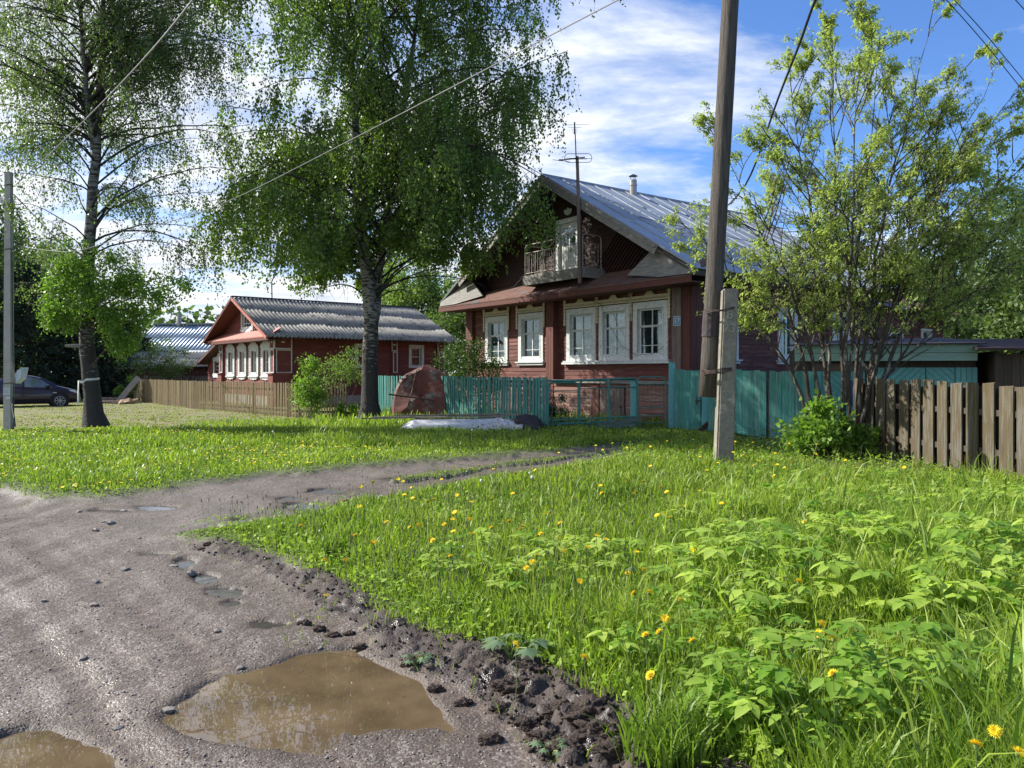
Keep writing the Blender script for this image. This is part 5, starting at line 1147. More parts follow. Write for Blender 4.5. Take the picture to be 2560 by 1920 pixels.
# ------------------------------------------------------------------ vegetation materials
L_grass = leaf_mat('grass_blade', (0.085,0.16,0.018), (0.31,0.39,0.060), trans=0.38, rough=0.45, tcol=1.3)
L_mown = leaf_mat('mown_grass', (0.15,0.19,0.035), (0.30,0.31,0.075), trans=0.3, rough=0.6)
L_weed = leaf_mat('broad_weed_leaf', (0.15,0.28,0.03), (0.42,0.53,0.095), trans=0.42, rough=0.45, tcol=1.25)
L_grey = leaf_mat('grey_green_leaf', (0.08,0.14,0.07), (0.17,0.24,0.13), trans=0.25, rough=0.5)
L_birch = leaf_mat('birch_leaf', (0.062,0.118,0.024), (0.17,0.25,0.046), trans=0.42, rough=0.4, tcol=1.3)
L_birch2 = leaf_mat('pale_birch_leaf', (0.070,0.120,0.036), (0.17,0.235,0.070), trans=0.42, rough=0.4)
L_cherry = leaf_mat('bird_cherry_leaf', (0.23,0.30,0.085), (0.47,0.51,0.18), trans=0.45, rough=0.45, tcol=1.2)
L_bush = leaf_mat('bush_leaf', (0.07,0.15,0.02), (0.20,0.31,0.05), trans=0.4, rough=0.45)
L_dark = leaf_mat('dark_bush_leaf', (0.025,0.06,0.014), (0.07,0.12,0.025), trans=0.3, rough=0.5)
L_spruce = leaf_mat('spruce_needle', (0.018,0.038,0.018), (0.05,0.075,0.03), trans=0.12, rough=0.6)
L_far = leaf_mat('far_birch_leaf', (0.09,0.15,0.035), (0.19,0.26,0.07), trans=0.42, rough=0.5)
L_far2 = leaf_mat('far_tree_leaf', (0.045,0.085,0.025), (0.11,0.16,0.045), trans=0.35, rough=0.5)
M['yellow'] = mat('dandelion_yellow', (0.88,0.68,0.02), (0.85,0.60,0.012), ns=30, isl=0.08, bump=0, rough=0.7)
M['stem'] = mat('flower_stem', (0.16,0.22,0.06), ns=9, isl=0, bump=0)
M['seed'] = mat('seed_fluff', (0.66,0.66,0.62), ns=30, isl=0.1, bump=0)
M['plantain'] = mat('plantain_head', (0.075,0.06,0.03), (0.05,0.04,0.02), ns=20, isl=0.2, bump=0)

def unit(a): return a/np.maximum(np.linalg.norm(a, axis=1, keepdims=True), 1e-9)
def leaf_arrays(P, D, L, W, fold=.12, shape=4, droop=0.0, up=None):
    n = len(P); D = unit(D); Rr = rng.normal(size=(n,3)) if up is None else up+rng.normal(size=(n,3))*.25
    S = unit(np.cross(D, Rr)); Nn = np.cross(S, D); L = np.broadcast_to(np.asarray(L), (n,))[:,None]; W = np.broadcast_to(np.asarray(W), (n,))[:,None]
    if shape == 4:
        V = np.stack([P, P+D*L*.42+S*W*.5+Nn*W*fold, P+D*L-Nn*L*droop, P+D*L*.42-S*W*.5+Nn*W*fold], 1).reshape(-1,3)
        return V, np.arange(n*4).reshape(n,4), 4
    f = fold*W; dn = Nn*L*droop
    V = np.stack([P, P+D*L*.33-dn*.1, P+D*L*.68-dn*.4, P+D*L-dn, P+D*L*.28+S*W*.48+Nn*f-dn*.1, P+D*L*.66+S*W*.33+Nn*f*.8-dn*.4, P+D*L*.28-S*W*.48+Nn*f-dn*.1, P+D*L*.66-S*W*.33+Nn*f*.8-dn*.4], 1).reshape(-1,3)
    b = np.arange(n)[:,None]*8
    Q = np.concatenate([b+np.array([[1,4,5,2]]), b+np.array([[6,1,2,7]])]); T = np.concatenate([b+np.array([[0,4,1]]), b+np.array([[0,1,6]]), b+np.array([[2,5,3]]), b+np.array([[7,2,3]])])
    return V, [Q, T], 8
def leaf_mesh(name, P, D, L, W, matl, parent=None, v=None, **kw):
    V, Fc, k = leaf_arrays(P, D, L, W, **kw); v = rng.random(len(P)) if v is None else v
    return np_mesh(name, V, Fc, matl, parent, attrs={'v': np.repeat(np.clip(v,0,1), k)})
def blades(name, X, Y, H, Wd, matl, bend=.5, v=None, z0=0.0, lean=None):
    n = len(X); Zb = height(X, Y, fine=False)-.01+z0; a = rng.uniform(0, 2*np.pi, n); fa = rng.uniform(0, 2*np.pi, n)
    w = np.stack([np.cos(fa), np.sin(fa), np.zeros(n)], -1)*Wd[:,None]*.5; d = np.stack([np.cos(a), np.sin(a), np.zeros(n)], -1)
    bd = (H*bend*rng.uniform(.15, 1.0, n))[:,None]; B = np.stack([X, Y, Zb], -1); upv = np.array([0,0,1.0]); Hc = H[:,None]; l0 = d*bd
    p1 = B+l0*.22+upv*Hc*.45; p2 = B+l0*.58+upv*Hc*.80; p3 = B+l0*1.05+upv*Hc*(1-.12*(bd/Hc))
    V = np.stack([B-w*.8, B+w*.8, p1-w, p1+w, p2-w*.75, p2+w*.75, p3], 1).reshape(-1,3); b = np.arange(n)[:,None]*7
    Q = np.concatenate([b+np.array([[0,1,3,2]]), b+np.array([[2,3,5,4]])]); T = b+np.array([[4,5,6]])
    v = rng.random(n) if v is None else v
    o = np_mesh(name, V, [Q, T], matl, attrs={'v': np.repeat(np.clip(v,0,1), 7)}); return o
def scatter(n, x0, x1, y0, y1, dens=None):
    """points in the view wedge; distribution ~ 1/y^k so that near ground is denser"""
    yy = (rng.random(n)*(y1**.4-y0**.4)+y0**.4)**(1/.4); k0, k1 = x0, x1
    n_ = n; xx = (rng.random(n)**.93*1.86-.74)*yy
    ok = (xx > k0) & (xx < k1); return xx[ok], yy[ok]
# areas without grass: inside buildings
FOOT = []
def foot(mtx, x0, x1, y0, y1): FOOT.append([tuple((mtx @ Vector(p))[:2]) for p in ((x0,y0,0),(x1,y0,0),(x1,y1,0),(x0,y1,0))])
foot(hm, 0, 11.5, -.1, 15.4); foot(smm, 0, 7.2, 0, 8.8); foot(gm, 0, 4.7, 0, 3)
def grassy(X, Y, edge=0.0):
    r, m = masks(X, Y); k = (r < edge) & (rng.random(len(X)) > m*1.25)
    for P in FOOT: k &= sdf(P, X, Y) < 0
    return k
def gdist(X, Y):   # distance inside the grass from the road edge
    r, m = masks(X, Y); return -r
# 1 tall grass field on the right, near
def field(name, n, y0, y1, hfun, wfun, matl, cond, bend=.55, label=''):
    X, Y = scatter(n, -60, 60, y0, y1); k = grassy(X, Y) & cond(X, Y); X, Y = X[k], Y[k]
    g = np.clip(gdist(X, Y)/.6, .22, 1); cl = fbm(X*1.1+7, Y*1.1); H = hfun(X, Y)*g*(.25+1.0*cl+.6*fbm(X*3.1+2, Y*3.1))*rng.uniform(.45,1.3,len(X)); W = wfun(Y)*rng.uniform(.6,1.5,len(X))
    v = -.05+.75*fbm(X*.8, Y*.8)+.45*fbm(X*2.7+4, Y*2.7)+rng.normal(0,.26,len(X))
    o = blades(name, X, Y, H, W, matl, bend, v); tag(o, label, kind='stuff'); return o
right = lambda X, Y: (sdf([gp(395,1163),gp(640,1100),gp(850,1052),gp(1280,989),gp(1420,966),gp(1560,945),(9,21),(16,19),(14,3),(4,1),(.6,2.2)]+EDGE[::-1], X, Y) > -.15)
left = lambda X, Y: ~right(X, Y)
nearf = lambda X, Y: 1-.75*np.clip((X-4.0)/1.2, 0, 1)*np.clip((Y-7.6)/1.2, 0, 1)
hr = lambda X, Y: nearf(X, Y)*.15+.17*np.clip((X-.2)/3.0, 0, 1)*np.clip((9.5-Y)/4, .15, 1)+.05*np.clip((X)/2,0,1)
field('grass', 145000, 2.2, 6.0, hr, lambda Y: .0042+.0006*Y, L_grass, right, label='tall grass in the near field')
field('grass', 122000, 6.0, 11.5, hr, lambda Y: .003+.0011*Y, L_grass, right, label='tall grass in the middle of the field')
field('grass', 100000, 11.5, 22, lambda X, Y: .13*nearf(X, Y), lambda Y: .002+.0012*Y, L_grass, lambda X, Y: right(X, Y), label='grass beside the pole and gates')
field('grass', 185000, 7.5, 20.5, lambda X, Y: .075+.05*(fbm(X*.5,Y*.5)>.55), lambda Y: .002+.0011*Y, L_grass, left, bend=.8, label='lawn between the track and the birches')
field('grass', 45000, 15.5, 24, lambda X, Y: .15+0*X, lambda Y: .018+0*Y, L_grass, lambda X, Y: left(X, Y) & (X > -9) & (X < 1), bend=.6, label='longer grass under the centre birch')
field('mown_grass', 75000, 19.5, 42, lambda X, Y: .045+0*X, lambda Y: .03+0*Y, L_mown, lambda X, Y: left(X, Y) & (X < -3) & (fbm(X*.9,Y*2.0) < .58), bend=.9, label='yellowish mown grass around the left birch')
field('yard_grass', 26000, 21, 40, lambda X, Y: .25+0*X, lambda Y: .035+0*Y, L_grass, lambda X, Y: (X > -6) , bend=.5, label='grass in the yards behind the fences')
field('tall_grass', 15000, 2.3, 9, lambda X, Y: .27+.20*np.clip(X/2.5, 0, 1), lambda Y: .0085+.0006*Y, L_grass, lambda X, Y: right(X, Y) & (X > -.3) & (fbm(X*1.7+30, Y*1.7) > .47), bend=.75, label='coarse tall grass blades standing above the field')
field('dry_stalks', 5200, 3, 12, lambda X, Y: .34+0*X, lambda Y: .0022+.0005*Y, L_mown, right, bend=.35, label='thin pale stalks standing above the grass')
# short grass tufts between the ruts
X, Y = scatter(60000, -9, 4, 8, 14); r, m = masks(X, Y); k = (r < .06) & (r > -.4) & (sdf(STRIP, X, Y) > -.1); X, Y = X[k], Y[k]
tag(blades('grass_strip', X, Y, rng.uniform(.02,.045,len(X)), np.full(len(X), .014), L_grass, .8), 'thin grass strip between the two ruts', kind='stuff')
X, Y = scatter(9000, -9, 4, 3, 14); r, m = masks(X, Y); q_ = fbm(X*2.2, Y*2.2); k = (r > 0) & (r < .5) & (q_ > .60); X, Y = X[k], Y[k]
tag(blades('sparse_grass', X, Y, rng.uniform(.02,.05,len(X)), np.full(len(X), .009), L_grass, .9), 'sparse grass creeping onto the track', kind='stuff')
# leafy ground layer: small round leaves between the blades
def leaf_layer(name, n, y0, y1, cond, zr, size, matl, label, x0=-60, x1=60, vb=.4):
    X, Y = scatter(n, x0, x1, y0, y1); k = grassy(X, Y, -.05) & cond(X, Y); X, Y = X[k], Y[k]; m = len(X)
    Zb = height(X, Y, fine=False)+rng.uniform(zr[0], zr[1], m); D = np.stack([rng.normal(size=m), rng.normal(size=m), rng.uniform(-.1,.7,m)], -1)
    L = size(Y)*rng.uniform(.6,1.4,m)
    return tag(leaf_mesh(name, np.stack([X,Y,Zb],-1), D, L, L*.6, matl, v=vb*.5+rng.random(m)*.5+.3*(fbm(X*1.3,Y*1.3)-.4), up=np.array([0,0,1.0])), label, kind='stuff')
leaf_layer('ground_leaves', 42000, 2.3, 9, right, (.0,.13), lambda Y: .022+.003*Y, L_weed, 'low broad leaves among the near grass')
leaf_layer('ground_leaves', 30000, 9, 16, lambda X, Y: right(X, Y) & (X > 1), (.02,.13), lambda Y: .02+.0025*Y, L_weed, 'low broad leaves around the pole foot')
leaf_layer('ground_leaves', 26000, 7.5, 21, left, (.0,.05), lambda Y: .02+.0025*Y, L_grass, 'clover and low leaves in the lawn')
leaf_layer('ground_leaves', 16000, 14, 22, lambda X, Y: (X > -1) & (X < 9) & (Y > 14.5), (.02,.28), lambda Y: .05+0*Y, L_dark, 'dark weeds along the foot of the gates')
# ground elder patches
def elder(name, cx, cy, rx, ry, n, h, label, v0=.5, lf=.085):
    t = rng.uniform(0, 2*np.pi, n); r = np.sqrt(rng.random(n)); X = cx+rx*1.15*r*np.cos(t); Y = cy+ry*r*np.sin(t); k = grassy(X, Y, -.1) & (fbm(X*2.3+11, Y*2.3) > .24+.20*r); X, Y = X[k], Y[k]; n = len(X)
    Hh = h*rng.uniform(.25,1.25,n)*(1.05-.35*r[k]**2); Zb = height(X, Y, fine=False); Ps = []; Ds = []; Ls = []; Vs = []; St = MB()
    for i in range(n):
        top = Vector((X[i], Y[i], Zb[i]+Hh[i])); az = rng.uniform(0, 6.28); vv = v0-.12+rng.normal(0,.3); szf = rng.uniform(.6,1.3); out = Vector((math.cos(az), math.sin(az), 0)); base = top-out*Hh[i]*.5-Vector((0,0,Hh[i]))
        St.tube([base, base+(top-base)*.5+Vector((0,0,.02)), top], .0016, 3, cap=False)
        side = Vector((-out.y, out.x, 0)); tilt = rng.uniform(-.35,.1)
        for (f, s, sc) in ((1,0,1.1),(.45,1,.95),(.45,-1,.95),(.9,.0,0),(-.25,1,.85),(-.25,-1,.85)):
            if sc == 0: continue
            d = (out*f+side*s+Vector((0,0,tilt+rng.uniform(-.15,.15)))).normalized(); p = top+(out*(.05 if f > .4 else -.02))*.6
            Ps.append(p); Ds.append(d); Ls.append(.9*lf*sc*szf*rng.uniform(.75,1.3)); Vs.append(vv+rng.normal(0,.1))
    Ps = np.array([tuple(p) for p in Ps]); Ds = np.array([tuple(p) for p in Ds]); Ls = np.array(Ls)
    root = leaf_mesh(name, Ps, Ds, Ls, Ls*.62, L_weed, v=np.array(Vs), shape=8, droop=.18, fold=.10, up=np.array([0,0,2.5])); tag(root, label, kind='stuff')
    s = St.build('stalks', M['stem'], root)
elder('ground_elder', 2.75, 4.9, 1.6, 1.2, 1100, .46, 'bright broad leaved ground elder patch at the right', .72, .10)
elder('ground_elder', 3.9, 6.9, 2.3, 1.4, 900, .38, 'ground elder spreading toward the board fence', .6, .09)
elder('ground_elder', 1.60, 3.15, .75, .6, 420, .36, 'broad leaved weeds at the bottom right', .3, .082)
elder('ground_elder', .25, 5.6, .75, .7, 190, .29, 'pale broad leaves in the middle of the grass', .75, .085)
elder('ground_elder', 3.9, 9.9, 1.8, 1.4, 460, .22, 'broad leaved weeds in front of the board fence', .45, .085)
elder('ground_elder', 1.7, 5.3, .5, .5, 60, .30, 'isolated clump of broad leaves in the tall grass', .6, .08)
leaf_layer('verge_weeds', 5200, 2.4, 7.5, lambda X, Y: right(X, Y) & (gdist(X, Y) < .45), (.0,.05), lambda Y: .03+.003*Y, L_weed, 'small weeds creeping over the dark verge')
X, Y = scatter(26000, -6, 3, 2.4, 8); r, m = masks(X, Y); k = (m > .05) & (rng.random(len(X)) < .10); X, Y = X[k], Y[k]
tag(blades('verge_grass', X, Y, rng.uniform(.02,.09,len(X)), np.full(len(X), .006), L_grass, .9, z0=.02), 'sparse grass blades and straw on the mud verge', kind='stuff')
# floating bits and straw on the big puddle
q = MB()
for k in range(70):
    x = rng.uniform(-1.8, -.3); y = rng.uniform(3.4, 4.4)
    if sdf(PUD['big'], np.array([x]), np.array([y]))[0] < .04: continue
    a = rng.uniform(0, 6.28); l = rng.uniform(.004, .02); w = rng.uniform(.002, .006); c, s_ = math.cos(a), math.sin(a)
    q.add([(x-c*l, y-s_*l, -.0155), (x+s_*w, y-c*w, -.0150), (x+c*l, y+s_*l, -.0155), (x-s_*w, y+c*w, -.0150)], [(0,1,2,3)])
tag(q.build('floating_debris', M['twig']), 'tiny twigs and leaf bits floating on the big puddle', kind='stuff')
# plantain heads on thin stalks
def heads(name, n, y0, y1, x0, x1, h, matl, r, label):
    X, Y = scatter(n, x0, x1, y0, y1); k = grassy(X, Y, -.15) & right(X, Y); X, Y = X[k], Y[k]; m = len(X); Zb = height(X, Y, fine=False); q = MB()
    for i in range(m):
        hh = h*random.uniform(.7,1.3); p = Vector((X[i],Y[i],Zb[i])); t = p+Vector((random.gauss(0,.03),random.gauss(0,.03),hh)); u = (t-p).normalized()
        q.tube([p, t], .0011+.0001*Y[i], 3, m=1, cap=False); q.tube([t, t+u*.012, t+u*.032], [r*.6, r, r*.3], 5)
    return tag(q.build(name, [matl, M['stem']]), label, kind='stuff')
heads('plantain_heads', 2600, 4.5, 10.5, -3, 2.2, .24, M['plantain'], .0048, 'dark plantain heads standing above the grass')
# lobed grey green weed leaf
def lobed(x, y, h, n, s, label, name='hogweed_plant'):
    z = hz(x, y); t = thing(name, label, 'plant', (x, y, z)); st = MB(); lf = MB()
    for i in range(n):
        az = i*2.4+.6; d = Vector((math.cos(az), math.sin(az), 0)); L = s*random.uniform(.7,1.1); tip = d*L*.8+Vector((0,0,h*random.uniform(.6,1))); st.tube([(0,0,0), tip*.5+Vector((0,0,h*.25)), tip], .004, 4)
        sd = Vector((-d.y, d.x, 0)); pts = []
        for k in range(15):
            a = R(-140+280*k/14); rr = L*(.62 if k % 2 == 0 else .33)*(1-.25*abs(a)/2.4); pts.append(tip+d*math.cos(a)*rr+sd*math.sin(a)*rr-Vector((0,0,rr*.35)))
        b_ = len(lf.v); lf.add([tip]+pts, [(0, k+1, k+2) for k in range(14)])
    st.build('stalk', M['stem'], t); o = lf.build('leaves', L_grey, t); at_ = o.data.attributes.new('v','FLOAT','POINT'); at_.data.foreach_set('value', np.repeat(.5, len(o.data.vertices))); return t
lobed(*gp(1105,1455), .14, 7, .17, 'grey-green hogweed with lobed leaves at the mud edge')
lobed(*gp(1340,1300), .22, 5, .14, 'grey-green lobed plant deep in the grass', )
lobed(*gp(1190,1640), .07, 6, .07, 'small green rosette growing on the mud bank', 'weed_rosette')
lobed(*gp(900,1440), .06, 6, .08, 'small rosette of leaves above the big puddle', 'weed_rosette')
# big coarse tussocks
def tussock(x, y, r, h, n, label):
    a = rng.uniform(0,6.28,n); rr = r*np.sqrt(rng.random(n)); X = x+rr*np.cos(a); Y = y+rr*np.sin(a); o = blades('grass_tussock', X, Y, h*rng.uniform(.6,1.15,n), rng.uniform(.006,.012,n), L_grass, .75, rng.uniform(.0,.5,n))
    V = np.empty(len(o.data.vertices)*3); o.data.vertices.foreach_get('co', V); V = V.reshape(-1,3); b = np.array([x,y,hz(x,y)]); o.data.vertices.foreach_set('co', (V-b).ravel()); o.location = b; return tag(o, label, 'grass tussock')
tussock(*gp(1640,1300), .16, .45, 420, 'tall dark tussock of coarse grass left of the broad leaves')
elder('ground_elder', 2.3, 2.75, .5, .35, 150, .34, 'leafy weeds in the bottom right corner', .5, .085)
elder('ground_elder', 1.1, 4.1, .6, .55, 150, .26, 'low leafy weeds in the tall grass above the mud bank', .35, .07)
tussock(2.25, 3.35, .2, .40, 420, 'thick tussock of grass blades at the lower right')
tussock(.62, 3.05, .18, .26, 350, 'arching grass tussock above the mud bank')
tussock(*gp(720,1225), .12, .2, 220, 'small tussock at the grass corner near the road')
tussock(1.25, 2.55, .2, .30, 360, 'grass tussock at the bottom edge right of the clods')
tussock(2.5, 2.75, .22, .42, 420, 'large tussock in the lower right corner')

# ------------------------------------------------------------------ dandelions
def flower_mesh(n, r, layers, name, tilt=0):
    q = MB()
    for l in range(layers):
        rr = r*(1-.22*l); zz = .002+.0025*l
        for k in range(n):
            a = 2*math.pi*(k+.5*l)/n+random.uniform(-.06,.06); w = 2.1*math.pi*rr/n*.5; c, s = math.cos(a), math.sin(a); z1 = zz+rr*(.05+.25*l)+random.uniform(-.1,.12)*r
            q.add([(0,0,zz), (c*rr*.6-s*w*.6, s*rr*.6+c*w*.6, zz+.25*z1), (c*rr, s*rr, z1), (c*rr*.6+s*w*.6, s*rr*.6-c*w*.6, zz+.25*z1)], [(0,1,2,3)])
    me = q.build(name, M['yellow']); 
    return me
def dand(kind, x, y, h, label, group, face, proto):
    z = hz(x, y)
    if proto is None:
        t = thing('dandelion', label, 'dandelion', (x,y,z), 0, group)
        det = kind == 'near'; f = flower_mesh(26 if det else 12, .025 if det else .028, 4 if det else 2, 'flower_head'); f.parent = t; f.location = (0,0,h)
        q = MB(); q.tube([(0,0,0),(.008,.004,h*.5),(0,0,h)], .0018 if det else .0025, 5); s = q.build('stem', M['stem'], t)
        q = MB(); q.tube([(0,0,-.012),(0,0,-.004),(0,0,.001)], [.003,.008,.009], 8); s2 = q.build('calyx', M['stem'], f)
    else:
        t = copy_tree(proto); t.location = (x,y,z); tag(t, label, 'dandelion', group)
        for c in t.children:
            if c.name.startswith('stem'): c.scale = (1,1,h/proto['h_'])
            else: c.location = (0,0,h)
    for c in t.children:
        if not c.name.startswith('stem'): c.rotation_euler = face
    if proto is None: t['h_'] = h
    return t
NEAR = [(1770,1382),(1775,1362),(1845,1398),(1800,1470),(1405,1465),(1262,1425),(1395,1390),(1425,1385),(1497,1403),(1437,1355),(1468,1312),(1113,1380),(1370,1297),(1402,1297),(1725,1267),(2108,1632),(2150,1602),(1217,1199),(1270,1190),(1168,1162),(1137,1237),(1253,1273),(1356,1248),(973,1215),(1062,1151),(935,1178),(904,1145),(835,1138),(960,1142),(1210,1138),(1150,1225),(1390,1240),(1800,1395),(2200,1650),(704,1263),(745,1208),(768,1165),(808,1180),(650,1135),(700,1200),(1435,1117),(1100,1135),(1020,1165),(1300,1075),(1015,1130)]
spec = {0:'front dandelion of the pair beside the broad leaves',1:'dandelion just behind the front pair by the broad leaves',2:'side-facing dandelion head on a pale stem',15:'tall dandelion near the bottom right corner',16:'largest dandelion in the bottom right corner',4:'dandelion alone low in the dark grass',5:'dandelion above the grey-green lobed plant',11:'dandelion standing over the hogweed leaves'}
pn_ = None; ND_ = []; GN = 'yellow dandelions in the tall grass'
def place_px(px, py, h): 
    sy = py*1.15732; y = (1.6-h)*F/(sy-930); return (px*1.15732-1280)/F*y, y
for i, (px, py) in enumerate(NEAR):
    h = random.uniform(.27,.37)+(.06 if px > 1600 else 0); x, y = place_px(px, py, h+.04); fc = (R(random.uniform(-35,60)), R(random.uniform(-40,30)), random.uniform(0,6))
    t = dand('near', x, y, h, spec.get(i, 'yellow dandelion rising from the tall near grass'), GN, fc, pn_); pn_ = pn_ or t; ND_.append((px, py, t, i in spec))
rows(ND_, [(0,1160,'in the farthest strip of the tall field'),(1160,1230,'in the strip above the mud corner'),(1230,1330,'in the middle of the tall field'),(1330,1420,'in the strip level with the puddle top'),(1420,3000,'near the bottom edge')], 'yellow dandelion, %s of those %s')
mid = None; cnt = 0; GM = 'small dandelions in the field around the pole'
while cnt < 150:
    y = random.uniform(5.2, 15.5); x = random.uniform(-.25, .55)*y
    a = np.array([x]), np.array([y])
    if not (right(*a)[0] and grassy(*a, -.2)[0]): continue
    if random.random() > .35+.8*float(fbm(a[0]*.7, a[1]*.7)[0]): continue
    t = dand('mid', x, y, random.uniform(.22,.34), 'small yellow dandelion in the sunny field before the gates', GM, (R(random.uniform(-30,40)), R(random.uniform(-40,20)), random.uniform(0,6)), mid); mid = mid or t; cnt += 1
# lawn dandelions: single tiny meshes
q = MB(); q.tube([(0,0,0),(0,0,.075)], .003, 3, m=1, cap=False)
for k in range(8): a = k*math.pi/4; q.add([(0,0,.075),(.018*math.cos(a),.018*math.sin(a),.078),(.024*math.cos(a+.39),.024*math.sin(a+.39),.082),(.018*math.cos(a+.78),.018*math.sin(a+.78),.078)], [(0,1,2,3)])
first = q.build('dandelion', [M['yellow'], M['stem']]); cnt = 0; pts_ = []
while len(pts_) < 520:
    y = random.uniform(8.3, 20); x = random.uniform(-.68, -.02)*y; a = np.array([x]), np.array([y])
    if not (left(*a)[0] and grassy(*a, -.2)[0]): continue
    dn = 1.5*max(0, float(fbm(a[0]*.45+4, a[1]*.45)[0])-.28)*(1.1 if x/y < -.25 else .45)
    if random.random() < dn: pts_.append((x, y))
pts_.sort(key=lambda p: p[1])
for i, (x, y) in enumerate(pts_[:150]):
    o = first if i == 0 else first.copy()
    if i: COL.objects.link(o)
    o.location = (x, y, hz(x, y)+.0); o.rotation_euler = (R(random.uniform(-10,20)), R(random.uniform(-15,10)), random.uniform(0,6)); tag(o, 'tiny yellow dandelion in the short lawn beyond the track', 'dandelion', 'dandelions on the lawn')
q = MB()
for (x, y) in pts_[150:]:
    z = hz(x, y)+.10; a0 = random.random()
    q.add([(x+.024*math.cos(a0+k*1.05), y+.024*math.sin(a0+k*1.05), z+random.uniform(-.006,.01)) for k in range(6)], [(0,1,2,3,4,5)])
tag(q.build('far_dandelions', M['yellow']), 'scattered yellow dandelions farther back on the lawn', kind='stuff')
# seed clocks
SD_ = []
q = MB(); V0, F0 = ico(3, .022, 1, .1, 2); q.add([tuple(v+[0,0,.2]) for v in V0], [tuple(f) for f in F0]); q.tube([(0,0,0),(0,0,.2)], .0018, 4, m=1); sc0 = q.build('seed_head', [M['seed'], M['stem']])
for i, (px, py, s) in enumerate(((1150,1078,1),(1040,1082,.9),(1145,1062,.9),(455,946,1.2),(535,940,1.2),(498,934,1.2),(700,948,1.1),(770,925,1.2),(430,960,1.2),(1000,1250,.8),(1020,958,1.2),(590,962,1.1))):
    x, y = gp(px, py); o = sc0 if i == 0 else sc0.copy()
    if i: COL.objects.link(o)
    o.location = (x, y, hz(x, y)); o.scale = (s, s, s); tag(o, 'white dandelion seed clock in the '+('field by the track' if px > 900 and py > 1000 else 'lawn under the birches'), 'seed head', 'dandelion seed clocks'); SD_.append((px, py, o, ''))
rows(SD_, [(0,1000,'in the lawn under the birches'),(1000,2000,'in the tall field')], 'white dandelion seed clock, %s of those %s')

# ------------------------------------------------------------------ trees
class Tree:
    def __init__(s, name, label, base, cat='tree', group=None): s.root = thing(name, label, cat, (base[0], base[1], hz(*base)), 0, group); s.w = MB(); s.thin = []; s.t = MB(); s.P = []; s.D = []; s.v = []
    def limb(s, pts, rs, n=7, thin=0.0, jit=0.0):
        a = len(s.w.v); s.w.tube(pts, rs, n, cap=False, jit=jit); s.thin += [thin]*(len(s.w.v)-a)
    def finish(s, bark, leafm, L, W, tw=True, shape=4, **kw):
        o = s.w.build('trunk', bark, s.root, smooth=True); a = o.data.attributes.new('thin','FLOAT','POINT'); a.data.foreach_set('value', s.thin)
        if s.t.v: s.t.build('twigs', M['twig'], s.root)
        P = np.concatenate(s.P); D = np.concatenate(s.D); v = np.concatenate(s.v); n = len(P); l = L*rng.uniform(.65,1.3,n)
        leaf_mesh('crown', P, D, l, l*W, leafm, s.root, v=v, shape=shape, **kw)
def curve(p, d, L, n, droop, wob):
    pts = [p.copy()]; d = d.normalized(); st = L/n
    for i in range(n):
        d = (d+Vector((random.gauss(0,wob),random.gauss(0,wob),random.gauss(0,wob)-droop))).normalized(); p = p+d*st; pts.append(p.copy())
    return pts
def interp(pts, t):
    t = max(0, min(.9999, t))*(len(pts)-1); i = int(t); return pts[i].lerp(pts[i+1], t-i)
def twig_leaves(T, p, d, L, n, spread, drop, vv):
    """hanging strand with leaves along it"""
    k = np.sort(rng.random(n)); q = np.array(tuple(p)); dd = np.array(tuple(d)); P = q+np.outer(k*L, dd); P[:,2] -= drop*(k**2)*L
    P = P+rng.normal(0, spread, (n,3)); D = dd*.4+rng.normal(0,.55,(n,3)); D[:,2] -= .8; T.P.append(P); T.D.append(D); T.v.append(np.clip(vv+rng.normal(0,.18,n),0,1))
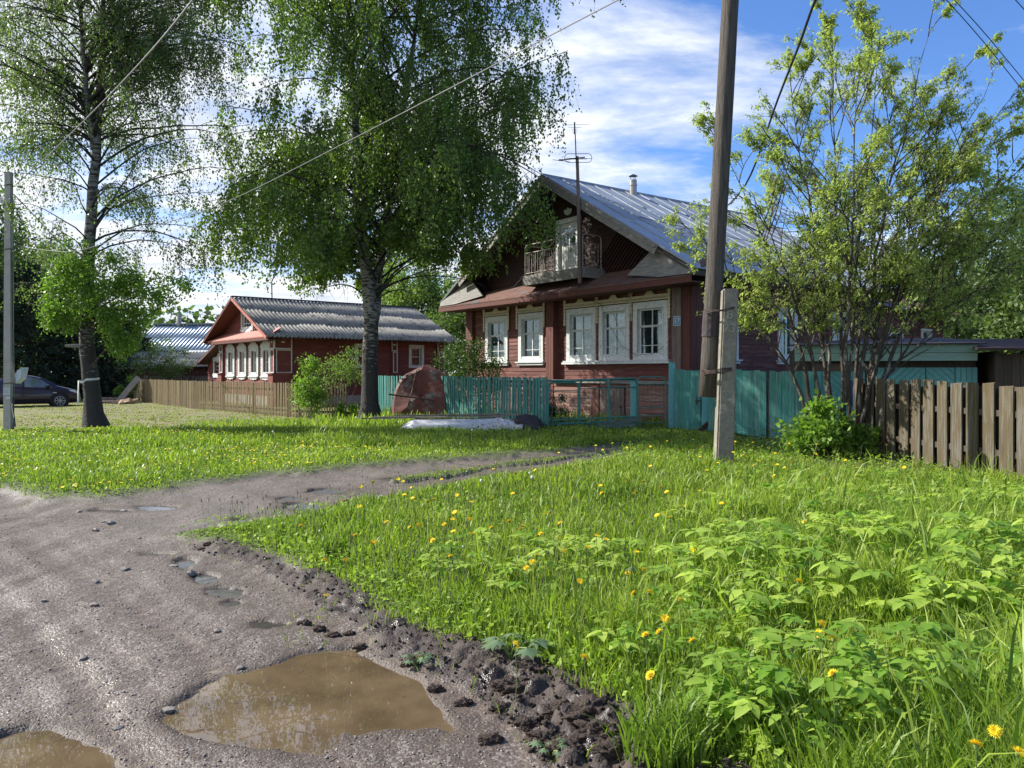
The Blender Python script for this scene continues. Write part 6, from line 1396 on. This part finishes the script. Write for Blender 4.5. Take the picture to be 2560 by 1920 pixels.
def birch(name, label, base, stems, env, nl, leafm, bark, leafL, strands=5, nleaf=14, zmin=4.0, sub=7, dens=None, twl=(.5,1.5), thick=True, group=None, lobes=None, zr_=0.0):
    """stems: list of (points, r0, r1) relative to base; env(z) -> (centre x, centre y, rx, ry)"""
    T = Tree(name, label, base, group=group)
    for (pts, r0, r1) in stems:
        m = len(pts); P = []; Rr = []
        N_ = 26
        for i in range(N_+1):
            t = i/N_; P.append(interp(pts, t)+Vector((random.gauss(0,.012),random.gauss(0,.012),0))); rr = r0+(r1-r0)*t; z = P[-1].z
            if r0 > .2 and z < 1.2: rr += r0*.55*max(0, (0.9-z)/.9)**2.2
            Rr.append(rr)
        T.limb(P, Rr, 18, jit=.03)
        for i in range(nl):
            t = random.uniform(.0, 1)**.85; p = interp(pts, t)
            if p.z < zmin-.8: continue
            cx, cy, rx, ry = env(p.z); az = i*2.399+random.uniform(-.5,.5); ex, ey = cx+rx*math.cos(az), cy+ry*math.sin(az); tgt = Vector((ex-p.x, ey-p.y, 0)); L = tgt.length*random.uniform(.75,1.05)
            if L < .4: continue
            d = (tgt.normalized()+Vector((0,0,random.uniform(.5,1.9)))).normalized(); lp_ = curve(p, d, L*1.2, 8, .125, .09); r = .008+.0085*L
            T.limb(lp_, [r*(1-.85*k/8) for k in range(9)], 5, thin=.6)
            for j in range(sub+int(L)):
                u = random.uniform(.22,1.0); b = interp(lp_, u); dd = (lp_[min(int(u*8)+1,8)]-lp_[max(int(u*8)-1,0)]).normalized(); dd = (dd+Vector((random.gauss(0,.6),random.gauss(0,.6),random.gauss(.0,.35)))).normalized(); sl = random.uniform(.35,1.0)*(.5+.16*L); sp_ = curve(b, dd, sl, 5, .20, .12)
                T.limb(sp_, [.009*(1-.7*k/5) for k in range(6)], 3, thin=1.0); vv = random.uniform(.2,.8)
                for h in range(strands):
                    s0 = interp(sp_, random.uniform(.15,1)); l = random.uniform(*twl); hd = Vector((random.gauss(0,.28),random.gauss(0,.28),-1)).normalized()
                    zl_ = zmin+zr_*min(1, max(0, s0.x+.3))+.8*max(0, 1-math.hypot(s0.x, s0.y)/2.6)
                    if s0.y < 0 and abs(s0.x-p.x) < .55 and random.random() < .6: continue
                    if s0.z < zl_: continue
                    if s0.z-l < zl_: l = max(.15, s0.z-zl_+random.uniform(-.3,.4))
                    if random.random() < .5: T.t.tube([s0, s0+hd*l*.5, s0+hd*l*.98+Vector((0,0,-.02))], .0035, 3, cap=False)
                    twig_leaves(T, s0, hd, l, int(nleaf*(.4+l*.7)), .05, .05, vv)
    print(name, 'leaves', sum(len(p) for p in T.P)); T.finish(bark, leafm, leafL, .78, fold=.15)
    return T
# centre birch: two stems splitting above the base
Bc = ((923-1280)/1920*24.3, 24.3)
def rel(px, py, y, base): p = at(px, py, y); return Vector((p.x-base[0], p.y-base[1], p.z))
s1 = [Vector((0,0,-.1)), rel(798,800,24.3,Bc), rel(803,700,24.3,Bc), rel(795,620,24.25,Bc), rel(780,500,24.2,Bc), rel(770,400,24.2,Bc), rel(765,250,24.3,Bc), rel(757,100,24.4,Bc), rel(752,-100,24.5,Bc), rel(758,-280,24.5,Bc)]
s2 = [Vector((.05,.1,1.8)), rel(806,720,24.45,Bc), rel(815,640,24.5,Bc), rel(824,540,24.6,Bc), rel(838,440,24.7,Bc), rel(855,330,24.9,Bc), rel(880,180,25.1,Bc), rel(905,20,25.3,Bc), rel(920,-180,25.4,Bc)]
def env_c(z):
    # crown widest on the right at mid height
    t = (z-3.5)/13.5; rx = np.interp(z, [2.5,4,5.5,8,11,14,16,18], [3.4,4.3,4.75,5.15,5.3,6.0,5.0,2.0]); cx = np.interp(z, [4,5.5,8,11,14,17], [-.3,.0,.55,.85,.5,.3]); return float(cx), -.2, float(rx), float(rx)*.72
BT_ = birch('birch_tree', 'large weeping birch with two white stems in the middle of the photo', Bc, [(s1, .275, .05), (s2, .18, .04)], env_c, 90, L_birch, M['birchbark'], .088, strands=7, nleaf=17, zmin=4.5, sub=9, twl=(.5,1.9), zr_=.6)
# left birch
Bl = ((243-1280)/1920*21.3, 21.3)
s1 = [Vector((0,0,-.1)), rel(196,840,21.3,Bl), rel(188,760,21.3,Bl), rel(190,650,21.3,Bl), rel(190,560,21.3,Bl), rel(198,450,21.3,Bl), rel(208,330,21.3,Bl), rel(213,220,21.4,Bl), rel(220,120,21.4,Bl), rel(222,0,21.5,Bl), rel(225,-150,21.5,Bl)]
s2 = [rel(205,330,21.3,Bl), rel(190,250,21.2,Bl), rel(180,120,21.1,Bl), rel(172,0,21.0,Bl), rel(165,-120,21.0,Bl)]
def env_l(z):
    rx = np.interp(z, [2.5,4,6,8,11,13,15], [1.6,2.3,3.0,3.6,3.2,2.4,1.0]); cx = np.interp(z, [3,6,9,14], [.5,.3,.1,.3]); return float(cx), 0, float(rx), float(rx)*.8
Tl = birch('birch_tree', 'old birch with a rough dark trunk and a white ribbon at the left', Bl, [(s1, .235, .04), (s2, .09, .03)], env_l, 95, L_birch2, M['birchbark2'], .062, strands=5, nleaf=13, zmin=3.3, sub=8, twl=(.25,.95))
# leafy suckers low on the trunk of the left birch
sk = thing('birch_suckers', 'bright leafy shoots growing from the lower trunk of the left birch', 'shoots', (Bl[0], Bl[1], 0)); 
Pp = []; 
for (px, py, rx, rz, n) in ((268,650,1.0,.5,3400),(262,700,.45,.55,1900),(265,755,.32,.3,900),(150,640,.62,.75,3600),(130,690,.4,.3,1100),(225,600,.9,.6,2600),(330,620,.95,.38,1900),(175,560,.7,.5,1800)):
    c = at(px, py, 20.9)-Vector((Bl[0],Bl[1],0)); nc = max(10, n//50); cl = rng.normal(0,1,(nc,3)); cl = cl/np.maximum(1,np.linalg.norm(cl,axis=1,keepdims=True)/1.0)*np.array([rx,rx*.8,rz])+np.array(tuple(c)); kk = rng.integers(0,nc,n); Pp.append(cl[kk]+rng.normal(0,.10,(n,3)))
Pp = np.concatenate(Pp); Dd = rng.normal(size=Pp.shape); Dd[:,2] -= .5; l = .07*rng.uniform(.7,1.3,len(Pp)); leaf_mesh('leaves', Pp, Dd, l, l*.75, L_bush, sk, v=.3+.5*rng.random(len(Pp)))
q = MB()
for (px, py) in ((268,650),(262,740),(150,640),(330,620),(225,600),(130,680),(350,600),(300,640)): c = at(px, py, 20.9)-Vector((Bl[0],Bl[1],0)); b_ = rel(190,py+60,21.2,Bl); q.tube([b_, b_.lerp(c,.5)+Vector((0,0,.15)), c], [.03,.02,.008], 5)
q.build('branches', M['twig'], sk)
q = MB(); c = rel(192,822,21.3,Bl); zc = c.z; x_ = c.x; pts = [(x_+.262*math.cos(a), .262*math.sin(a), zc+.02*math.sin(a)+ (.05 if math.cos(a)>0 else -.02)*1) for a in np.linspace(0,2*math.pi,20)]; v = []
for p in pts: v += [(p[0],p[1],p[2]-.03),(p[0],p[1],p[2]+.03)]
q.add(v, [(2*i,2*i+2,2*i+3,2*i+1) for i in range(19)]); q.hexa([(x_-.205,-.20,zc-.62),(x_-.145,-.215,zc-.62),(x_-.145,-.225,zc),(x_-.21,-.17,zc),(x_-.205,-.205,zc-.62),(x_-.145,-.22,zc-.60),(x_-.145,-.23,zc),(x_-.21,-.175,zc)]); rb = q.build('ribbon', M['ribbon'], None, loc=(Bl[0],Bl[1],0)); tag(rb, 'white cloth ribbon tied around the left birch trunk', 'ribbon')
q = MB(); b_ = rel(186,755,21.2,Bl); q.tube([b_, b_+Vector((-.28,-.06,.02)), b_+Vector((-.52,-.08,.02))], [.06,.05,.045], 7, jit=.1); q.build('sawn_stub', M['greyboard'], Tl.root)

# multi-stemmed bird cherry
Bm = ((2105-1280)/1920*14.4, 14.5)
T = Tree('bird_cherry_tree', 'multi-stemmed bird cherry with sparse yellow-green leaves at the right', Bm)
Cc = Vector(((2105-1280)/1920*14.4-Bm[0]+.12, 0, 5.15)); ER = Vector((3.6, 2.9, 3.4))
tips = []
stemt = [(1905,330),(1830,180),(1700,560),(1770,120),(2290,60) ,(2170,300),(2050,110),(1960,90),(1600,330),(1860,60),(2110,480),(2000,250)]
stemt = [(1905,100,0),(1795,60,.4),(1620,420,-.5),(1700,170,.3),(2010,70,.2),(2130,300,-.2),(2080,160,.8),(1850,200,-1.1),(1500,520,.2),(1930,330,1.4),(2170,500,.3),(1740,300,1.2),(2040,400,-1.0),(2215,610,.1),(2215,330,.3),(1560,330,.3),(2150,150,.2)]
def grow(p, d, L, r, lev):
    n = 6 if lev < 2 else 4; pts = curve(p, d, L, n, -.02 if lev < 2 else .03, .085); rs = [r*(1-.62*k/n) for k in range(n+1)]
    T.limb(pts, rs, 6 if lev < 1 else (5 if lev < 2 else 3), thin=0)
    if lev >= 3: tips.append((pts, lev)); return
    nk = (10,8,5)[lev]
    for k in range(nk):
        u = random.uniform(.30,1); b = interp(pts, u); dd = (pts[-1]-pts[0]).normalized(); out = (b-Cc); out.z *= .4; out.normalize()
        nd = (dd*.75+out*.5+Vector((random.gauss(0,.42),random.gauss(0,.42),random.gauss(.12,.30)))).normalized(); ln = L*random.uniform(.28,.50)*(1.15-.35*u)
        e = b+nd*ln; q_ = e-Cc; f = math.sqrt((q_.x/ER.x)**2+(q_.y/ER.y)**2+(q_.z/ER.z)**2)
        if f > 1.12: ln *= .5
        if e.z < 2.3: continue
        grow(b, nd, ln, r*(.40 if lev == 0 else .5)*(1-.4*u)+.002, lev+1)
    tips.append((pts[-3:], lev))
for i, (px, py, dy) in enumerate(stemt):
    e = at(px, py, 14.5+dy)-Vector((Bm[0],Bm[1],0)); low_ = py > 550; b_ = Vector((max(-.42,min(.42,e.x*.16))+random.uniform(-.1,.1), random.uniform(-.14,.14), 1.9 if low_ else -.05)); m1 = b_.lerp(e,.30); m1.x = b_.x+(e.x-b_.x)*(.3 if low_ else .05)+random.gauss(0,.05); m1.y *= .7
    m2 = b_.lerp(e,.6); m2.x = b_.x+(e.x-b_.x)*.38+random.gauss(0,.06); pts = []
    ctl = [b_, m1, m2, e]
    for t in np.linspace(0,1,15):
        a_ = (1-t)**3; pts.append(b_*a_+m1*3*t*(1-t)**2+m2*3*t*t*(1-t)+e*t**3+Vector((random.gauss(0,.022),random.gauss(0,.022),0)))
    r0 = .022 if low_ else random.uniform(.042,.066); T.limb(pts, [r0*(1-.93*(k/14)**.85) for k in range(15)], 9, jit=.07)
    for k in range(15):
        u = 1-.70*random.random()**1.25; b2 = interp(pts, u); dd = (pts[min(int(u*14)+1,14)]-pts[max(int(u*14)-1,0)]).normalized(); az = random.uniform(0,6.28); out = Vector((math.cos(az)*1.0, math.sin(az)*.8, 0))
        nd = (dd*.55+out*(.75-.3*u)+Vector((0,0,random.uniform(-.05,.4)))).normalized(); grow(b2, nd, random.uniform(1.0,1.9)*(1.25-.6*u), .012*(1.3-.6*u)+.003, 1)
    tips += [(pts[-3:], 3)]*2+[(pts[-6:-2], 3)]
for pts, lev in tips:
    e = pts[-1]; n_ = 1+(lev >= 3)*2
    for c_ in range(n_):
        p0 = e if c_ == 0 else interp(pts, random.uniform(.3,.8)); dens_ = float(fbm(np.array([p0.x*.8+9]), np.array([p0.z*.8+p0.y]))[0])
        if dens_ < .30 or random.random() < .25: continue
        m = random.randint(2,5); P_ = np.array(tuple(p0))+rng.normal(0,.03,(m,3)); az = rng.uniform(0,6.28,m); D_2 = np.stack([np.cos(az), np.sin(az), rng.uniform(-1.1,.1,m)], -1); T.P.append(P_); T.D.append(D_2); T.v.append(np.clip(random.uniform(.15,.85)+rng.normal(0,.1,m),0,1))
T.finish(M['cherrybark'], L_cherry, .066, .46, shape=8, droop=.25, fold=.1, up=np.array([0,0,1.5]))

def bush(name, label, x, y, rx, ry, h, n, L, matl, base_z=0.0, clumps=26, v0=.5, cat='bush', stems=8, spread=.10, wl=.6, group=None, zc=None, trunk=None, bark=None, down=.2):
    t = thing(name, label, cat, (x, y, 0), 0, group); c = rng.normal(0,1,(clumps,3)); c = c/np.linalg.norm(c,axis=1,keepdims=True)*(rng.random((clumps,1))**.45); zc = base_z+(h-base_z)/2 if zc is None else zc
    C_ = c*np.array([rx, ry, (h-base_z)/2])+np.array([0,0,zc]); k = rng.integers(0, clumps, n); s = spread*(rx+ry+h-base_z)/3*rng.uniform(.7,1.3,(clumps,1)); P_ = C_[k]+rng.normal(0,1,(n,3))*s[k]; P_[:,2] = np.maximum(P_[:,2], .03); D2 = rng.normal(size=(n,3))+unit(P_-np.array([0,0,zc]))*.6; D2[:,2] -= down; l = L*rng.uniform(.6,1.35,n)
    leaf_mesh('crown' if trunk else 'leaves', P_, D2, l, l*wl, matl, t, v=v0+rng.normal(0,.16,n)+(rng.random(clumps)[k]-.5)*.5)
    q = MB()
    if trunk: q.tube([(0,0,0),(random.uniform(-.2,.2),0,h*.3),(random.uniform(-.3,.3),0,h*.6),(0,0,h*.95)], [trunk,trunk*.8,trunk*.5,trunk*.12], 7)
    for i in range(stems): p = C_[rng.integers(0,clumps)]; st_ = (0,0,zc*.55*random.uniform(.4,1)) if trunk else (random.uniform(-.15,.15)*rx, random.uniform(-.15,.15)*ry, 0); q.tube([st_, (p[0]*.55,p[1]*.55,(p[2]+st_[2])*.5+.1), tuple(p)], [(trunk or .02)*.4,(trunk or .02)*.25,.006], 5)
    q.build('trunk' if trunk else 'stems', bark or M['twig'], t); return t
bx2 = lambda px, y: (px*1.15732-1280)/1920*y
bush('bush', 'bright green shrub growing through the brown fence left of the centre birch', bx2(668,25.0), 25.0, .40, .40, 2.05, 3000, .085, L_bush, clumps=30, v0=.6, spread=.13)
bush('bush', 'pale leafy shrub behind the fence in front of the small red house', bx2(742,28), 28.0, .8, .6, 2.55, 2400, .075, L_far, base_z=.8, clumps=34, v0=.5, spread=.12)
bush('bush', 'dark green rose bush between the teal fence and the big house', bx2(1010,27.5), 27.6, 1.15, .9, 2.75, 9000, .075, L_dark, base_z=.2, clumps=46, v0=.55, spread=.12)
bush('bush', 'small weedy bush at the foot of the fence beside the birch trunk', bx2(752,24.9), 24.8, .55, .3, .72, 900, .08, L_bush, clumps=14, v0=.4)
bush('bush', 'small dark shrub behind the left end of the tube gate', bx2(1203,21.9), 22.0, .38, .4, .95, 1300, .06, L_dark, clumps=16, v0=.6)
bush('bush', 'leafy bush at the foot of the bird cherry stems', bx2(1775,14.0), 13.9, .62, .5, 1.05, 2600, .105, L_bush, clumps=30, v0=.72, spread=.14)
bush('bush', 'darker low growth right of the bird cherry bush', bx2(1850,13.9), 13.9, .6, .45, .62, 1700, .09, L_bush, clumps=18, v0=.3)
bush('bush', 'pale shrub between the slate roofed shed and the brown fence', bx2(342,43), 43.0, 2.0, 1.2, 3.4, 4200, .11, L_far2, base_z=.8, clumps=40, v0=.7, spread=.10)
bush('bush', 'dark bush in the yard behind the board fence', 9.4, 13.2, .9, .8, 1.25, 3000, .08, L_dark, clumps=30)
bush('bush', 'dark bush at the right edge behind the board fence', 9.3, 10.4, .9, .9, 1.25, 3000, .08, L_dark, clumps=30)
bush('bush', 'ivy-like green growth by the leaning grey board', bx2(275,39), 39.2, .8, .5, 1.3, 1500, .09, L_bush, clumps=16, v0=.3)
def spruce(label, x, y, h, r, n=9000, L=.26):
    t = thing('spruce_tree', label, 'tree', (x, y, 0), 0, 'dark trees behind the car'); q = MB(); q.tube([(0,0,0),(0,0,h*.5),(0,0,h)], [.22,.13,.02], 8); Pl = []; Dl = []
    tiers = int(h*3.2)
    for i in range(tiers):
        z = .35+(h-.5)*i/tiers; rr = r*(1-i/tiers)**.8+.15
        for k in range(max(5,int(rr*6))):
            a = random.uniform(0,6.28); l = rr*random.uniform(.7,1.1); d = Vector((math.cos(a), math.sin(a), 0)); e = d*l+Vector((0,0,z-.22*l)); q.tube([(0,0,z), tuple(d*l*.6+Vector((0,0,z-.02*l))), tuple(e)], [.03,.018,.006], 3, cap=False)
            m = int(n/(tiers*max(5,rr*6))*(l/rr*1.2))+4; u = rng.random(m)**.7; P_ = np.outer(u, np.array([d.x*l, d.y*l, -.22*l]))+np.array([0,0,z])+rng.normal(0,.10,(m,3))*np.array([1,1,.6]); Pl.append(P_); D2 = np.tile([d.x,d.y,-.35],(m,1))+rng.normal(0,.5,(m,3)); Dl.append(D2)
    q.build('trunk', M['spruce_bark'], t); P_ = np.concatenate(Pl); l = L*rng.uniform(.6,1.3,len(P_)); leaf_mesh('crown', P_, np.concatenate(Dl), l, l*.3, L_spruce, t, v=rng.random(len(P_)))
for i, (px, y, h, r) in enumerate(((60,44,8.2,3.1),(-60,42,10,3.2),(150,46,6.6,2.8),(225,46,5.6,2.6),(285,49,5.2,2.3))):
    spruce(['dark spruce behind the roof of the car','tall dark spruce at the left edge','dark spruce just left of the left birch trunk','low dark spruce right of the left birch trunk','small dark spruce before the blue roofed house'][i], bx2(px,y), y, h, r, n=10000)
G_ = 'broadleaved trees in the background'
bgt = [(30,50,13.5,3.4,'tall pale tree rising behind the spruces at the left edge',L_far2,.5),(-70,46,12.5,3.4,'leafy tree just outside the left edge',L_far2,.4),(100,56,11,3.2,'tree behind the left birch trunk',L_far2,.5),
       (900,62,13.2,3.0,'light green birch far behind the two houses',L_far,.6),(965,60,10.8,2.6,'light birch showing between the houses, right one',L_far,.5),(850,64,10.6,2.2,'slender light birch left of the others behind the houses',L_far,.7),(1010,52,7.5,2.6,'lower green tree against the corner of the big house',L_far2,.7),
       (1835,46,14.0,2.6,'narrow dark tree behind the bird cherry crown',L_far2,.4),(1770,50,12,2.4,'dim tree behind the big house roof',L_far2,.4),(2080,40,9.6,2.6,'green tree right of the house extension',L_far2,.6),(2160,44,13.0,3.2,'tall green tree at the right edge',L_far2,.5),(2270,40,10.5,3.4,'tree beyond the right edge',L_far2,.4),(2010,52,9.2,2.6,'pale tree far behind the tar paper roof',L_far,.3),(2230,30,5.6,2.4,'low leafy tree over the weathered shed roof',L_far2,.8)]
for (px, y, h, r, lb, mt, v0) in bgt: bush('broadleaf_tree', lb, bx2(px,y), y, r, r, h, 11000, .15+.0015*y, mt, base_z=h*.16, clumps=85, v0=v0, cat='tree', stems=24, spread=.075, trunk=.16, bark=M['birchbark2'] if False else M['spruce_bark'], group=G_)
# distant wood closing the horizon
Xs = rng.uniform(-160,170,52000); Ys = rng.uniform(95,125,52000); hh = 7+5*fbm(Xs*.05, Ys*.05); P_ = np.stack([Xs, Ys, rng.random(52000)*hh], -1); D2 = rng.normal(size=P_.shape); l = rng.uniform(.5,1.1,52000)
tag(leaf_mesh('distant_wood', P_, D2, l, l*.8, L_far2, v=rng.random(52000)), 'far wood closing the horizon behind the village', kind='stuff')
